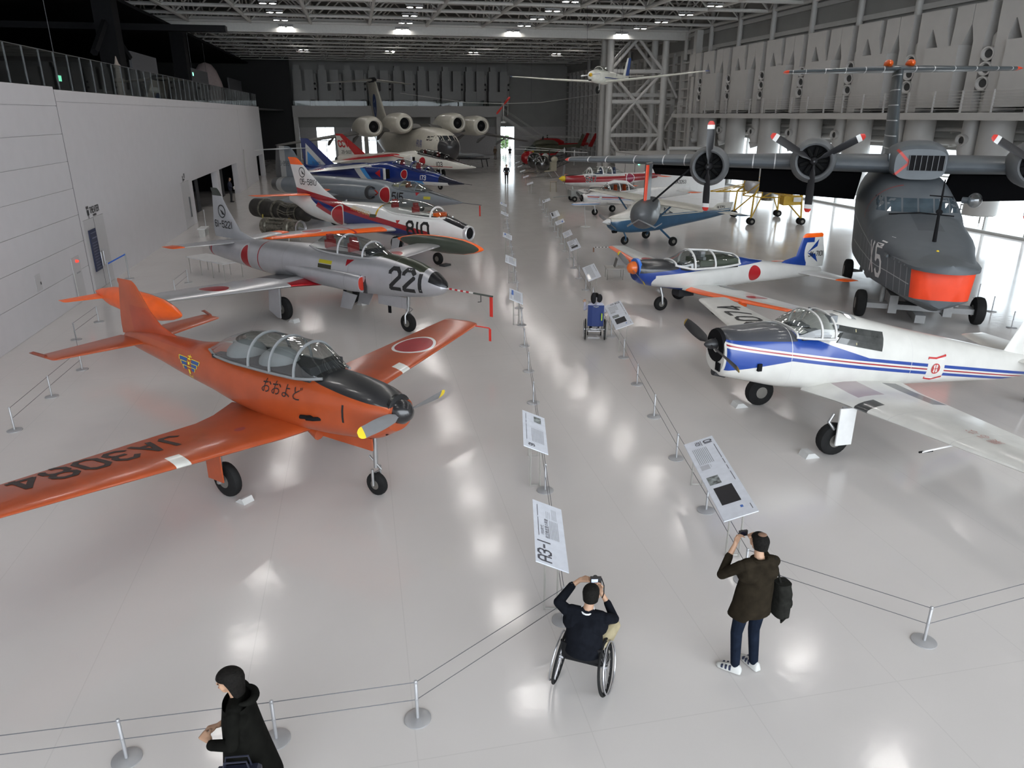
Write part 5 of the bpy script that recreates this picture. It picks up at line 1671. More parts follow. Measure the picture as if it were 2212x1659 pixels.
    decal([rect(-.1 + .1 * k, .1 * k, -.28 + .14 * j, -.14 + .14 * j) for k in range(2) for j in range(4)], tr, (-2.65, 0, 3), (1, 0, 0), (0, 1, 0), (0, 0, -1), mat('roof_glass', (.35, .36, .36), .1), 'roof_window', r, .012)
    # flag emblem
    for qs, m in ((([[(-.2, -.2), (.2, -.24), (.2, .2), (-.2, .24)]]), INKW), ([[(-.22, .22), (-.02, .2), (-.02, .235), (-.22, .255)], [(-.02, .2), (.22, .24), (.22, .275), (-.02, .235)], [(-.22, -.22), (-.02, -.26), (-.02, -.225), (-.22, -.185)], [(-.02, -.26), (.22, -.2), (.22, -.165), (-.02, -.225)], [(-.225, -.2), (-.205, -.2), (-.205, .24), (-.225, .24)]] + disc_quads(.09, .11, 20) + [rect(-.008, .008, -.1, .1), rect(-.07, .07, -.006, .006), rect(-.075, -.055, -.05, .05), rect(.055, .075, -.05, .05)] + [[(x + .22, y + .26) for x, y in q] for q in disc_quads(0, .025, 8)], INKR)):
        decal(qs, tr, (-4.63, 1, 1.19), (-1, 0, -.06), (0, 0, 1), (0, -1, 0), m, 'flag_emblem', r, .006 if m is INKW else .011)
    fi = [o for o in r.children if o.name.startswith('tail_fin')][0]
    side_text(r, [fi], 'JA3074', -7.52, 1.5, .2, INK, 1, .5, .16, .4)
    decal(strokes('JA3074', .6, .5, .15, .5), bvh(ws[1]), (-2.85, -3.4, 2), (0, -1, 0), (1, 0, 0), (0, 0, -1), INK, 'registration_marking', r)
    decal(textquads('乗るな', .22), bvh(ws[0]), (-2.75, 3.55, 2), (0, -1, 0), (1, 0, 0), (0, 0, -1), mat('faint_red', (.5, .3, .27)), 'wing_stencil', r, .008)
    # nose
    nz = MB().lathe([(-.05, .33), (.02, .31), (.02, .14), (-.1, .12)], (0, 0, 1.87), 'x', 22, (True, True)).build('cowl_ring', black_m, r, smooth=True)
    pr = MB().lathe([(-.05, .1), (.1, .1), (.2, .06), (.24, .02)], (0, 0, 1.9), 'x', 14).build('propeller_hub', blade_blk, r, smooth=True)
    for a in (172, -8):
        blade(pr, (.12, 0, 1.9), 1.12, a, .2, blade_blk, mat('tip_ochre', (.3, .2, .03)), tip=.06, pitch=22, r0=.05)
    for k in range(3):
        MB().box(.0, .03, .1 + .06 * k, .13 + .06 * k, 1.42, 1.58).build('cowl_slot', black_m, r)
    MB().tube([(.0, .0, 1.36), (-.25, 0, 1.3)], [.09, .1], 10).build('oil_scoop', dark_grey, r)
    MB().box(-.68, -.6, .5, .56, 1.48, 1.62).build('exhaust_port', black_m, r)
    # gear
    for s_ in (1, -1):
        wheel(r, -1.86, s_ * 1.27, .31, .22)
        strut(r, [(-1.9, s_ * 1.42, 1.0), (-1.86, s_ * 1.42, .31)], .05)
        strut(r, [(-1.75, s_ * 1.35, .85), (-1.66, s_ * 1.35, .7), (-1.78, s_ * 1.38, .55)], .03)
        MB().box(-2.08, -1.75, s_ * 1.5 - .015, s_ * 1.5 + .015, .28, 1.0).build('gear_door', whitep, r)
        chock(r, -1.42, s_ * 1.27, .3, .24, .1)
    strut(r, [(-7.5, 0, .75), (-7.7, 0, .15)], .03)
    wheel(r, -7.7, 0, .12, .08)
    strut(r, [(-2.35, 3.45, 1.12), (-1.75, 3.45, 1.06)], .014, whitep, 'pitot_tube')
    MB().box(-1.95, -1.7, 3.44, 3.46, 1.05, 1.075).build('pitot_cover', black_m, r)
    return r


striped_tourer()


# ---------------------------------------------------------------- blue/white research trainer with orange leading edges
def research_trainer():
    r = craft('orange_edged_research_plane', 'blue and white propeller plane with orange wing edges and orange spinner', 3.65, 22.63, 199.2)
    W, B = (.62, .62, .60), (.010, .045, .25)
    body = paint('research_plane_body', W, [
        (B, ('x', -.72, 0)),
        (W, ('e', 'xz', -.95, 1.03, .32, .19)),
        (B, ('and', ('x', -2.75, 0), ('h', .09, 0, -1, .93))),
        (B, ('and', ('x', -5.6, -.5), ('h', -.074, 0, -1, 1.405), ('h', .037, 0, 1, -1.222))),
        ((.02, .021, .024), ('and', ('x', -1.55, -.22), ('h', .06, 0, 1, -1.32), ('z', 1.3, 2))),
        ((.4, .015, .02), ('and', ('e', 'xz', -4.41, 1.08, .25, .25), ('y', -2, 2))),
    ], .3, 0, .4, .04)
    f = fuse(r, [(-.2, 1.4, .31, .26, .33, 2.2), (-.4, 1.36, .42, .32, .42, 2.3), (-1.2, 1.27, .5, .39, .5, 2.4), (-1.55, 1.2, .52, .32, .5, 2.5), (-2.1, 1.1, .55, .29, .48, 2.6), (-3.4, 1.08, .5, .38, .44, 2.5), (-3.9, 1.08, .46, .5, .42, 2.3), (-4.5, 1.06, .41, .42, .38, 2.2), (-5.5, 1.0, .32, .31, .3, 2.1), (-7.4, .9, .1, .12, .14, 2)], body, 36, 5)
    wg = paint('research_plane_wing', (.66, .66, .64), [(ORANGE, ('or', ('h', 1, .02, 0, 1.92), ('h', 1, -.02, 0, 1.92))), ((.66, .66, .64), ('y', -.6, .6)), ((.38, .015, .02), ('or', ('e', 'xy', -2.5, 3.1, .3, .3), ('e', 'xy', -2.5, -3.1, .3, .3))), ((.12, .12, .12), ('and', ('y', .5, 1.4), ('x', -3.3, -2.9)))], .3, 0, .3)
    pair(r, [(.4, -1.72, 1.65, .74, .14), (1.4, -1.74, 1.5, .8, .14), (5.15, -1.86, .75, 1.17, .12)], wg, .15)
    for s_ in (1, -1):
        MB().box(-2.0, -1.78, s_ * 3.3 - .05, s_ * 3.3 + .05, .86, 1.02).build('edge_bracket', orangep, r)
        MB().prism([(-2.9, .78), (-3.5, .62), (-3.5, .66), (-2.9, .84)], s_ * .7, s_ * 2.6, 'y').build('flap', wg, r)
    fi = fin(r, [(1.05, -5.3, 2.2, 0, .05), (1.34, -5.9, 1.62, 0, .06), (1.45, -6.33, 1.18, 0, .08), (2.08, -6.52, .84, 0, .09)], paint('research_plane_fin', W, [(B, ('x', -6.75, -5)), (W, ('and', ('e', 'xz', -7.05, 1.6, .42, .55))), (B, ('poly', 'xz', [(-6.75, 1.55), (-7.2, 2.0), (-7.15, 1.75)])), (B, ('poly', 'xz', [(-6.75, 1.55), (-7.25, 1.2), (-7.1, 1.5)])), (B, ('and', ('z', 1.9, 2.1), ('x', -7.0, -6))), (ORANGE, ('z', 2.06, 3))], .3), .12)
    side_text(r, [fi], 'JX-7101', -7.12, 1.5, .16, INK, 1, .5, .16, .35)
    pair(r, [(.1, -6.3, 1.05, .92, .1), (1.75, -6.75, .6, .92, .1)], paint('research_plane_stab', (.6, .6, .59), [(ORANGE, ('or', ('y', 1.55, 3), ('y', -3, -1.55)))], .3), .14, 'tailplane')
    cst = [(-1.42, 1.52, .38, .1, 2.2), (-1.75, 1.44, .47, .32, 2.2), (-2.08, 1.38, .51, .53, 2.2), (-2.9, 1.38, .51, .46, 2.3), (-3.65, 1.42, .46, .3, 2.3), (-3.8, 1.44, .42, .22, 2.3)]
    wf = mat('white_frame', (.68, .68, .67), .4)
    canopy(r, cst, [-1.45, -2.08, -2.82, -3.75], wf, can_gl, .035)
    MB().tube([(x, .0, z) for x, z in ((-2.08, 1.92), (-2.9, 1.85), (-3.75, 1.68))], .04, 6).build('canopy_spine', wf, r, smooth=True)
    MB().box(-3.7, -1.6, -.46, .46, 1.34, 1.42).build('cockpit_floor', cock_dk, r)
    MB().box(-3.7, -2.3, -.44, .44, 1.4, 1.62).build('equipment_rack', mat('rack_green', (.06, .075, .05), .7), r)
    for s_ in (-.22, .22):
        seat(r, -2.25, s_, 1.38, seat_gr, .34)
    sp_ = MB().lathe([(-.22, .2), (-.12, .2), (0, .14), (.06, .03)], (0, 0, 1.46), 'x', 22).build('spinner', mat('spinner_orange', (.7, .14, .02), .3, coat=.3), r, smooth=True)
    for a in (160, -20):
        blade(sp_, (-.08, 0, 1.46), .98, a, .16, blade_gry, yel, tip=.1, pitch=24, r0=.1)
    MB().lathe([(-.3, .33), (-.2, .33)], (0, 0, 1.42), 'x', 22).build('cowl_ring', mat('cowl_blue', (.03, .15, .55), .3), r, smooth=True)
    wheel(r, -1.22, 0, .23, .15)
    strut(r, [(-1.15, 0, .85), (-1.2, .11, .5), (-1.22, .11, .23)], .04)
    strut(r, [(-1.05, 0, .7), (-1.3, 0, .5)], .05)
    for s_ in (1, -1):
        wheel(r, -2.6, s_ * 1.15, .26, .17)
        strut(r, [(-2.6, s_ * .9, .7), (-2.6, s_ * 1.05, .26)], .05)
    MB().box(-2.3, -1.75, -.2, .2, .45, .68).build('belly_scoop', dark_grey, r)
    strut(r, [(-1.9, -5.15, 1.18), (-1.25, -5.2, 1.2)], .012, paint('probe_band', BLACK, [(WHITE, ('or', *[('x', -1.85 + .14 * k, -1.78 + .14 * k) for k in range(5)]))]), 'wing_probe')
    MB().box(-1.28, -1.22, -5.205, -5.195, 1.02, 1.2).build('warning_ribbon', mat('ribbon_brown', (.15, .08, .05)), r)
    return r


research_trainer()


# ---------------------------------------------------------------- high-wing blue cabin plane
def high_wing():
    r = craft('blue_high_wing_plane', 'blue and white high-wing cabin plane on tricycle gear behind the wing float', 4.52, 35.43, 201.8)
    W, B = (.66, .65, .60), (.03, .10, .19)
    body = paint('high_wing_body', B, [(W, ('or', ('h', .015, 0, 1, -1.30), ('and', ('x', -1.2, 0), ('h', .08, 0, 1, -1.16)))), (B, ('and', ('h', .015, 0, 1, -1.35), ('h', -.015, 0, -1, 1.38), ('x', -9, -1))), ((.3, .28, .2), ('and', ('h', .015, 0, 1, -1.30), ('h', -.015, 0, -1, 1.315)))], .3, 0, .3)
    f = fuse(r, [(-.15, 1.12, .28, .2, .28, 2.2), (-.35, 1.1, .4, .3, .4, 2.5), (-1.0, 1.08, .48, .5, .48, 2.6), (-1.2, 1.06, .5, .6, .48, 2.8), (-1.7, 1.06, .52, .98, .48, 3), (-2.8, 1.08, .52, .98, .46, 3), (-3.6, 1.12, .44, .62, .38, 2.6), (-5.4, 1.22, .26, .35, .26, 2.2), (-7.0, 1.32, .1, .18, .1, 2)], body, 30, 4)
    tr = bvh(f)
    g = mat('cabin_window', (.10, .11, .12), .1, 0, .5, var=.4)
    for s_ in (1, -1):
        decal([rect(-1.62, -1.3, 1.42, 1.62), rect(-2.2, -1.66, 1.42, 1.92), rect(-2.8, -2.26, 1.42, 1.92), rect(-3.4, -2.86, 1.45, 1.75)], tr, (0, 0, 0), (1, 0, 0), (0, 0, 1), (0, -s_, 0), g, 'side_window', r, .012)
    decal([rect(-.42, .42, 1.66, 1.98)], tr, (0, 0, 0), (0, 1, 0), (0, 0, 1), (-1, 0, 0), g, 'windscreen', r, .02)
    ws = pair(r, [(.2, -1.55, 1.55, 2.08, .13), (2.4, -1.55, 1.5, 2.12, .13), (5.2, -1.7, 1.1, 2.12, .12)], paint('high_wing_wing', (.55, .53, .46), [(B, ('or', ('y', 5.15, 7), ('y', -7, -5.15)))], .35), .25)
    decal(strokes('JA3251', .6, .5, .14, .5), bvh(ws[1]), (-2.25, -3.6, 3), (0, -1, 0), (1, 0, 0), (0, 0, -1), INK, 'registration_marking', r)
    fi = fin(r, [(1.3, -5.2, 1.95, 0, .05), (1.45, -5.9, 1.3, 0, .07), (1.72, -6.3, .98, 0, .08)], body, .06)
    side_text(r, [fi], 'JA3251', -6.5, 1.55, .15, INK, 1, .5, .16, .4)
    pair(r, [(.05, -6.2, .95, 1.32, .09), (1.6, -6.5, .6, 1.3, .09)], paint('high_wing_stab', (.6, .58, .52), [(B, ('or', ('y', 1.3, 3), ('y', -3, -1.3)))]), .15, 'tailplane')
    sp_ = MB().lathe([(-.18, .15), (-.05, .14), (.12, .07), (.22, .02)], (0, 0, 1.14), 'x', 18).build('spinner', whitep, r, smooth=True)
    for a in (165, -15):
        blade(sp_, (-.06, 0, 1.14), .9, a, .14, blade_gry, None, tip=0, pitch=22, r0=.08)
    MB().lathe([(-.5, .12), (-.3, .12)], (0, .1, .72), 'x', 12).build('exhaust_pipe', black_m, r)
    for s_ in (1, -1):
        MB().tube([(-2.0, s_ * .5, .85), (-1.95, s_ * 2.5, 2.1)], .04, 6).build('wing_strut', mat('strut_blue', (.03, .1, .19)), r)
        MB().tube([(-2.8, s_ * .4, .7), (-3.0, s_ * 1.15, .25)], .05, 8).build('gear_leg', mat('strut_blue', (.03, .1, .19)), r)
        wheel(r, -3.0, s_ * 1.22, .22, .16)
    wheel(r, -1.05, 0, .2, .14)
    strut(r, [(-.9, 0, .75), (-1.05, .09, .4), (-1.05, .09, .2)], .04, mat('strut_blue', (.03, .1, .19)))
    return r


high_wing()


# ---------------------------------------------------------------- white four-seater
def white_fourseat():
    r = craft('white_light_plane', 'small white low-wing plane with thin blue and red cheat lines', 4.31, 46.63, 197.3)
    W = (.70, .70, .69)
    line = lambda a, b: ('and', ('h', -.06, 0, 1, -a), ('h', .06, 0, -1, b))
    body = paint('light_plane_body', W, [((.05, .1, .35), ('and', ('x', -7, -.25), ('or', line(1.28, 1.30), line(1.10, 1.13)))), ((.3, .02, .03), ('and', ('x', -7, -.25), line(1.18, 1.25))), ((.06, .06, .065), ('and', ('x', -1.35, -.2), ('h', .2, 0, 1, -1.28)))], .3, 0, .4)
    f = fuse(r, [(-.05, 1.08, .3, .2, .3, 2.3), (-.3, 1.06, .46, .3, .42, 2.6), (-1.2, 1.04, .54, .42, .44, 2.8), (-2.2, 1.04, .56, .46, .44, 2.7), (-3.4, 1.08, .5, .48, .4, 2.5), (-5.2, 1.2, .32, .42, .34, 2.2), (-7.6, 1.32, .08, .2, .2, 2)], body, 30, 4)
    ws = pair(r, [(.4, -1.5, 1.6, .82, .14), (4.6, -1.65, 1.35, 1.1, .12)], paint('light_plane_wing', W, [((.8, .05, .03), ('or', ('y', 4.62, 7), ('y', -7, -4.62)))], .3, 0, .3), .12)
    decal(strokes('JA3263', .6, .5, .14, .5), bvh(ws[1]), (-2.2, -2.9, 3), (0, -1, 0), (1, 0, 0), (0, 0, -1), INK, 'registration_marking', r)
    MB().ell((-2.9, -2.9, 1.2), (.2, .2, .22)).build('mass_balance_cover', orangep, r, smooth=True)
    fi = fin(r, [(1.35, -5.9, 1.7, 0, .06), (1.7, -6.25, 1.25, 0, .08), (2.3, -6.75, .85, 0, .09)], body, .1)
    side_text(r, [fi], 'JA3263', -6.85, 1.9, .2, INK, 1, .5, .15, .4)
    pair(r, [(.08, -6.5, 1.1, 1.38, .08), (1.65, -6.7, .8, 1.36, .08)], paint('light_plane_stab', W, [(ORANGE, ('or', ('y', 1.35, 3), ('y', -3, -1.35)))]), .1, 'tailplane')
    cst = [(-1.2, 1.46, .42, .06, 2.4), (-1.7, 1.46, .5, .38, 2.4), (-2.2, 1.46, .52, .5, 2.4), (-3.0, 1.5, .5, .4, 2.3), (-3.6, 1.54, .4, .08, 2.2)]
    canopy(r, cst, [-1.72, -2.4, -3.0], whitep, can_dk, .03)
    MB().tube([(-1.72, 0, 1.9), (-2.2, 0, 1.97), (-3.0, 0, 1.91), (-3.6, 0, 1.62)], [.1, .16, .16, .06], 10).build('cabin_roof', whitep, r, smooth=True)
    for x in (-2.0, -2.6):
        seat(r, x, .2, 1.4, orangep, .3)
    sp_ = MB().lathe([(-.1, .1), (.05, .1), (.14, .03)], (0, 0, 1.1), 'x', 14).build('propeller_hub', blade_blk, r, smooth=True)
    for a in (160, -20):
        blade(sp_, (.02, 0, 1.1), .85, a, .15, blade_blk, None, tip=0, r0=.05)
    MB().lathe([(-.1, .22), (.0, .2)], (0, 0, 1.08), 'x', 16).build('cowl_mouth', black_m, r)
    wheel(r, -.95, 0, .2, .14)
    strut(r, [(-.85, 0, .7), (-.95, .09, .2)], .04)
    for s_ in (1, -1):
        wheel(r, -2.7, s_ * 1.2, .22, .16)
        strut(r, [(-2.65, s_ * 1.2, .9), (-2.7, s_ * 1.2, .3)], .06, whitep)
    return r


white_fourseat()


# ---------------------------------------------------------------- red and white trainer 547
def red_trainer():
    r = craft('red_trainer_plane', 'red and white propeller trainer numbered 547 with yellow spinner', 3.6, 56.4, 200)
    r.scale = (1.085,) * 3
    r.location.z = -.45
    g0 = .415
    W, R_ = (.68, .67, .65), (.27, .010, .016)
    body = paint('red_trainer_body', W, [(R_, ('and', ('h', .0, 0, 1, -1.52), ('h', -.0, 0, -1, 1.98))), ((.02, .02, .02), ('and', ('x', -2, -.3), ('h', .06, 0, 1, -1.93))), (W, ('and', ('x', -4.8, -1.6), ('z', 1.88, 2.2))), *[(c, ('and', ('e', 'xz', -5.2, 1.7, q, q), ('y', 0, 5))) for c, q in ((W, .36), ((.25, .01, .05), .31))]], .3, 0, .4)
    f = fuse(r, [(-.3, 1.76, .3, .25, .34, 2.2), (-.8, 1.72, .44, .34, .44, 2.4), (-1.8, 1.66, .54, .40, .5, 2.5), (-3, 1.64, .56, .38, .5, 2.5), (-4.6, 1.66, .5, .38, .44, 2.3), (-5.4, 1.7, .42, .34, .38, 2.2), (-7.6, 1.8, .1, .18, .15, 2)], body, 30, 4)
    pair(r, [(.4, -2.0, 2.0, 1.2, .14), (4.9, -2.3, 1.1, 1.6, .12)], paint('red_trainer_wing', W, [(ORANGE, ('or', ('y', 4.5, 7), ('y', -7, -4.5)))]), .12)
    fi = fin(r, [(1.8, -5.9, 2.0, 0, .06), (2.1, -6.6, 1.3, 0, .08), (2.9, -7.1, .8, 0, .09)], body, .1)
    side_text(r, [fi], '547', -7.3, 2.4, .2, INK, 1, .5, .16, .4)
    pair(r, [(.1, -6.7, 1.0, 1.85, .08), (1.8, -7.0, .7, 1.85, .08)], paint('red_trainer_stab', R_, [(ORANGE, ('or', ('y', 1.3, 3), ('y', -3, -1.3)))]), .1, 'tailplane')
    cst = [(-1.7, 2.0, .34, .06, 2), (-2.1, 2.0, .44, .4, 2.1), (-2.35, 2.0, .46, .5, 2.1), (-3.4, 2.0, .46, .5, 2.1), (-4.2, 2.0, .42, .38, 2), (-4.8, 2.02, .3, .06, 2)]
    canopy(r, cst, [-2.2, -3.05, -3.75], whitep, can_gl, .04)
    for x in (-2.9, -3.9):
        seat(r, x, 0, 1.98, mat('seat_blue', (.03, .05, .12)), .3)
    sp_ = MB().lathe([(-.4, .22), (-.15, .18), (.05, .06), (.1, .01)], (0, 0, 1.78), 'x', 18).build('spinner', yel, r, smooth=True)
    for a in (75, 195, 315):
        blade(sp_, (-.2, 0, 1.78), .95, a, .16, blade_gry, None, tip=0, r0=.1)
    wheel(r, -1.0, 0, .2, .14, g0 + .2)
    strut(r, [(-.9, 0, 1.4), (-1.0, .09, g0 + .2)], .04)
    for s_ in (1, -1):
        wheel(r, -3.1, s_ * 1.3, .28, .17, g0 + .28)
        strut(r, [(-3.0, s_ * 1.4, 1.3), (-3.1, s_ * 1.4, g0 + .28)], .05)
    tr = bvh(f)
    for q, m in ((.03, INKW), (0, INK)):
        decal(strokes('547', .36, .55, .17 + q * 3, .4), tr, (-2.1, 1, 1.74), (-1, 0, 0), (0, 0, 1), (0, -1, 0), m, 'number_marking', r, .006 if q else .011)
    return r


red_trainer()


# ---------------------------------------------------------------- large STOL jet transport at the back
def stol_transport():
    r = craft('white_jet_transport', 'large cream jet transport with four engines above the wing and T-tail', -5.7, 73.16, -62.8)
    C_ = (.62, .59, .51)
    body = paint('transport_body', C_, [((.03, .03, .032), ('or', ('and', ('x', -.9, .5), ('h', 0, 0, -1, 3.62)), ('and', ('x', -1.6, .5), ('h', .6, 0, -1, 3.3)))), ((.03, .05, .2), ('and', ('x', -6.4, -4.4), ('z', 2.2, 2.26)))], .35, 0, .2)
    f = fuse(r, [(.05, 3.05, .06, .08, .08, 2), (-.15, 3.05, .5, .45, .6, 2), (-.7, 3.0, 1.05, .85, 1.1, 2.1), (-1.6, 2.95, 1.45, 1.45, 1.5, 2.1), (-3, 2.95, 1.75, 1.75, 1.7, 2.1), (-6, 2.95, 1.85, 1.85, 1.8, 2.1), (-15, 2.95, 1.85, 1.85, 1.8, 2.1), (-20, 3.5, 1.3, 1.4, 1.1, 2), (-25, 4.3, .3, .6, .3, 2)], body, 40, 4)
    tr = bvh(f)
    g = mat('transport_window', (.03, .035, .04), .12, 0, .5)
    for y0 in (-1.1, -.55, .03, .6):
        decal([[(y0 + .25 * i, -.22 + .22 * j), (y0 + .25 * (i + 1), -.22 + .22 * j), (y0 + .25 * (i + 1), .22 * j), (y0 + .25 * i, .22 * j)] for i in range(2) for j in range(2)], tr, (2, .0, 3.85), (0, 1, 0), (0, 0, 1), (-1, 0, 0), g, 'window_pane', r, .02)
    for s_ in (1, -1):
        decal([rect(-2.2, -1.8, 3.62, 4.0), rect(-2.7, -2.3, 3.62, 4.0)], tr, (0, 0, 0), (1, 0, 0), (0, 0, 1), (0, -s_, 0), g, 'window_pane', r, .02)
    decal(textquads('飛鳥', .75), tr, (-4.2, -4, 3.25), (1, 0, 0), (0, 0, 1), (0, 1, 0), mat('marking_blue2', (.03, .05, .25)), 'name_marking', r, .03)
    wm = mat('transport_wing', (.17, .165, .155), .5)
    pair(r, [(.5, -6.8, 5.2, 4.75, .13), (5.7, -8.2, 3.9, 4.3, .12), (14.0, -10.8, 1.9, 3.1, .11)], wm, .2)
    for s_ in (1, -1):
        for k in range(4):
            y_ = 3.4 + 2.6 * k
            MB().prism([(-10.2 - .35 * k, 4.3 - .3 * k), (-12.6 - .25 * k, 3.4 - .25 * k), (-12.2 - .25 * k, 3.9 - .28 * k)], s_ * y_ - .12, s_ * y_ + .12, 'y').build('flap_fairing', wm, r)
        for y_, z_, x0 in ((2.85, 5.15, -4.95), (5.8, 4.85, -5.6)):
            k = 1.0
            n_ = loft(MB(), [(x0, z_, .76, .74, .74, 2), (x0 - .3, z_, .92, .9, .9, 2), (x0 - 1.5, z_, 1.05, 1.02, 1.0, 2), (x0 - 3.5, z_, 1.02, .95, 1.0, 2.2), (x0 - 5.4, z_ - .25, .8, .5, .6, 2.5), (x0 - 6.4, z_ - .4, .5, .2, .3, 2.5)], 32, 4, (True, False))
            n_.v = [(a, b + s_ * y_, c) for a, b, c in n_.v]
            nc = n_.build('engine_nacelle', paint('nacelle_%d' % (len(r.children)), C_, [], .3, 0, .3), r, smooth=True)
            MB().lathe([(x0 - .4, .52), (x0 - .02, .56), (x0 + .03, .66), (x0 - .04, .77)], (0, s_ * y_, z_), 'x', 28, (False, False)).build('intake_lip', mat('lip_cream', (.6, .57, .5), .3), nc, smooth=True)
            MB().lathe([(x0 - .42, .55), (x0 - .42, 0)], (0, s_ * y_, z_), 'x', 24, (False, False)).build('fan_face', black_m, nc)
            MB().lathe([(x0 - .45, .16), (x0 - .2, .1), (x0 - .1, .01)], (0, s_ * y_, z_), 'x', 12).build('fan_cone', dark_grey, nc, smooth=True)
    fi = fin(r, [(4.2, -18.2, 6.2, 0, .09), (5.2, -19.2, 5.3, 0, .1), (9.6, -22.9, 3.6, 0, .11)], paint('transport_fin', C_, [((.02, .06, .25), ('e', 'xz', -23.4, 7.0, .85, 1.3))], .35, 0, .2), .15)
    tr2 = bvh(fi)
    decal([[(-.4, .25), (.1, .4), (.45, .75), (.0, .5)], [(-.1, -.2), (.1, -.2), (.2, -.9), (.0, -.7)]], tr2, (-23.4, -3, 7.0), (1, 0, 0), (0, 0, 1), (0, 1, 0), INKW, 'tail_emblem', r)
    pair(r, [(.0, -23.2, 3.6, 9.85, .09), (5.1, -24.6, 1.8, 9.5, .08)], mat('transport_stab', (.36, .35, .31), .4), .1, 'tailplane')
    MB().lathe([(-26.6, .05), (-25, .3), (-23.4, .3), (-22.6, .05)], (0, 0, 9.85), 'x', 16).build('tail_bullet', dark_grey, r, smooth=True)
    for x, y_ in ((-3.2, -.25), (-3.2, .25), (-12, 1.9), (-12, -1.9), (-13.3, 1.9), (-13.3, -1.9)):
        wheel(r, x, y_, .42, .3)
        strut(r, [(x, y_ * .8, 1.4), (x, y_ * .85, .42)], .1)
    for s_ in (1, -1):
        ls = loft(MB(), [(-9.5, 1.6, .1, .1, .1, 2), (-11, 1.6, .7, .6, .6, 2.3), (-14, 1.6, .7, .6, .6, 2.3), (-16, 1.6, .1, .1, .1, 2)], 18, 3)
        ls.v = [(a, b + s_ * 1.9, c) for a, b, c in ls.v]
        ls.build('gear_fairing', body, r, smooth=True)
    MB().box(-.2, .2, -.35, .35, 1.55, 1.6).build('nose_probe_mount', body, r) if False else None
    return r


stol_transport()
# ================================================================ barrier, information panels, small exhibits
steel_b = mat('stanchion_steel', (.40, .40, .41), .4, .45)
wire_m = mat('wire_dark', (.10, .10, .11), .5, .5)
post0 = None


def stanchion(x, y, label, group):
    global post0
    if post0 is None:
        post0 = empty('barrier_post', label, 'barrier post', group=group)
        MB().lathe([(0, .142), (.012, .142), (.018, .125), (.022, .03)], ax='z', n=28).build('base_plate', steel_b, post0, smooth=True)
        MB().lathe([(.018, .018), (.50, .018), (.505, .014)], ax='z', n=12).build('pole', steel_b, post0, smooth=True)
        MB().lathe([(.245, .021), (.265, .021)], ax='z', n=12).build('wire_clamp', steel_b, post0, smooth=True)
        MB().lathe([(.47, .021), (.49, .021)], ax='z', n=12).build('wire_clamp', steel_b, post0, smooth=True)
        o = post0
    else:
        o = dup(post0)
    o.location = (x, y, 0)
    tag(o, label, 'barrier post', group)
    return o


def wires(pts, label):
    o = empty('barrier_wire', label, 'barrier wire', (pts[0][0], pts[0][1], 0), group='wires of the barriers')
    q = [(x - pts[0][0], y - pts[0][1]) for x, y in pts]
    for z in (.48, .255):
        MB().tube([(x, y, z) for x, y in q], .0045, 5).build('wire', wire_m, o)
    return o


LPOST = [(.64, 7.56), (.60, 9.2), (.56, 10.93), (.51, 12.93), (.47, 14.93), (.41, 17.04), (.34, 19.15), (.29, 21.27), (.23, 23.3), (.18, 25.3), (.13, 27.2), (.07, 29.2), (.02, 31.2), (-.03, 33.2), (-.09, 35.2), (-.15, 37.2), (-.2, 39.2), (-.26, 41.3), (-.31, 43.3), (-.36, 45.4), (-.41, 47.4), (-.46, 49.4)]
RPOST = [(3.16, 8.4), (3.11, 10.27), (3.03, 12.16), (2.98, 14.14), (2.94, 16.11), (2.92, 18.14), (2.84, 20.09), (2.78, 22.1), (2.73, 24.1), (2.67, 26.0), (2.6, 27.98), (2.55, 30.0), (2.52, 32.0), (2.45, 34.0), (2.41, 36.0), (2.36, 38.0), (2.31, 40.0), (2.25, 42.1), (2.19, 44.1), (2.13, 46.3), (2.08, 48.2), (2.04, 49.9), (1.95, 52.4)]
FPOST = [(-5.3, 5.2), (-3.79, 5.46), (-2.39, 5.7), (-.99, 5.97)]
WPOST = [(-9.99, 13.43), (-10.35, 15.3), (-10.7, 17.17), (-12.29, 19.74), (-12.65, 21.62), (-11.92, 25.36), (-12.23, 27.19)]
for i, p in enumerate(LPOST):
    stanchion(*p, ORD[i] + ' low barrier post before the jets, counting from the wheelchair man', 'barrier posts beside the jets')
for i, p in enumerate(RPOST):
    stanchion(*p, ORD[i] + ' low barrier post before the propeller planes, counting from the standing man', 'barrier posts beside the propeller planes')
for i, p in enumerate(FPOST):
    stanchion(*p, ORD[3 - i] + ' low barrier post in front of the orange plane, counting from the wheelchair man', 'barrier posts before the orange plane')
stanchion(4.96, 7.17, 'lone low steel barrier post past the man with the bag', 'barrier posts before the striped plane')
stanchion(7.4, 8.0, 'low steel barrier post beyond the frame of the striped plane', 'barrier posts before the striped plane').location
for i, p in enumerate(WPOST):
    stanchion(*p, ORD[6 - i] + ' low barrier post near the white wall, counting from the theater door', 'barrier posts along the white wall')
for i, p in enumerate(((16.11, 24.71), (15.46, 22.87), (14.88, 20.97))):
    stanchion(*p, ORD[i] + ' low barrier post beside the flying boat, counting from the bright window', 'barrier posts by the flying boat')
wires(LPOST, 'thin twin wires strung along the aisle before the jets')
wires(RPOST, 'thin twin wires strung along the aisle before the propeller planes')
wires(FPOST + [LPOST[0]], 'thin twin wires strung in front of the orange plane')
wires([RPOST[0], (4.96, 7.17), (7.4, 8.0)], 'thin twin wires strung in front of the striped tourer')
wires(WPOST[:5], 'thin twin wires strung between orange plane tail and wall')
wires(WPOST[5:], 'short twin wires strung near the silver jet wing')
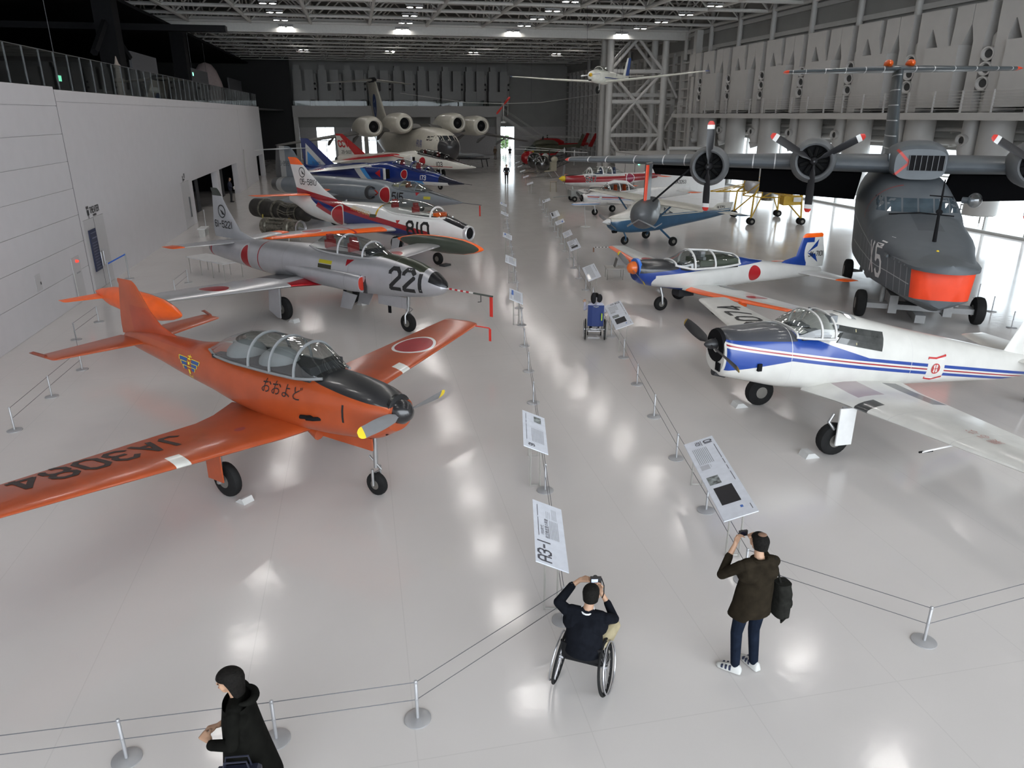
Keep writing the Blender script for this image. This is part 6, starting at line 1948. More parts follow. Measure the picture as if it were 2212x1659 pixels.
for k in (0,):
    for i, (x, y) in enumerate(((-14.91, 26.29), (-15.05, 27.9), (-17.4, 41.4))):
        o = empty('belt_post', ('tall belt stanchion at the near end of the blue belt', 'tall belt stanchion at the far end of the blue belt', 'tall belt stanchion by the second grey door')[i], 'belt stanchion', (x + .25, y, 0))
        MB().lathe([(0, .17), (.015, .17), (.03, .03)], ax='z', n=24).build('base_plate', steel_b, o, smooth=True)
        MB().lathe([(.02, .028), (.95, .028), (.97, .035), (1.0, .03)], ax='z', n=12).build('pole', steel_b, o, smooth=True)
o = empty('blue_belt', 'blue queue belt stretched between two stanchions at the theater door', 'belt', (-14.66, 26.29, 0))
MB().grid([[(0, .03, .86), (0, .03, .91), (.012, .03, .91), (.012, .03, .86)], [(-.14, 1.58, .92), (-.14, 1.58, .97), (-.128, 1.58, .97), (-.128, 1.58, .92)]], caps=(True, True)).build('webbing', mat('belt_blue', (.02, .12, .55), .6), o)

board_m = mat('panel_white', (.68, .71, .78), .5, var=.05, scale=9)
leg_m = mat('panel_leg', (.42, .41, .38), .4, .5)
scr_m = mat('panel_black', (.022, .021, .024), .6, spec=.25)
photo_m = mat('panel_photo', (.2, .22, .22), .5, var=.9, scale=14)
txt_m = mat('panel_text', (.10, .10, .12), .6, var=0)
txt_l = mat('panel_small_text', (.30, .31, .34), .6, var=0)
blue_l = mat('panel_blue', (.06, .16, .5), .5)


def info_panel(label, xl, xr, y0, y1, side, kind, head='', dx=0.0):
    """tilted reading board on legs; side -1: reads from the aisle at its right, +1: from its left"""
    zl, zr = (.85, .68) if side < 0 else (.68, .85)
    L = y1 - y0
    cx, cy = (xl + xr) / 2, (y0 + y1) / 2
    o = empty('info_panel', label, 'information panel', (cx, cy, 0), dx)
    W = xr - xl
    # board frame: a along reading width (0..L), b up the slope (0..S)
    lo, hi = (W / 2, -W / 2) if side < 0 else (-W / 2, W / 2)
    S = math.hypot(W, .17)

    def f(a, b, h=.004):
        t = b / S
        x = lo + (hi - lo) * t
        z = .68 + .17 * t + h
        y = (-L / 2 + a) if side < 0 else (L / 2 - a)
        return (x, y, z)
    MB().grid([[f(0, 0, -.015), f(L, 0, -.015), f(L, S, -.015), f(0, S, -.015)], [f(0, 0, 0), f(L, 0, 0), f(L, S, 0), f(0, S, 0)]], caps=(True, True)).build('board', board_m, o)
    for a in (.18, L - .18):
        for t in (.3, .7):
            x, y, z = f(a, S * t, -.015)
            MB().tube([(x, y, 0), (x, y, z)], .014, 6).build('leg', leg_m, o)
        x0, y_, _ = f(a, S * .3, 0)
        x1, _, _ = f(a, S * .7, 0)
        MB().tube([(x0, y_, .02), (x1, y_, .02)], .008, 5).build('foot_bar', leg_m, o)
    pr = lambda nm, qs, m, h=.003: flat(nm, qs, m, o, lambda a, b: f(a, b, h))
    rows = []
    bars = []
    if kind == 'A':       # title board
        bars += [rect(.62, 1.08, S - .07, S - .062), rect(1.12, 1.42, S - .07, S - .062)]
        for k in range(7):
            rows.append(rect(.62, .62 + (.46 if k < 6 else .3), .09 + .022 * k, .098 + .022 * k))
        for k in range(4):
            rows.append(rect(1.12, 1.4, .10 + .02 * k, .105 + .02 * k))
            rows.append(rect(1.12, 1.3, .2 + .024 * k, .205 + .024 * k)) if k < 3 else None
        pr('title', [[(x + .29, y + S - .13) for x, y in q] for q in strokes(head, .17, .62, .17, .3)], txt_m)
        pr('subtitle', [[(x + .78, y + S - .125) for x, y in q] for q in textquads('1950年代', .06)] + [[(x + .85, y + S - .19) for x, y in q] for q in textquads('航空機産業の再建', .06)], txt_m)
    elif kind == 'B':     # text and small picture
        bars += [rect(.3, .95, S - .07, S - .062), rect(1.0, 1.12, S - .07, S - .062), rect(1.16, 1.42, S - .07, S - .062)]
        for k in range(9):
            rows.append(rect(.3, .86, .06 + .026 * k, .07 + .026 * k))
        rows += [rect(.9, .905, .06, .3), rect(1.13, 1.135, .06, .3)]
        pr('picture', [rect(1.16, 1.42, .08, .22)], photo_m)
        pr('title', [[(x + .15, y + S - .15) for x, y in q] for q in strokes(head, .1, .6, .2, .3)], txt_m)
    elif kind == 'L':     # long board with black rectangle
        q = L / 2.5
        bars += [rect(.3 * q, .8 * q, S - .055, S - .045), rect(.83 * q, 1.0 * q, S - .055, S - .045), rect(1.06 * q, 1.2 * q, S - .055, S - .045), rect(1.27 * q, 1.55 * q, S - .055, S - .045), rect(2.26 * q, 2.4 * q, S - .055, S - .045)]
        for k in range(9):
            rows.append(rect(.3 * q, .85 * q, .07 + .028 * k, .08 + .028 * k))
        for k in range(5):
            rows.append(rect(.9 * q, 1.0 * q, .1 + .03 * k, .105 + .03 * k))
        pr('text_block', [rect(.88 * q, 1.03 * q, .06, .2)], mat('panel_grey_block', (.45, .46, .5), .6))
        pr('picture', [rect(1.27 * q, 1.52 * q, .06, .24)], photo_m)
        pr('black_field', [rect(1.62 * q, 2.12 * q, .08, .36)], scr_m)
        pr('logo', [rect(2.24 * q, 2.3 * q, .3, .34)], blue_l)
        pr('title', [[(x + .15, y + S - .12) for x, y in z_] for z_ in strokes(head, .12, .6, .2, .3)] + [rect(.06, .24, S - .235, S - .225)], txt_m)
        pr('subtitle', [[(x + .15, y + S - .29) for x, y in z_] for z_ in strokes('R21', .07, .6, .18, .3)], txt_m)
    else:                 # plain text board
        bars += [rect(.15, L * .6, S - .06, S - .05)]
        for k in range(8):
            rows.append(rect(.15, L - .2, .08 + .028 * k, .09 + .028 * k))
        if kind == 'P':
            pr('blue_heading', [rect(L * .45, L - .15, S - .14, S - .07)], blue_l)
        elif kind == 'S':
            pr('black_field', [rect(.25, L * .7, .05, .14)], scr_m)
        else:
            pr('white_label', [rect(L * .55, L - .1, .03, .12)], whitep)
    pr('rule', bars, txt_m)
    pr('small_text', rows, txt_l, .002)
    return o


info_panel('white title panel reading A3-1 beside the man in the wheelchair', .29, .70, 7.6, 9.12, -1, 'A', 'a3-1')
info_panel('white text panel with small photo before the orange plane nose', .19, .60, 10.92, 12.45, -1, 'B', '91')
info_panel('white text panel with blue heading before the silver jet boom', -.08, .33, 21.1, 22.55, -1, 'P')
info_panel('white text panel in the aisle level with the silver jet tip tank', -.25, .16, 26.9, 28.4, -1, 'T')
info_panel('white text panel with blue heading before the white jet nose', -.41, .0, 32.9, 34.2, -1, 'P')
info_panel('small text panel before the grey jet boom', -.62, -.2, 41.0, 42.2, -1, 'T')
info_panel('small text panel standing past the grey jet nose boom', -.74, -.32, 45.6, 46.8, -1, 'P')
info_panel('long white panel D1 with black rectangle before the standing man', 2.93, 3.39, 8.8, 11.3, 1, 'L', '01')
info_panel('long white panel with black rectangle beside the blue wheelchair', 2.72, 3.17, 18.4, 20.9, 1, 'L', '02')
info_panel('pale panel with white label before the small display table', 2.58, 3.0, 24.3, 26.6, 1, 'T')
info_panel('pale panel with black rectangle before the blue cabin plane', 2.42, 2.84, 30.1, 32.4, 1, 'L', '03')
info_panel('small pale text panel before the blue cabin plane spinner', 2.39, 2.76, 33.5, 35.0, 1, 'T')
info_panel('small pale text panel before the airliner model', 2.26, 2.68, 37.6, 38.9, 1, 'P')
info_panel('pale panel with black strip before the white light plane', 2.17, 2.6, 40.2, 42.5, 1, 'S')
info_panel('small dark pale panel before the equipment trailer', 1.98, 2.46, 47.7, 49.0, 1, 'S')
for k in range(5):
    info_panel(ORD[k] + ' small pale panel in the far row towards the helicopters', 1.2 - .5 * k * .4, 1.7 - .5 * k * .4, 60 + 7 * k, 61.5 + 7 * k, 1, 'T')['group'] = 'far panels by the helicopters'

# low table with plaque
o = empty('plaque_table', 'low pale display table beside the orange spinner', 'table', (3.95, 27.95, 0))
MB().box(-.36, .36, -.36, .36, .42, .45).build('table_top', mat('table_pale', (.5, .49, .46), .5), o)
for a in (-.3, .3):
    for b in (-.3, .3):
        MB().tube([(a, b, 0), (a, b, .42)], .014, 6).build('leg', leg_m, o)
o = empty('standing_plaque', 'small dark plaque standing on the low pale table', 'plaque', (3.95, 28.0, .45))
MB().box(-.02, .02, -.16, .16, .0, .34, Matrix.Rotation(rad(14), 4, 'Y')).build('plaque_face', mat('plaque_brown', (.12, .11, .10), .5), o)
MB().box(.02, .12, -.02, .02, 0, .1).build('plaque_prop', leg_m, o)
# table below the silver jet tail
o = empty('long_display_table', 'long low white table under the silver jet tail', 'table', (-11.7, 28.6, 0), rad(-37))
MB().box(-1.3, 1.3, -.45, .45, .62, .66).build('table_top', mat('table_white', (.6, .6, .6), .5), o)
for a in (-1.2, -.4, .4, 1.2):
    for b in (-.38, .38):
        MB().tube([(a, b, 0), (a, b, .62)], .016, 6).build('leg', leg_m, o)
o = empty('side_bench', 'small white bench by the wall behind the silver jet tail', 'bench', (-16.1, 38.5, 0), BROT)
MB().box(-.2, .2, -.55, .55, .4, .44).build('bench_top', mat('table_white', (.6, .6, .6)), o)
for b in (-.45, .45):
    MB().box(-.15, .15, b - .02, b + .02, 0, .4).build('leg', leg_m, o)
# wooden stool past the trailer
o = empty('wooden_stool', 'small wooden stool frame standing in the aisle', 'stool', (3.4, 62.0, 0))
MB().box(-.28, .28, -.2, .2, .78, .82).build('seat', mat('stool_wood', (.3, .25, .19), .6), o)
for a in (-.22, .22):
    for b in (-.15, .15):
        MB().tube([(a * 1.15, b, 0), (a, b, .78)], .02, 6).build('leg', mat('stool_wood', (.3, .25, .19)), o)
# airliner model on its stand
o = empty('airliner_model', 'white airliner model with blue stripe on a thin stand', 'model', (4.16, 41.85, 0), rad(188))
am = paint('airliner_model_paint', (.7, .7, .7), [((.05, .2, .5), ('z', 1.24, 1.28)), ((.3, .1, .15), ('z', 1.32, 1.335))], .3)
MB().lathe([(0, .28), (.015, .28), (.02, .03)], ax='z', n=20).build('base_plate', whitep, o, smooth=True)
MB().tube([(0, 0, .02), (.1, 0, 1.2)], .015, 6).build('stand_rod', steel_b, o)
loft(MB(), [(.85, 1.24, .02, .02, .02, 2), (.7, 1.25, .08, .07, .07, 2), (.4, 1.26, .1, .1, .1, 2), (-.4, 1.26, .1, .1, .1, 2), (-.85, 1.3, .02, .03, .02, 2)], 16, 3).build('fuselage', am, o, smooth=True)
for s_ in (1, -1):
    wing(MB(), [(.05, .3, .4, 1.22, .1), (.9, -.2, .15, 1.26, .1)], side=s_, tip=.03).build('wing', whitep, o, smooth=True)
    wing(MB(), [(.02, -.6, .22, 1.31, .1), (.32, -.75, .1, 1.33, .1)], side=s_, tip=.02).build('tailplane', whitep, o, smooth=True)
wing(MB(), [(1.3, -.5, .32, 0, .1), (1.62, -.75, .14, 0, .1)], vert=True, tip=.02).build('tail_fin', whitep, o, smooth=True)
# equipment trailer
o = empty('equipment_trailer', 'grey equipment trailer with small black wheels by the white plane', 'trailer', (4.9, 55.0, 0), rad(190))
MB().box(-1.0, .7, -.5, .5, .35, .8).build('trailer_body', mat('trailer_grey', (.25, .26, .25), .6), o)
MB().tube([(.7, 0, .4), (1.9, 0, .3)], .04, 6).build('tow_bar', mat('trailer_grey', (.25, .26, .25)), o)
for a in (-.7, .45):
    for b in (-.52, .52):
        wheel(o, a, b, .2, .12)

# ---------------------------------------------------------------- jet engines on stands
eng_dk = mat('engine_soot', (.028, .026, .023), .55, .3, var=.4, scale=3)
eng_mt = mat('engine_metal', (.17, .16, .13), .45, .6, var=.5, scale=7)
o = empty('long_jet_engine', 'long sooty jet engine with black exhaust drum behind the white jet tail', 'jet engine', (-12.6, 40.6, 0), rad(-40))
MB().lathe([(-2.4, .38), (-2.35, .52), (-1.5, .53), (-1.4, .48), (-.2, .46), (.0, .42), (.2, .42), (.4, .36), (1.6, .34), (1.8, .4), (2.3, .4), (2.35, .3)], (0, 0, 1.05), 'x', 32).build('engine_casing', eng_dk, o, smooth=True)
MB().lathe([(-2.42, .34), (-2.3, 0)], (0, 0, 1.05), 'x', 24, (False, False)).build('exhaust_bore', black_m, o)
for x in (-1.42, -.2, .3, 1.2, 1.8):
    MB().lathe([(x - .03, .545 if x < 0 else .44), (x + .03, .545 if x < 0 else .44)], (0, 0, 1.05), 'x', 32).build('flange_ring', eng_mt, o, smooth=True)
for k in range(7):
    a = random.random() * 6.28
    MB().tube([(.3, .46 * math.cos(a), 1.05 + .46 * math.sin(a)), (1.0, .44 * math.cos(a + .3), 1.05 + .44 * math.sin(a + .3)), (1.9, .46 * math.cos(a), 1.05 + .46 * math.sin(a))], .025, 6).build('oil_pipe', eng_mt, o)
for x in (-1.2, 1.3):
    for b in (-.4, .4):
        MB().tube([(x, b * 1.2, 0), (x, b, .8)], .04, 6).build('stand_leg', mat('stand_yellow', (.35, .28, .05), .6), o)
    MB().tube([(x, -.5, .3), (x, .5, .3)], .03, 6).build('stand_bar', mat('stand_yellow', (.35, .28, .05)), o)
o = empty('short_jet_engine', 'short metallic jet engine with open intake behind the silver jet fin', 'jet engine', (-11.4, 36.9, 0), rad(-25))
MB().lathe([(-1.3, .3), (-1.2, .42), (-.9, .44), (-.85, .36), (.2, .34), (.25, .42), (.5, .42), (.55, .36), (1.0, .38)], (0, 0, .68), 'x', 28).build('engine_casing', eng_mt, o, smooth=True)
MB().lathe([(1.05, .4), (1.12, .38), (1.05, .33), (.9, .3)], (0, 0, .68), 'x', 28, (False, False)).build('intake_lip', alu, o, smooth=True)
MB().lathe([(.95, .34), (.94, 0)], (0, 0, .68), 'x', 20, (False, False)).build('intake_bore', black_m, o)
MB().lathe([(.9, .12), (1.25, .02)], (0, 0, .68), 'x', 12).build('bullet_cone', alu, o, smooth=True)
for k in range(10):
    a = 2 * PI * k / 10
    MB().tube([(-.8, .4 * math.cos(a), .68 + .4 * math.sin(a)), (.2, .4 * math.cos(a), .68 + .4 * math.sin(a))], .05, 6).build('combustor_can', eng_mt, o, smooth=True)
for x in (-.8, .6):
    for b in (-.35, .35):
        MB().tube([(x, b * 1.2, 0), (x, b, .4)], .035, 6).build('stand_leg', steel_white, o)

# ---------------------------------------------------------------- helicopters at the back
bubble = glass('bubble_glass', (.10, .105, .085), .35)


def bubble_heli(label, X, Y, yaw, body, rot):
    r = craft('bubble_helicopter', label, X, Y, yaw, 'helicopter')
    m = mat(label[:12] + '_paint', body, .35, coat=.3)
    MB().ell((1.0, 0, 1.35), (.78, .72, .82), 24, 16).build('bubble_canopy', bubble, r, smooth=True)
    MB().box(.1, 1.2, -.55, .55, .62, .75).build('cabin_floor', m, r)
    seat(r, .65, 0, .75, mat('seat_olive', (.06, .07, .04)), .5, .9)
    MB().box(-.9, .2, -.5, .5, .62, 1.5).build('engine_bay', m, r)
    MB().tube([(-.3, 0, 1.5), (-.3, 0, 2.6)], .06, 8).build('rotor_mast', dark_grey, r)
    for s_ in (1, -1):
        MB().ell((-.35, s_ * .55, 1.75), (.5, .28, .3)).build('fuel_tank', m, r, smooth=True)
        MB().tube([(1.7, s_ * .9, .12), (1.5, s_ * .95, .05), (-1.3, s_ * .95, .05)], .04, 6).build('landing_skid', alu, r)
        for x in (.7, -.6):
            MB().tube([(x, s_ * .4, .65), (x, s_ * .95, .06)], .03, 6).build('skid_leg', alu, r)
    mb = MB()
    for a, b in (((-.8, .35, 1.4), (-5.2, .08, 1.7)), ((-.8, -.35, 1.4), (-5.2, -.08, 1.7)), ((-.8, 0, .7), (-5.2, 0, 1.5))):
        mb.tube([a, b], .025, 5)
    for k in range(6):
        t = k / 6
        p = [tuple(Vector(a).lerp(Vector(b), t)) for a, b in (((-.8, .35, 1.4), (-5.2, .08, 1.7)), ((-.8, -.35, 1.4), (-5.2, -.08, 1.7)), ((-.8, 0, .7), (-5.2, 0, 1.5)))]
        mb.tube([p[0], p[1], p[2], p[0]], .018, 5)
    mb.build('tail_boom', dark_grey, r)
    for s_ in (0, 180):
        blade(r, (-5.2, 0, 1.7), .8, 90 + s_, .1, whitep, None, tip=0)
    c, s = math.cos(rad(rot)), math.sin(rad(rot))
    for q in (1, -1):
        MB().grid([[(-.3 + q * t * c - .16 * s, q * t * s + .16 * c, 2.6), (-.3 + q * t * c + .16 * s, q * t * s - .16 * c, 2.6), (-.3 + q * t * c + .16 * s, q * t * s - .16 * c, 2.56), (-.3 + q * t * c - .16 * s, q * t * s + .16 * c, 2.56)] for t in (.2, 5.2)], caps=(True, True)).build('rotor_blade', whitep, r)
    return r


bubble_heli('cream bubble-canopy helicopter with olive glazing', 3.6, 76.5, 235, (.45, .42, .32), 75)
bubble_heli('white bubble-canopy helicopter beside the red nose', 2.95, 82.5, 235, (.5, .5, .48), 60)


def cabin_heli(name, label, X, Y, yaw, col, nose, tails, z=0):
    r = craft(name, label, X, Y, yaw, 'helicopter')
    m = paint(name + '_paint', col, [(nose, ('x', 1.6, 9))], .35, 0, .3)
    loft(MB(), [(2.6, 1.15, .1, .15, .15, 2), (2.2, 1.25, .6, .5, .5, 2.2), (1.2, 1.5, .85, .8, .8, 2.6), (-1.2, 1.55, .85, .9, .85, 2.8), (-2.2, 1.8, .6, .6, .5, 2.3), (-3.0, 2.0, .28, .3, .28, 2), (-6.5, 2.2, .14, .16, .16, 2)], 24, 4).build('cabin', m, r, smooth=True)
    loft(MB(), [(1.0, 2.5, .3, .2, .2, 2), (.2, 2.6, .6, .4, .3, 2.3), (-1.8, 2.6, .55, .35, .3, 2.3), (-2.8, 2.4, .2, .2, .2, 2)], 18, 3).build('engine_cowl', m, r, smooth=True)
    loft(MB(), [(2.3, 1.55, .3, .25, .2, 2.2), (1.7, 1.75, .72, .45, .3, 2.6), (1.25, 1.8, .84, .52, .3, 2.8)], 20, 3).build('windscreen', mat('heli_glass', (.04, .05, .05), .1, coat=.5), r, smooth=True)
    MB().tube([(-.4, 0, 2.9), (-.4, 0, 3.4)], .1, 8).build('rotor_mast', dark_grey, r)
    for k in range(4):
        a = rad(25 + 90 * k)
        c, s = math.cos(a), math.sin(a)
        MB().grid([[(-.4 + t * c - .14 * s, t * s + .14 * c, 3.38 - .02 * t), (-.4 + t * c + .14 * s, t * s - .14 * c, 3.38 - .02 * t), (-.4 + t * c + .14 * s, t * s - .14 * c, 3.33 - .02 * t), (-.4 + t * c - .14 * s, t * s + .14 * c, 3.33 - .02 * t)] for t in (.2, 5.3)], caps=(True, True)).build('rotor_blade', mat('rotor_pale', (.4, .4, .38), .5), r)
    for s_ in tails:
        MB().prism([(-5.9, 1.9), (-6.5, 1.8), (-7.3, 3.5), (-6.9, 3.6)], s_ - .05, s_ + .05, 'y').build('tail_fin', m, r)
    if len(tails) > 1:
        MB().box(-6.5, -5.9, tails[0], tails[1], 2.15, 2.22).build('tailplane', m, r)
    for s_ in (1, -1):
        MB().tube([(2.0, s_ * 1.1, .15), (1.7, s_ * 1.15, .06), (-1.8, s_ * 1.15, .06)], .06, 6).build('landing_skid', dark_grey, r)
        for x in (1.0, -1.0):
            MB().tube([(x, s_ * .6, .85), (x, s_ * 1.15, .08)], .05, 6).build('skid_leg', dark_grey, r)
    return r


cabin_heli('red_helicopter', 'bright red cabin helicopter with twin tail fins', 4.4, 104, 200, (.33, .012, .014), (.33, .012, .014), (-1.3, 1.3))
cabin_heli('yellow_helicopter', 'dark helicopter with rounded yellow nose by the red helicopter', 3.6, 97.5, 215, (.09, .09, .06), (.5, .32, .02), (0,))
o = empty('red_nose_ball', 'round red nosed small helicopter cabin behind the bubble canopies', 'helicopter', (1.9, 88, 0), rad(215))
MB().ell((0, 0, 1.3), (1.0, .7, .75), 20, 12).build('cabin', mat('heli_red', (.4, .01, .015), .25, coat=.4), o, smooth=True)
for s_ in (1, -1):
    MB().tube([(.9, s_ * .8, .1), (-1.2, s_ * .8, .05)], .04, 6).build('landing_skid', alu, o)
    MB().tube([(0, s_ * .4, .7), (0, s_ * .8, .07)], .04, 6).build('skid_leg', alu, o)
MB().tube([(-.8, 0, 1.5), (-4, 0, 1.6)], [.25, .08], 10).build('tail_boom', mat('heli_red', (.4, .01, .015)), o, smooth=True)
# small grey fighter model on a dark table
o = empty('model_table', 'dark table carrying a grey fighter model in the aisle end', 'table', (-5.1, 93, 0), rad(-20))
MB().box(-2.2, 2.2, -1.0, 1.0, .9, .98).build('table_top', dark_grey, o)
for a in (-1.8, 1.8):
    for b in (-.8, .8):
        MB().tube([(a * 1.1, b, 0), (a, b, .9)], .06, 6).build('leg', dark_grey, o)
o = empty('fighter_model', 'pale grey fighter jet model resting on the dark table', 'model', (-5.1, 93, .98), rad(-20))
gm_ = mat('model_grey', (.35, .36, .37), .5)
loft(MB(), [(2.0, .35, .03, .03, .03, 2), (1.2, .36, .22, .2, .18, 2), (0, .36, .3, .25, .3, 2), (-2.0, .36, .2, .2, .2, 2)], 16, 3).build('fuselage', gm_, o, smooth=True)
for s_ in (1, -1):
    wing(MB(), [(.15, .5, 1.5, .35, .06), (1.4, -.6, .4, .35, .05)], side=s_, tip=.03).build('wing', gm_, o, smooth=True)
wing(MB(), [(.5, -1.0, .9, 0, .06), (1.2, -1.7, .4, 0, .06)], vert=True, tip=.03).build('tail_fin', gm_, o, smooth=True)
MB().tube([(0, 0, 0), (0, 0, .2)], .06, 8).build('stand_rod', dark_grey, o)

# ---------------------------------------------------------------- yellow lattice test rig
o = empty('yellow_lattice_rig', 'yellow tubular flying test rig on four twin-wheeled legs', 'test rig', (15.1, 44.3, 0), rad(5))
yl = mat('rig_yellow', (.55, .34, .02), .5)
legs = [(-1.5, -1.5), (1.4, -1.7), (-1.2, 1.9), (1.6, 1.9)]
for a, b in legs:
    MB().tube([(a, b, .35), (a * .95, b * .95, 1.6), (a * .5, b * .5, 2.3)], .05, 6).build('rig_leg', yl, o)
    MB().tube([(a, b, .35), (a * .4, b * .4, 1.5)], .04, 6).build('rig_brace', yl, o)
    for s_ in (-.16, .16):
        wheel(o, a + s_ * .0, b + s_, .2, .14)
    MB().tube([(a, b - .2, .2), (a, b + .2, .2)], .04, 6).build('axle', dark_grey, o)
mb = MB()
ring = [(1.5, 0), (.9, 1.3), (-.9, 1.3), (-1.5, 0), (-.9, -1.3), (.9, -1.3)]
for k in range(6):
    a, b = ring[k], ring[(k + 1) % 6]
    for z in (1.5, 2.4):
        mb.tube([(*a, z), (*b, z)], .035, 5)
    mb.tube([(*a, 1.5), (*b, 2.4)], .03, 5)
    mb.tube([(*a, 1.5), (*a, 2.4)], .03, 5)
mb.build('rig_lattice', yl, o)
for d in ((4.2, .2), (-3.4, -.2), (.2, 4.0), (-.2, -3.2)):
    mb = MB()
    for s_ in (-.12, .12):
        mb.tube([(d[0] * .3 + s_, d[1] * .3 - s_, 1.75), (d[0] + s_, d[1] - s_, 1.75)], .03, 5)
        mb.tube([(d[0] * .3 + s_, d[1] * .3 - s_, 2.2), (d[0] + s_, d[1] - s_, 1.78)], .025, 5)
    for k in range(5):
        t, u_ = .3 + .14 * k, .3 + .14 * (k + 1)
        mb.tube([(d[0] * t, d[1] * t, 2.2 - .1 * k), (d[0] * u_, d[1] * u_, 1.75)], .02, 5)
    mb.build('rig_arm', yl, o)
MB().ell((-1.0, -.2, 2.1), (.55, .45, .5)).build('fuel_tank', mat('tank_silver', (.45, .45, .46), .4, .6), o, smooth=True)
MB().lathe([(1.2, .35), (2.6, .32)], ax='z', n=18).build('lift_engine', eng_mt, o, smooth=True)
MB().prism([(.2, -1.8), (1.4, -1.6), (1.6, -1.2), (.3, -1.0)], 1.1, 1.6).build('rig_fairing', yl, o)
MB().box(.75, 1.2, -1.86, -1.83, 1.3, 1.55).build('name_plate', whitep, o)

# ---------------------------------------------------------------- gliders under the roof
r = empty('hanging_motor_glider', 'white motor glider with blue fin hanging from the roof trusses', 'glider', (12.0 - 4.65 + 0.0, 53.0, 0), rad(-121))
r.location = (5.77, 58.0, 8.55)
gw = mat('glider_white', (.78, .78, .70), .35, coat=.2)
fg = paint('glider_body', (.78, .78, .70), [((.02, .05, .2), ('and', ('x', -5, -1.5), ('z', -.02, .05)))], .3, 0, .3)
fu = fuse(r, [(.0, .1, .2, .2, .2, 2), (-.2, .1, .34, .34, .36, 2), (-1.2, .12, .46, .46, .52, 2.1), (-2.3, .1, .5, .42, .55, 2.1), (-3.4, .12, .36, .4, .4, 2), (-5.5, .2, .16, .18, .18, 2), (-7.0, .25, .08, .1, .1, 2)], fg)
pair(r, [(.3, -1.7, 1.4, -.25, .15), (4, -1.75, 1.15, -.02, .14), (8.0, -1.95, .6, .30, .12)], paint('glider_wing', (.78, .78, .70), [((.03, .06, .25), ('or', ('y', 7.9, 9), ('y', -9, -7.9)))], .35), .12)
fin(r, [(.2, -5.9, 1.3, 0, .08), (1.6, -6.7, .8, 0, .09)], paint('glider_fin', (.75, .75, .68), [((.015, .06, .25), ('h', -1, 0, -.42, -6.25))], .3), .08)
pair(r, [(.05, -6.2, .8, .3, .09), (1.5, -6.4, .5, .3, .09)], gw, .1, 'tailplane')
canopy(r, [(-.9, .45, .3, .04, 2), (-1.3, .45, .38, .32, 2), (-1.9, .42, .42, .42, 2), (-2.6, .4, .36, .2, 2)], [-1.3], gw, can_gl, .02)
sp_ = MB().lathe([(-.05, .14), (.12, .12), (.25, .02)], (0, 0, .15), 'x', 14).build('spinner', mat('spinner_yellow', (.7, .42, .02), .4), r, smooth=True)
for a in (5, 185):
    blade(sp_, (.05, 0, .15), .8, a, .12, whitep, None, tip=0)
MB().box(-.03, .02, -.16, .06, -.25, -.17).build('cowl_slot', black_m, r)
wheel(r, -1.3, 0, .27, .16, -.85)
strut(r, [(-1.4, .1, -.4), (-1.3, .1, -.85)], .05)
for x, y_ in ((-2.0, 1.2), (-2.0, -1.2), (-5.5, 0)):
    MB().tube([(x, y_, .1), (x, y_ * 1.2, 5.2)], .012, 5).build('hanging_cable', wire_m, r)
r = empty('human_powered_aircraft', 'slender winged human-powered aircraft with red propeller hanging under roof', 'glider', (-.9, 86, 6.7), rad(-95))
hw_ = mat('film_white', (.6, .6, .57), .4)
for s_ in (1, -1):
    wing(MB(), [(.0, .3, .8, .4, .1), (4, .2, .7, .5, .1), (11.5, -.1, .3, 1.5, .1)], side=s_, tip=.1).build('wing', hw_, r, smooth=True)
MB().tube([(.6, 0, .3), (-5, 0, .2)], .06, 8).build('fuselage_boom', hw_, r)
for a in (50, 230):
    blade(r, (.7, 0, .2), 1.15, a, .24, redp, None, tip=0, pitch=10, r0=.05)
MB().tube([(.2, 0, .3), (.3, .0, -1.0), (.9, 0, -1.4), (-.3, 0, -1.4)], .04, 6).build('pilot_frame', hw_, r)
MB().box(-.5, .9, -.25, .25, -1.6, -1.45).build('pilot_keel', hw_, r)
wing(MB(), [(-.9, -4.3, .6, 0, .08), (1.2, -4.4, .5, 0, .08)], vert=True, tip=.05).build('rudder', paint('rudder_paint', (.6, .6, .57), [(RED, ('or', ('z', 1.0, 2), ('z', -2, -.8)))]), r, smooth=True)
for x, y_, l_ in ((0, 3, 6.4), (0, -3, 6.4), (-4, 0, 6.7)):
    MB().tube([(x, y_, .3), (x, y_, l_)], .012, 5).build('hanging_cable', wire_m, r)
# ================================================================ people
skin = mat('skin', (.42, .25, .16), .55, var=.04)
hair_b = mat('hair_black', (.009, .008, .007), .7, var=.4, scale=60, spec=.08, bump=.6, bscale=90)


def cap_rows(a, b, ra, rb, n=12):
    a, b = Vector(a), Vector(b)
    d = (b - a)
    L = d.length or 1e-6
    d = d / L
    ref = Vector((0, 0, 1)) if abs(d.z) < .9 else Vector((1, 0, 0))
    u = d.cross(ref).normalized()
    v = u.cross(d)
    prof = [(-ra * math.cos(t), ra * math.sin(t)) for t in (.08, .5, 1.0, 1.57)] + [(L + rb * math.cos(t), rb * math.sin(t)) for t in (1.57, 1.0, .5, .08)]
    return [[a + d * h + (u * math.cos(2 * PI * k / n) + v * math.sin(2 * PI * k / n)) * q for k in range(n)] for h, q in prof]


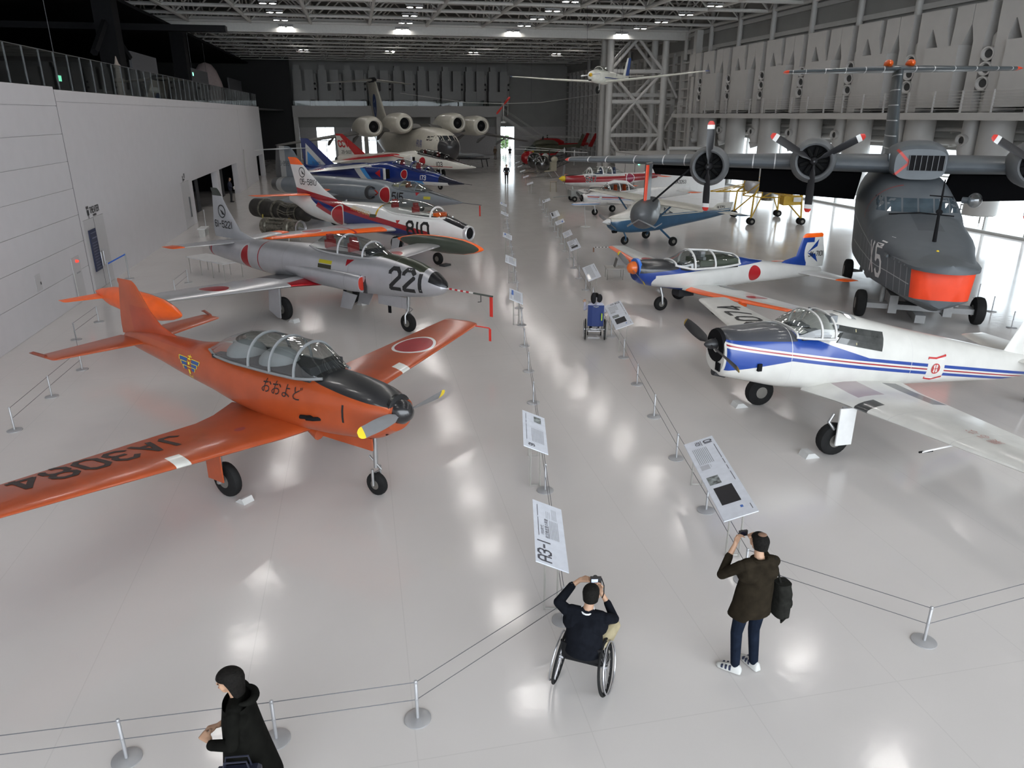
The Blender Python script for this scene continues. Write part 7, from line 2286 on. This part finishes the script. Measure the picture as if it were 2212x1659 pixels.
def body(prims, mats, voxel, name, parent):
    """one continuous skin grown over tapered limbs; prims: (a, b, ra, rb, material index)"""
    mb = MB()
    for p in prims:
        if len(p) == 5:
            mb.grid(cap_rows(*p[:4]), caps=(True, True))
        else:
            mb.ell(p[0], p[1])
    me = bpy.data.meshes.new('raw')
    me.from_pydata([tuple(v) for v in mb.v], [], mb.f)
    bm = bmesh.new()
    bm.from_mesh(me)
    bmesh.ops.recalc_face_normals(bm, faces=bm.faces)
    bm.to_mesh(me)
    bm.free()
    t = bpy.data.objects.new('raw', me)
    COL.objects.link(t)
    md = t.modifiers.new('r', 'REMESH')
    md.mode = 'VOXEL'
    md.voxel_size = voxel
    sm = t.modifiers.new('s', 'SMOOTH')
    sm.iterations = 3
    sm.factor = .5
    dg = bpy.context.evaluated_depsgraph_get()
    out = bpy.data.meshes.new_from_object(t.evaluated_get(dg))
    bpy.data.objects.remove(t)
    for m in mats:
        out.materials.append(m)
    segs = []
    for p in prims:
        if len(p) == 5:
            segs.append((Vector(p[0]), Vector(p[1]), p[2], p[3], p[4], None))
        else:
            segs.append((Vector(p[0]), None, 0, 0, p[2], p[1]))
    for f in out.polygons:
        f.use_smooth = True
        c = f.center
        best, bi = 1e9, 0
        for a, b, ra, rb, mi, er in segs:
            if b is None:
                q = c - a
                d = (math.sqrt((q.x / er[0]) ** 2 + (q.y / er[1]) ** 2 + (q.z / er[2]) ** 2) - 1) * min(er)
            else:
                ab = b - a
                tt = max(0, min(1, (c - a).dot(ab) / max(ab.length_squared, 1e-9)))
                d = (c - a - ab * tt).length - (ra + (rb - ra) * tt)
            if d < best:
                best, bi = d, mi
        f.material_index = bi
    out.name = name
    o = bpy.data.objects.new(name, out)
    COL.objects.link(o)
    o.parent = parent
    return o


def lerp(a, b, t):
    return tuple(a[i] + (b[i] - a[i]) * t for i in range(3))


def hand(w, d, n, side, mi, curl=.6, s=1.0):
    """palm and five bent fingers: w wrist, d pointing direction, n back-of-hand normal, side where the thumb goes"""
    w, d, n = Vector(w), Vector(d).normalized(), Vector(n).normalized()
    x = d.cross(n).normalized() * side
    n = x.cross(d).normalized() * side * (1 if True else 1)
    P = []
    k = w + d * .085 * s
    for t in (-.03, -.01, .012, .03):
        P.append((w + x * t * .6 * s, k + x * t * s, .017 * s, .014 * s, mi))
    for i, (t, L) in enumerate(((-.032, .062), (-.011, .074), (.011, .078), (.032, .07))):
        b = k + x * t * s
        c1 = (d * math.cos(curl) - n * math.sin(curl)).normalized()
        c2 = (d * math.cos(curl * 2.0) - n * math.sin(curl * 2.0)).normalized()
        m = b + c1 * L * .52 * s
        e = m + c2 * L * .5 * s
        P.append((b, m, .0105 * s, .0095 * s, mi))
        P.append((m, e, .0095 * s, .008 * s, mi))
    tb = w + d * .03 * s + x * .03 * s
    tm = tb + (d * .6 + x * .8 - n * .3).normalized() * .04 * s
    te = tm + (d * .9 + x * .1 - n * .5).normalized() * .034 * s
    P.append((tb, tm, .014 * s, .012 * s, mi))
    P.append((tm, te, .012 * s, .009 * s, mi))
    return [(tuple(p[0]), tuple(p[1]), p[2], p[3], p[4]) for p in P]


def head(c, look, mi, s=1.0):
    """skull, jaw, nose, brow, ears; c centre, look = facing direction"""
    c, f = Vector(c), Vector(look).normalized()
    sd = f.cross(Vector((0, 0, 1))).normalized()
    u = sd.cross(f).normalized()
    q = lambda a, b, h: tuple(c + f * a * s + sd * b * s + u * h * s)
    P = [(q(-.02, 0, .03), q(.015, 0, .02), .088 * s, .078 * s, mi), (q(.02, 0, -.02), q(.045, 0, -.075), .066 * s, .038 * s, mi), (q(.088, 0, .008), q(.104, 0, -.022), .010 * s, .014 * s, mi), (q(.082, -.03, .022), q(.082, .03, .022), .012 * s, .012 * s, mi), (q(.088, -.018, -.052), q(.088, .018, -.052), .009 * s, .009 * s, mi)]
    for t in (-1, 1):
        P.append((q(-.005, t * .082, .012), q(-.012, t * .084, -.02), .014 * s, .010 * s, mi))
        P.append((q(.055, t * .04, -.012), q(.05, t * .045, -.03), .03 * s, .025 * s, mi))
    P = [(tuple(a), tuple(b), r1, r2, m) for a, b, r1, r2, m in P]
    return P, q


def eyes(q, parent, s=1.0):
    for t in (-1, 1):
        MB().ell(q(.082, t * .032, .004), (.012 * s, .012 * s, .008 * s), 10, 6).build('eye', hair_b, parent, smooth=True)


def hair_cap(q, parent, m, grow, s=1.0, low=-.03, bald=False, long=0.0):
    """hair shell round the back and top of the head"""
    mb = MB()
    rows = []
    for i in range(13):
        t = i / 12
        row = []
        for k in range(24):
            a = 2 * PI * k / 24
            front = math.cos(a)
            top = .118 + grow
            bot = low - long * max(0, min(1, (-.05 - front) * 3)) + .11 * max(0, min(1, (front + .22) * 2.2))
            h = bot + (top - bot) * math.sin(t * PI / 2)
            rr = (.094 + grow) * math.sqrt(max(0.0, 1 - (max(0, h - .03) / (top - .03)) ** 2)) if h > .03 else (.094 + grow)
            if h < .03:
                rr *= 1 - .9 * (.03 - h)
            if t > .985:
                rr = .004
            row.append(q(rr * front * 1.12 - .012, rr * .93 * math.sin(a), h))
        rows.append(row)
    mb.grid(rows, caps=(False, True))
    return mb.build('hair', m, parent, smooth=True, auto=70)


# ---------------------------------------------------------------- standing man with camera
root = empty('person', 'standing man in dark brown jacket and jeans photographing with raised arms', 'person', (2.655, 6.73, 0), rad(15))
jk = mat('jacket_brown', (.018, .014, .009), .9, var=.25, scale=12, spec=.06, bump=.35, bscale=25)
jn = mat('jeans_navy', (.008, .012, .022), .9, var=.2, scale=14, spec=.06, bump=.3, bscale=25)
shw = mat('shoe_white', (.5, .5, .48), .6)
S_, J_, T_, H_ = 0, 1, 2, 3
lw, rw = (-.13, .33, 1.50), (.05, .34, 1.50)
P = [((-.09, 0, .92), (.09, 0, .92), .125, .125, T_), ((0, -.01, 1.0), (.02, -.01, 1.25), .16, .165, J_), ((-.10, -.01, 1.30), (.12, -.01, 1.30), .13, .13, J_), ((-.14, 0, 1.40), (.17, 0, 1.40), .075, .075, J_),
     ((-.19, .01, 1.39), (-.31, .17, 1.20), .066, .056, J_), ((-.31, .17, 1.20), (-.2, .24, 1.37), .054, .045, J_), ((-.2, .24, 1.37), (-.11, .28, 1.49), .034, .026, S_),
     ((.22, .01, 1.39), (.33, .18, 1.20), .062, .052, J_), ((.33, .18, 1.20), (.22, .26, 1.38), .05, .042, J_), ((.22, .26, 1.38), (.13, .285, 1.48), .032, .026, S_),
     ((.02, -.01, 1.42), (.02, .03, 1.52), .055, .052, S_),
     ((-.10, 0, .90), (-.13, .03, .50), .092, .066, T_), ((-.13, .03, .50), (-.13, -.02, .10), .066, .052, T_), ((.10, 0, .90), (.09, .03, .50), .092, .066, T_), ((.09, .03, .50), (.10, -.03, .10), .066, .052, T_)]
hp, q = head((.02, .05, 1.63), (-.1, 1, .02), S_)
P += hp + hand((-.105, .285, 1.495), (.45, .2, .85), (-.3, 1, 0), 1, S_, .9) + hand((.125, .29, 1.49), (-.4, .2, .85), (.3, 1, 0), -1, S_, .9)
b = body(P, [skin, jk, jn], .0075, 'body', root)
eyes(q, b)
hair_cap(q, b, hair_b, .006, low=-.05)
MB().ell(q(-.035, 0, .117), (.05, .045, .012), 14, 6).build('bald_crown', mat('scalp', (.2, .11, .07), .5), b, smooth=True)
# jacket skirt over the hips
rows = []
for z, a, c_y, ox in ((1.36, .15, .09, .01), (1.26, .19, .15, .01), (1.12, .205, .172, .0), (.95, .215, .18, -.015), (.82, .24, .19, -.03)):
    rows.append([(ox + a * math.cos(2 * PI * k / 28) * (1 + .03 * math.sin(5 * 2 * PI * k / 28)), -.01 + c_y * math.sin(2 * PI * k / 28), z - (.05 if math.cos(2 * PI * k / 28) < -.5 else 0)) for k in range(28)])
MB().grid(rows).build('jacket_skirt', jk, b, smooth=True)
MB().tube([(.02 + .085 * math.cos(2 * PI * k / 16), .0 + .08 * math.sin(2 * PI * k / 16), 1.455 - .015 * math.sin(2 * PI * k / 16)) for k in range(17)], .02, 8).build('collar', jk, b, smooth=True)
for x, yw in ((-.14, 42), (.11, 10)):
    M = Matrix.Translation((x, -.03, 0)) @ Matrix.Rotation(rad(yw), 4, 'Z')
    sh = MB()
    for y0, wd, h in ((0, 0, 0),):
        rows = [[M @ Vector((wd_ * math.cos(t), yy, .012 + hh * max(0, math.sin(t)) )) for t in [2 * PI * k / 14 for k in range(14)]] for yy, wd_, hh in ((-.08, .03, .06), (-.06, .042, .10), (.02, .046, .10), (.1, .05, .065), (.17, .045, .045), (.205, .02, .025))]
        sh.grid(rows, caps=(True, True))
    so = sh.build('shoe', shw, b, smooth=True, auto=60)
    sl = MB()
    for k in range(3):
        sl.grid([[M @ Vector((sx * .047, .03 + .045 * k + yy, zz)) for yy, zz in ((0, .03), (.022, .03), (.022, .085 - .012 * k), (0, .09 - .012 * k))] for sx in (-1.02, 1.02)], caps=(True, True))
    sl.build('shoe_stripe', mat('shoe_navy', (.015, .02, .05), .6), so)
    MB().grid([[M @ Vector((wd_ * math.cos(t), yy, zz)) for t in [2 * PI * k / 14 for k in range(14)] for yy in (0,)] for yy, wd_, zz in ((0, .001, 0), (0, .001, .001))]).v if False else None
cam1 = empty('compact_camera', 'small black compact camera held up by the standing man', 'camera', (0, 0, 0), rad(15))
cam1.location = Vector(root.location) + Matrix.Rotation(rad(15), 3, 'Z') @ Vector((.01, .335, 1.575))
MB().box(-.05, .05, -.012, .014, -.032, .032).build('camera_body', mat('camera_black', (.02, .02, .022), .4), cam1)
MB().lathe([(.014, .024), (.035, .022)], ax='y', n=14).build('camera_lens', dark_grey, cam1)
MB().box(-.036, .03, -.0135, -.012, -.024, .024).build('camera_screen', mat('screen_dark', (.012, .012, .02), .15), cam1)
bag = empty('shoulder_bag', 'dark grey backpack hanging from the standing man shoulder', 'bag', Vector(root.location) + Matrix.Rotation(rad(15), 3, 'Z') @ Vector((.315, -.05, .74)), rad(15))
bgm = mat('bag_grey', (.014, .014, .012), .9, var=.3, scale=20, spec=.08, bump=.4, bscale=30)
MB().grid([[(.085 * sx, .13 * cy * (1 - .35 * (zz > .3)), zz) for sx, cy in [(math.copysign(abs(math.cos(t)) ** .6, math.cos(t)), math.copysign(abs(math.sin(t)) ** .6, math.sin(t))) for t in [2 * PI * k / 20 for k in range(20)]]] for zz in (0, .02, .2, .3, .36, .4)], caps=(True, True)).build('bag_body', bgm, bag, smooth=True)
MB().ell((.085, 0, .14), (.04, .1, .1), 12, 8).build('bag_pocket', bgm, bag, smooth=True)
MB().tube([(-.02, 0, .38), (-.07, .02, .55), (-.11, .03, .70), (-.13, .0, .72)], .012, 6).build('bag_strap', bgm, bag)
MB().tube([(0, -.05, .02), (-.02, -.1, -.06), (0, -.13, .02)], .014, 6).build('bag_loop', bgm, bag)

# ---------------------------------------------------------------- wheelchair and its sitter
MET = mat('chair_metal', (.5, .5, .52), .3, .9)
BLKR = mat('chair_black', (.011, .011, .012), .7, spec=.15)


def wheelchair(label, X, Y, yaw, cloth, back_h, R=.31, w=.27, camber=.0, frame=None):
    r = empty('wheelchair', label, 'wheelchair', (X, Y, 0), rad(yaw))
    fm = frame or BLKR
    for s_ in (1, -1):
        M = Matrix.Translation((s_ * (w + .02), 0, R)) @ Matrix.Rotation(s_ * -rad(camber), 4, 'Y')
        wv = MB()
        wv.tube([M @ Vector((0, (R - .014) * math.cos(t), (R - .014) * math.sin(t))) for t in [2 * PI * k / 36 for k in range(37)]], .014, 8, False)
        wh = wv.build('wheel', tyre_m, r, smooth=True)
        MB().tube([M @ Vector((0, (R - .04) * math.cos(t), (R - .04) * math.sin(t))) for t in [2 * PI * k / 36 for k in range(37)]], .010, 6, False).build('rim', BLKR, wh, smooth=True)
        MB().tube([M @ Vector((s_ * .045, (R - .035) * math.cos(t), (R - .035) * math.sin(t))) for t in [2 * PI * k / 36 for k in range(37)]], .010, 6, False).build('push_rim', MET, wh, smooth=True)
        MB().lathe([(-.03, .025), (.03, .025)], ax='x', n=12, M=M).build('hub', MET, wh, smooth=True)
        for k in range(18):
            t = 2 * PI * k / 18
            MB().tube([M @ Vector((0, .02 * math.cos(t + .6), .02 * math.sin(t + .6))), M @ Vector((0, (R - .04) * math.cos(t), (R - .04) * math.sin(t)))], .0022, 4).build('spoke', MET, wh)
        c = MB().lathe([(-.015, .05), (-.01, .062), (.01, .062), (.015, .05)], (s_ * .19, .42, .062), 'x', 18).build('caster_wheel', tyre_m, r, smooth=True)
        MB().tube([(s_ * .19, .42, .062), (s_ * .19, .40, .2)], .014, 6).build('caster_fork', fm, c)
        MB().tube([(s_ * .22, -.1, back_h), (s_ * .22, -.06, .46), (s_ * .22, .0, .3), (s_ * .21, .38, .3), (s_ * .19, .52, .12)], .014, 8).build('frame_tube', fm, r, smooth=True)
        MB().tube([(s_ * .22, -.06, .46), (s_ * .22, .4, .48), (s_ * .2, .46, .3)], .014, 8).build('frame_tube', fm, r, smooth=True)
    MB().tube([(-.27, 0, R), (.27, 0, R)], .016, 8).build('axle', fm, r)
    MB().box(-.21, .21, -.06, .38, .44, .5).build('seat', cloth, r)
    bk = MB()
    bk.grid([[(-.22, -.07 - .02, .42), (-.1, -.13, .42), (.1, -.13, .42), (.22, -.09, .42), (.22, -.07, .42), (.1, -.1, .42), (-.1, -.1, .42), (-.22, -.07, .42)], [(-.22, -.12, back_h), (-.1, -.16, back_h), (.1, -.16, back_h), (.22, -.12, back_h), (.22, -.1, back_h), (.1, -.13, back_h), (-.1, -.13, back_h), (-.22, -.1, back_h)]], caps=(True, True))
    bk.build('backrest', cloth, r)
    MB().box(-.18, .18, .5, .66, .09, .11).build('footplate', fm, r)
    return r


wc = wheelchair('black lightweight wheelchair carrying the man in a dark suit', .78, 6.47, -20, BLKR, .62, .31, .23, 7)
root = empty('person', 'man in dark suit seated in wheelchair raising a camera overhead', 'person', (.78, 6.47, 0), rad(-20))
st_ = mat('suit_black', (.007, .008, .011), .9, var=.2, scale=15, spec=.05, bump=.3, bscale=25)
tr_ = mat('trousers_khaki', (.33, .28, .17), .8, var=.1, scale=12)
P = [((-.1, .0, .50), (.1, .0, .50), .12, .12, 1), ((0, -.05, .58), (.02, -.04, .80), .155, .17, 1), ((-.11, -.03, .86), (.14, -.03, .86), .125, .125, 1), ((-.15, -.02, .96), (.19, -.02, .96), .072, .072, 1),
     ((-.2, -.02, .96), (-.30, .02, 1.0), .066, .058, 1), ((-.30, .02, 1.0), (-.21, .22, 1.10), .056, .046, 1), ((-.21, .22, 1.10), (-.13, .26, 1.17), .03, .026, 0),
     ((.24, -.02, .96), (.29, .16, .84), .064, .054, 1), ((.29, .16, .84), (.19, .24, .96), .05, .042, 1), ((.19, .24, .96), (.10, .26, 1.08), .03, .026, 0),
     ((.03, -.01, .98), (.04, .02, 1.08), .054, .052, 0),
     ((-.11, .02, .49), (-.13, .40, .50), .09, .068, 2), ((-.13, .40, .50), (-.11, .52, .17), .064, .05, 2), ((.11, .02, .49), (.25, .40, .56), .09, .07, 2), ((.25, .40, .56), (.15, .54, .17), .066, .05, 2)]
hp, q = head((.05, .045, 1.18), (.0, 1, .02), 0)
P += hp + hand((-.13, .26, 1.17), (.85, .15, .18), (-.2, -.2, 1), -1, 0, .45) + hand((.10, .26, 1.08), (-.4, .15, .85), (.3, 1, 0), -1, 0, .9)
b = body(P, [skin, st_, tr_], .0075, 'body', root)
eyes(q, b)
hair_cap(q, b, hair_b, .004, low=-.055)
MB().tube([(.03 + .068 * math.cos(2 * PI * k / 16), -.015 + .066 * math.sin(2 * PI * k / 16), 1.02 + .02 * math.sin(2 * PI * k / 16)) for k in range(17)], .010, 6).build('shirt_collar', mat('shirt_white', (.65, .65, .65), .6), b, smooth=True)
MB().tube([(-.214, .215, 1.097), (-.202, .228, 1.108)], .041, 10).build('shirt_cuff', mat('shirt_white', (.65, .65, .65)), b)
for x in (-.12, .14):
    MB().grid([[(x + wd * math.cos(t), .55 + yy, .115 + h * max(0, math.sin(t))) for t in [2 * PI * k / 12 for k in range(12)]] for yy, wd, h in ((-.08, .03, .07), (-.02, .042, .09), (.08, .045, .05), (.16, .025, .03))], caps=(True, True)).build('shoe', mat('shoe_dark', (.02, .015, .012), .4), b, smooth=True, auto=60)
rows = [[(.01 + a * math.cos(2 * PI * k / 24), -.04 + c * math.sin(2 * PI * k / 24), z) for k in range(24)] for z, a, c in ((.9, .16, .12), (.8, .195, .172), (.65, .205, .172), (.5, .21, .165))]
MB().grid(rows).build('jacket_skirt', st_, b, smooth=True)
cam2 = empty('digital_camera', 'black camera with lit screen held over the wheelchair sitter head', 'camera', (0, 0, 0), rad(0))
cam2.location = Vector(root.location) + Matrix.Rotation(rad(-20), 3, 'Z') @ Vector((.04, .28, 1.19))
MB().box(-.06, .06, -.02, .02, -.04, .04).build('camera_body', mat('camera_black', (.02, .02, .022), .4), cam2)
MB().lathe([(.02, .03), (.06, .028)], ax='y', n=14).build('camera_lens', dark_grey, cam2)
MB().box(-.05, .02, -.0215, -.02, -.028, .028).build('camera_screen', emis('screen_lit', (.55, .65, .8), .55), cam2)
MB().tube([(.06, 0, .03), (.085, -.05, -.03), (.08, -.1, -.1), (.05, -.2, -.08)], .006, 5).build('camera_strap', BLKR, cam2)

# ---------------------------------------------------------------- woman in black coat
root = empty('person', 'woman in long black hooded coat walking with a dark handbag', 'person', (-2.33, 4.88, 0), rad(96))
ct = mat('coat_black', (.006, .006, .005), .9, var=.3, scale=10, spec=.05, bump=.35, bscale=20)
P = [((-.08, 0, .9), (.08, 0, .9), .125, .125, 1), ((0, 0, .98), (0, 0, 1.15), .135, .14, 1), ((-.1, 0, 1.2), (.1, 0, 1.2), .11, .11, 1), ((-.13, 0, 1.3), (.13, 0, 1.3), .065, .065, 1),
     ((-.17, 0, 1.28), (-.23, .02, 1.03), .06, .054, 1), ((-.23, .02, 1.03), (-.16, .21, .98), .054, .046, 1), ((-.16, .21, .98), (-.10, .25, .985), .027, .024, 0),
     ((.17, 0, 1.28), (.22, -.02, 1.02), .06, .052, 1), ((.22, -.02, 1.02), (.16, .16, .95), .052, .045, 1), ((.16, .16, .95), (.08, .22, .96), .027, .024, 0),
     ((0, 0, 1.32), (0, .02, 1.41), .048, .046, 0),
     ((-.08, 0, .88), (-.09, .06, .48), .085, .058, 1), ((-.09, .06, .48), (-.09, .02, .1), .056, .042, 1), ((.08, 0, .88), (.09, -.04, .48), .085, .058, 1), ((.09, -.04, .48), (.09, -.12, .12), .056, .042, 1)]
hp, q = head((0, .04, 1.50), (0, 1, -.02), 0, .96)
P += hp + hand((-.10, .25, .985), (.6, .75, .1), (-.3, .3, .9), 1, 0, .7, .95) + hand((.08, .22, .96), (-.4, .9, .1), (.3, .3, .9), -1, 0, .7, .95)
b = body(P, [skin, ct], .0075, 'body', root)
eyes(q, b, .96)
MB().tube([q(.092, -.02, -.05), q(.094, .02, -.05)], .006, 6).build('lips', mat('lips', (.3, .08, .07), .5), b)
hair_cap(q, b, hair_b, .016, .96, low=-.06, long=.075)
rows = [[(a * math.cos(2 * PI * k / 32) * (1 + .03 * math.sin(6 * 2 * PI * k / 32)), oy + c * math.sin(2 * PI * k / 32), z) for k in range(32)] for z, a, c, oy in ((1.3, .17, .12, 0), (1.12, .19, .15, 0), (.95, .205, .17, -.01), (.7, .235, .21, -.02), (.42, .27, .26, -.03))]
MB().grid(rows).build('coat_skirt', ct, b, smooth=True)
MB().tube([(.11 * math.cos(t), -.05 + .10 * math.sin(t), 1.345 + .02 * math.sin(t)) for t in [PI * .98 + PI * 1.04 * k / 14 for k in range(15)]], [.012 + .024 * math.sin(PI * k / 14) for k in range(15)], 10).build('coat_hood', ct, b, smooth=True)
for x, y_ in ((-.09, .06), (.09, -.1)):
    MB().grid([[(x + wd * math.cos(t), y_ + yy, h * max(0, math.sin(t))) for t in [2 * PI * k / 12 for k in range(12)]] for yy, wd, h in ((-.08, .03, .09), (-.02, .038, .12), (.08, .04, .05), (.15, .02, .03))], caps=(True, True)).build('shoe', mat('shoe_dark', (.02, .015, .012)), b, smooth=True, auto=60)
hb_ = empty('handbag', 'dark navy handbag with gold trim on the woman arm', 'handbag', Vector(root.location) + Matrix.Rotation(rad(96), 3, 'Z') @ Vector((-.31, -.02, .62)), rad(96))
nv = mat('bag_navy', (.010, .012, .026), .45, coat=.2)
gold = mat('gold_trim', (.55, .42, .10), .35, .8)
MB().grid([[(.06 * (1 - .3 * (z > .2)) * sx, .18 * (1 - .12 * (z > .2)) * sy, z) for sx, sy in ((-1, -1), (1, -1), (1, 1), (-1, 1))] for z in (0, .02, .2, .24)], caps=(True, True)).build('bag_body', nv, hb_)
for s_ in (-.03, .03):
    MB().tube([(s_, -.11, .22), (s_, -.09, .34), (s_, .09, .34), (s_, .11, .22)], .009, 6).build('bag_handle', nv, hb_)
    for y_ in (-.11, .11):
        MB().ell((s_ * 1.3, y_, .225), (.012, .012, .012), 8, 6).build('gold_ring', gold, hb_)
MB().box(-.064, -.06, -.1, .1, .14, .146).build('gold_bar', gold, hb_)
for y_ in (-.04, .03):
    MB().ell((-.063, y_, .11), (.007, .007, .007), 8, 6).build('gold_stud', gold, hb_)

# ---------------------------------------------------------------- blue wheelchair with headrest
wc2 = wheelchair('blue reclining wheelchair with black headrest pads', 2.33, 19.75, -4, mat('chair_blue', (.012, .03, .13), .6), 1.02, .3, .25, 0, MET)
for s_, h in ((-.075, .16), (.085, .12)):
    MB().ell((s_, -.12, 1.22), (.08, .06, h), 14, 10).build('headrest_pad', BLKR, wc2, smooth=True)
MB().tube([(0, -.14, .98), (0, -.16, 1.25)], .016, 6).build('headrest_post', MET, wc2)
MB().box(.15, .18, -.17, -.13, .6, .8).build('green_tag', mat('tag_green', (.35, .5, .03), .6), wc2)
for a in ((-.22, .3, .22, .45), (.22, .3, -.22, .45)):
    MB().tube([(a[0], -.05, a[1]), (a[2], -.05, a[3])], .012, 6).build('cross_brace', MET, wc2)
MB().tube([(-.22, -.1, 1.02), (0, -.17, .98), (.22, -.1, 1.02)], .014, 6).build('push_handle', MET, wc2)
root = empty('person', 'small person in pale shirt reclining in the blue wheelchair', 'person', (2.33, 19.75, 0), rad(-4))
P = [((-.09, .05, .56), (.09, .05, .56), .1, .1, 1), ((0, .03, .65), (0, -.0, .95), .13, .14, 1), ((-.13, 0, 1.0), (.13, 0, 1.0), .07, .07, 1), ((-.17, 0, 1.0), (-.3, .12, .85), .05, .045, 1), ((-.3, .12, .85), (-.3, .3, .98), .042, .032, 1), ((.17, 0, 1.0), (.26, .15, .78), .05, .045, 1), ((.26, .15, .78), (.2, .35, .72), .04, .032, 1),
     ((0, .0, 1.04), (0, .03, 1.12), .045, .045, 0), ((-.09, .05, .56), (-.1, .45, .56), .08, .06, 2), ((-.1, .45, .56), (-.1, .55, .16), .055, .045, 2), ((.09, .05, .56), (.1, .45, .56), .08, .06, 2), ((.1, .45, .56), (.1, .55, .16), .055, .045, 2)]
hp, q = head((.0, .08, 1.22), (0, 1, 0), 0, .9)
P += hp + hand((-.3, .3, .98), (0, .3, .9), (0, 1, -.3), 1, 0, .9, .9) + hand((.2, .35, .72), (-.2, .9, 0), (0, 0, 1), -1, 0, .7, .9)
b = body(P, [skin, mat('shirt_lilac', (.42, .42, .52), .7), BLKR], .011, 'body', root)
hair_cap(q, b, hair_b, .005, .9)


def standing(label, X, Y, yaw, top, bottom, holds=None, voxel=.016, arms=0):
    r = empty('person', label, 'person', (X, Y, 0), rad(yaw))
    P = [((-.09, 0, .92), (.09, 0, .92), .12, .12, 1), ((0, 0, 1.0), (0, 0, 1.25), .15, .16, 1), ((-.15, 0, 1.4), (.15, 0, 1.4), .07, .07, 1), ((0, 0, 1.42), (0, .02, 1.52), .05, .05, 0)]
    for s_ in (1, -1):
        P += [((s_ * .2, 0, 1.39), (s_ * .25, 0, 1.12), .06, .05, 1), ((s_ * .25, 0, 1.12), (s_ * .14, .2, 1.02), .048, .038, 1), ((s_ * .1, 0, .9), (s_ * .1, .02, .5), .09, .065, 2), ((s_ * .1, .02, .5), (s_ * .1, -.02, .08), .062, .05, 2), ((s_ * .1, -.05, .04), (s_ * .1, .14, .035), .042, .035, 3)]
        P += hand((s_ * .14, .2, 1.02), (-s_ * .6, .7, 0), (0, .2, 1), -s_, 0, .7)
    hp, q = head((0, .04, 1.62), (0, 1, 0), 0)
    b = body(P + hp, [skin, mat('cloth_%s' % str(top), top, .8), mat('cloth_%s' % str(bottom), bottom, .8), BLKR], voxel, 'body', r)
    hair_cap(q, b, hair_b, .006)
    if holds:
        MB().box(-.12, .14, .26, .28, .9, 1.1).build('paper_sheet', whitep, empty('paper_sheet_held', 'white sheet of paper held by the woman in the doorway', 'paper', (X, Y, 0), rad(yaw)))
    return r


standing('staff woman in dark uniform standing in the dark doorway', -20.35, 54.3, -80, (.012, .014, .03), (.010, .010, .012), True)
standing('lone man in dark suit standing far down the aisle', -.5, 68.8, 180, (.010, .012, .018), (.010, .010, .012))
standing('visitor in brown clothes standing at the far glass door', -2.4, 108.5, 160, (.12, .08, .05), (.10, .07, .05))
standing('visitor in black clothes standing beside the far stair', -.3, 108.5, 200, (.012, .012, .014), (.012, .012, .014))
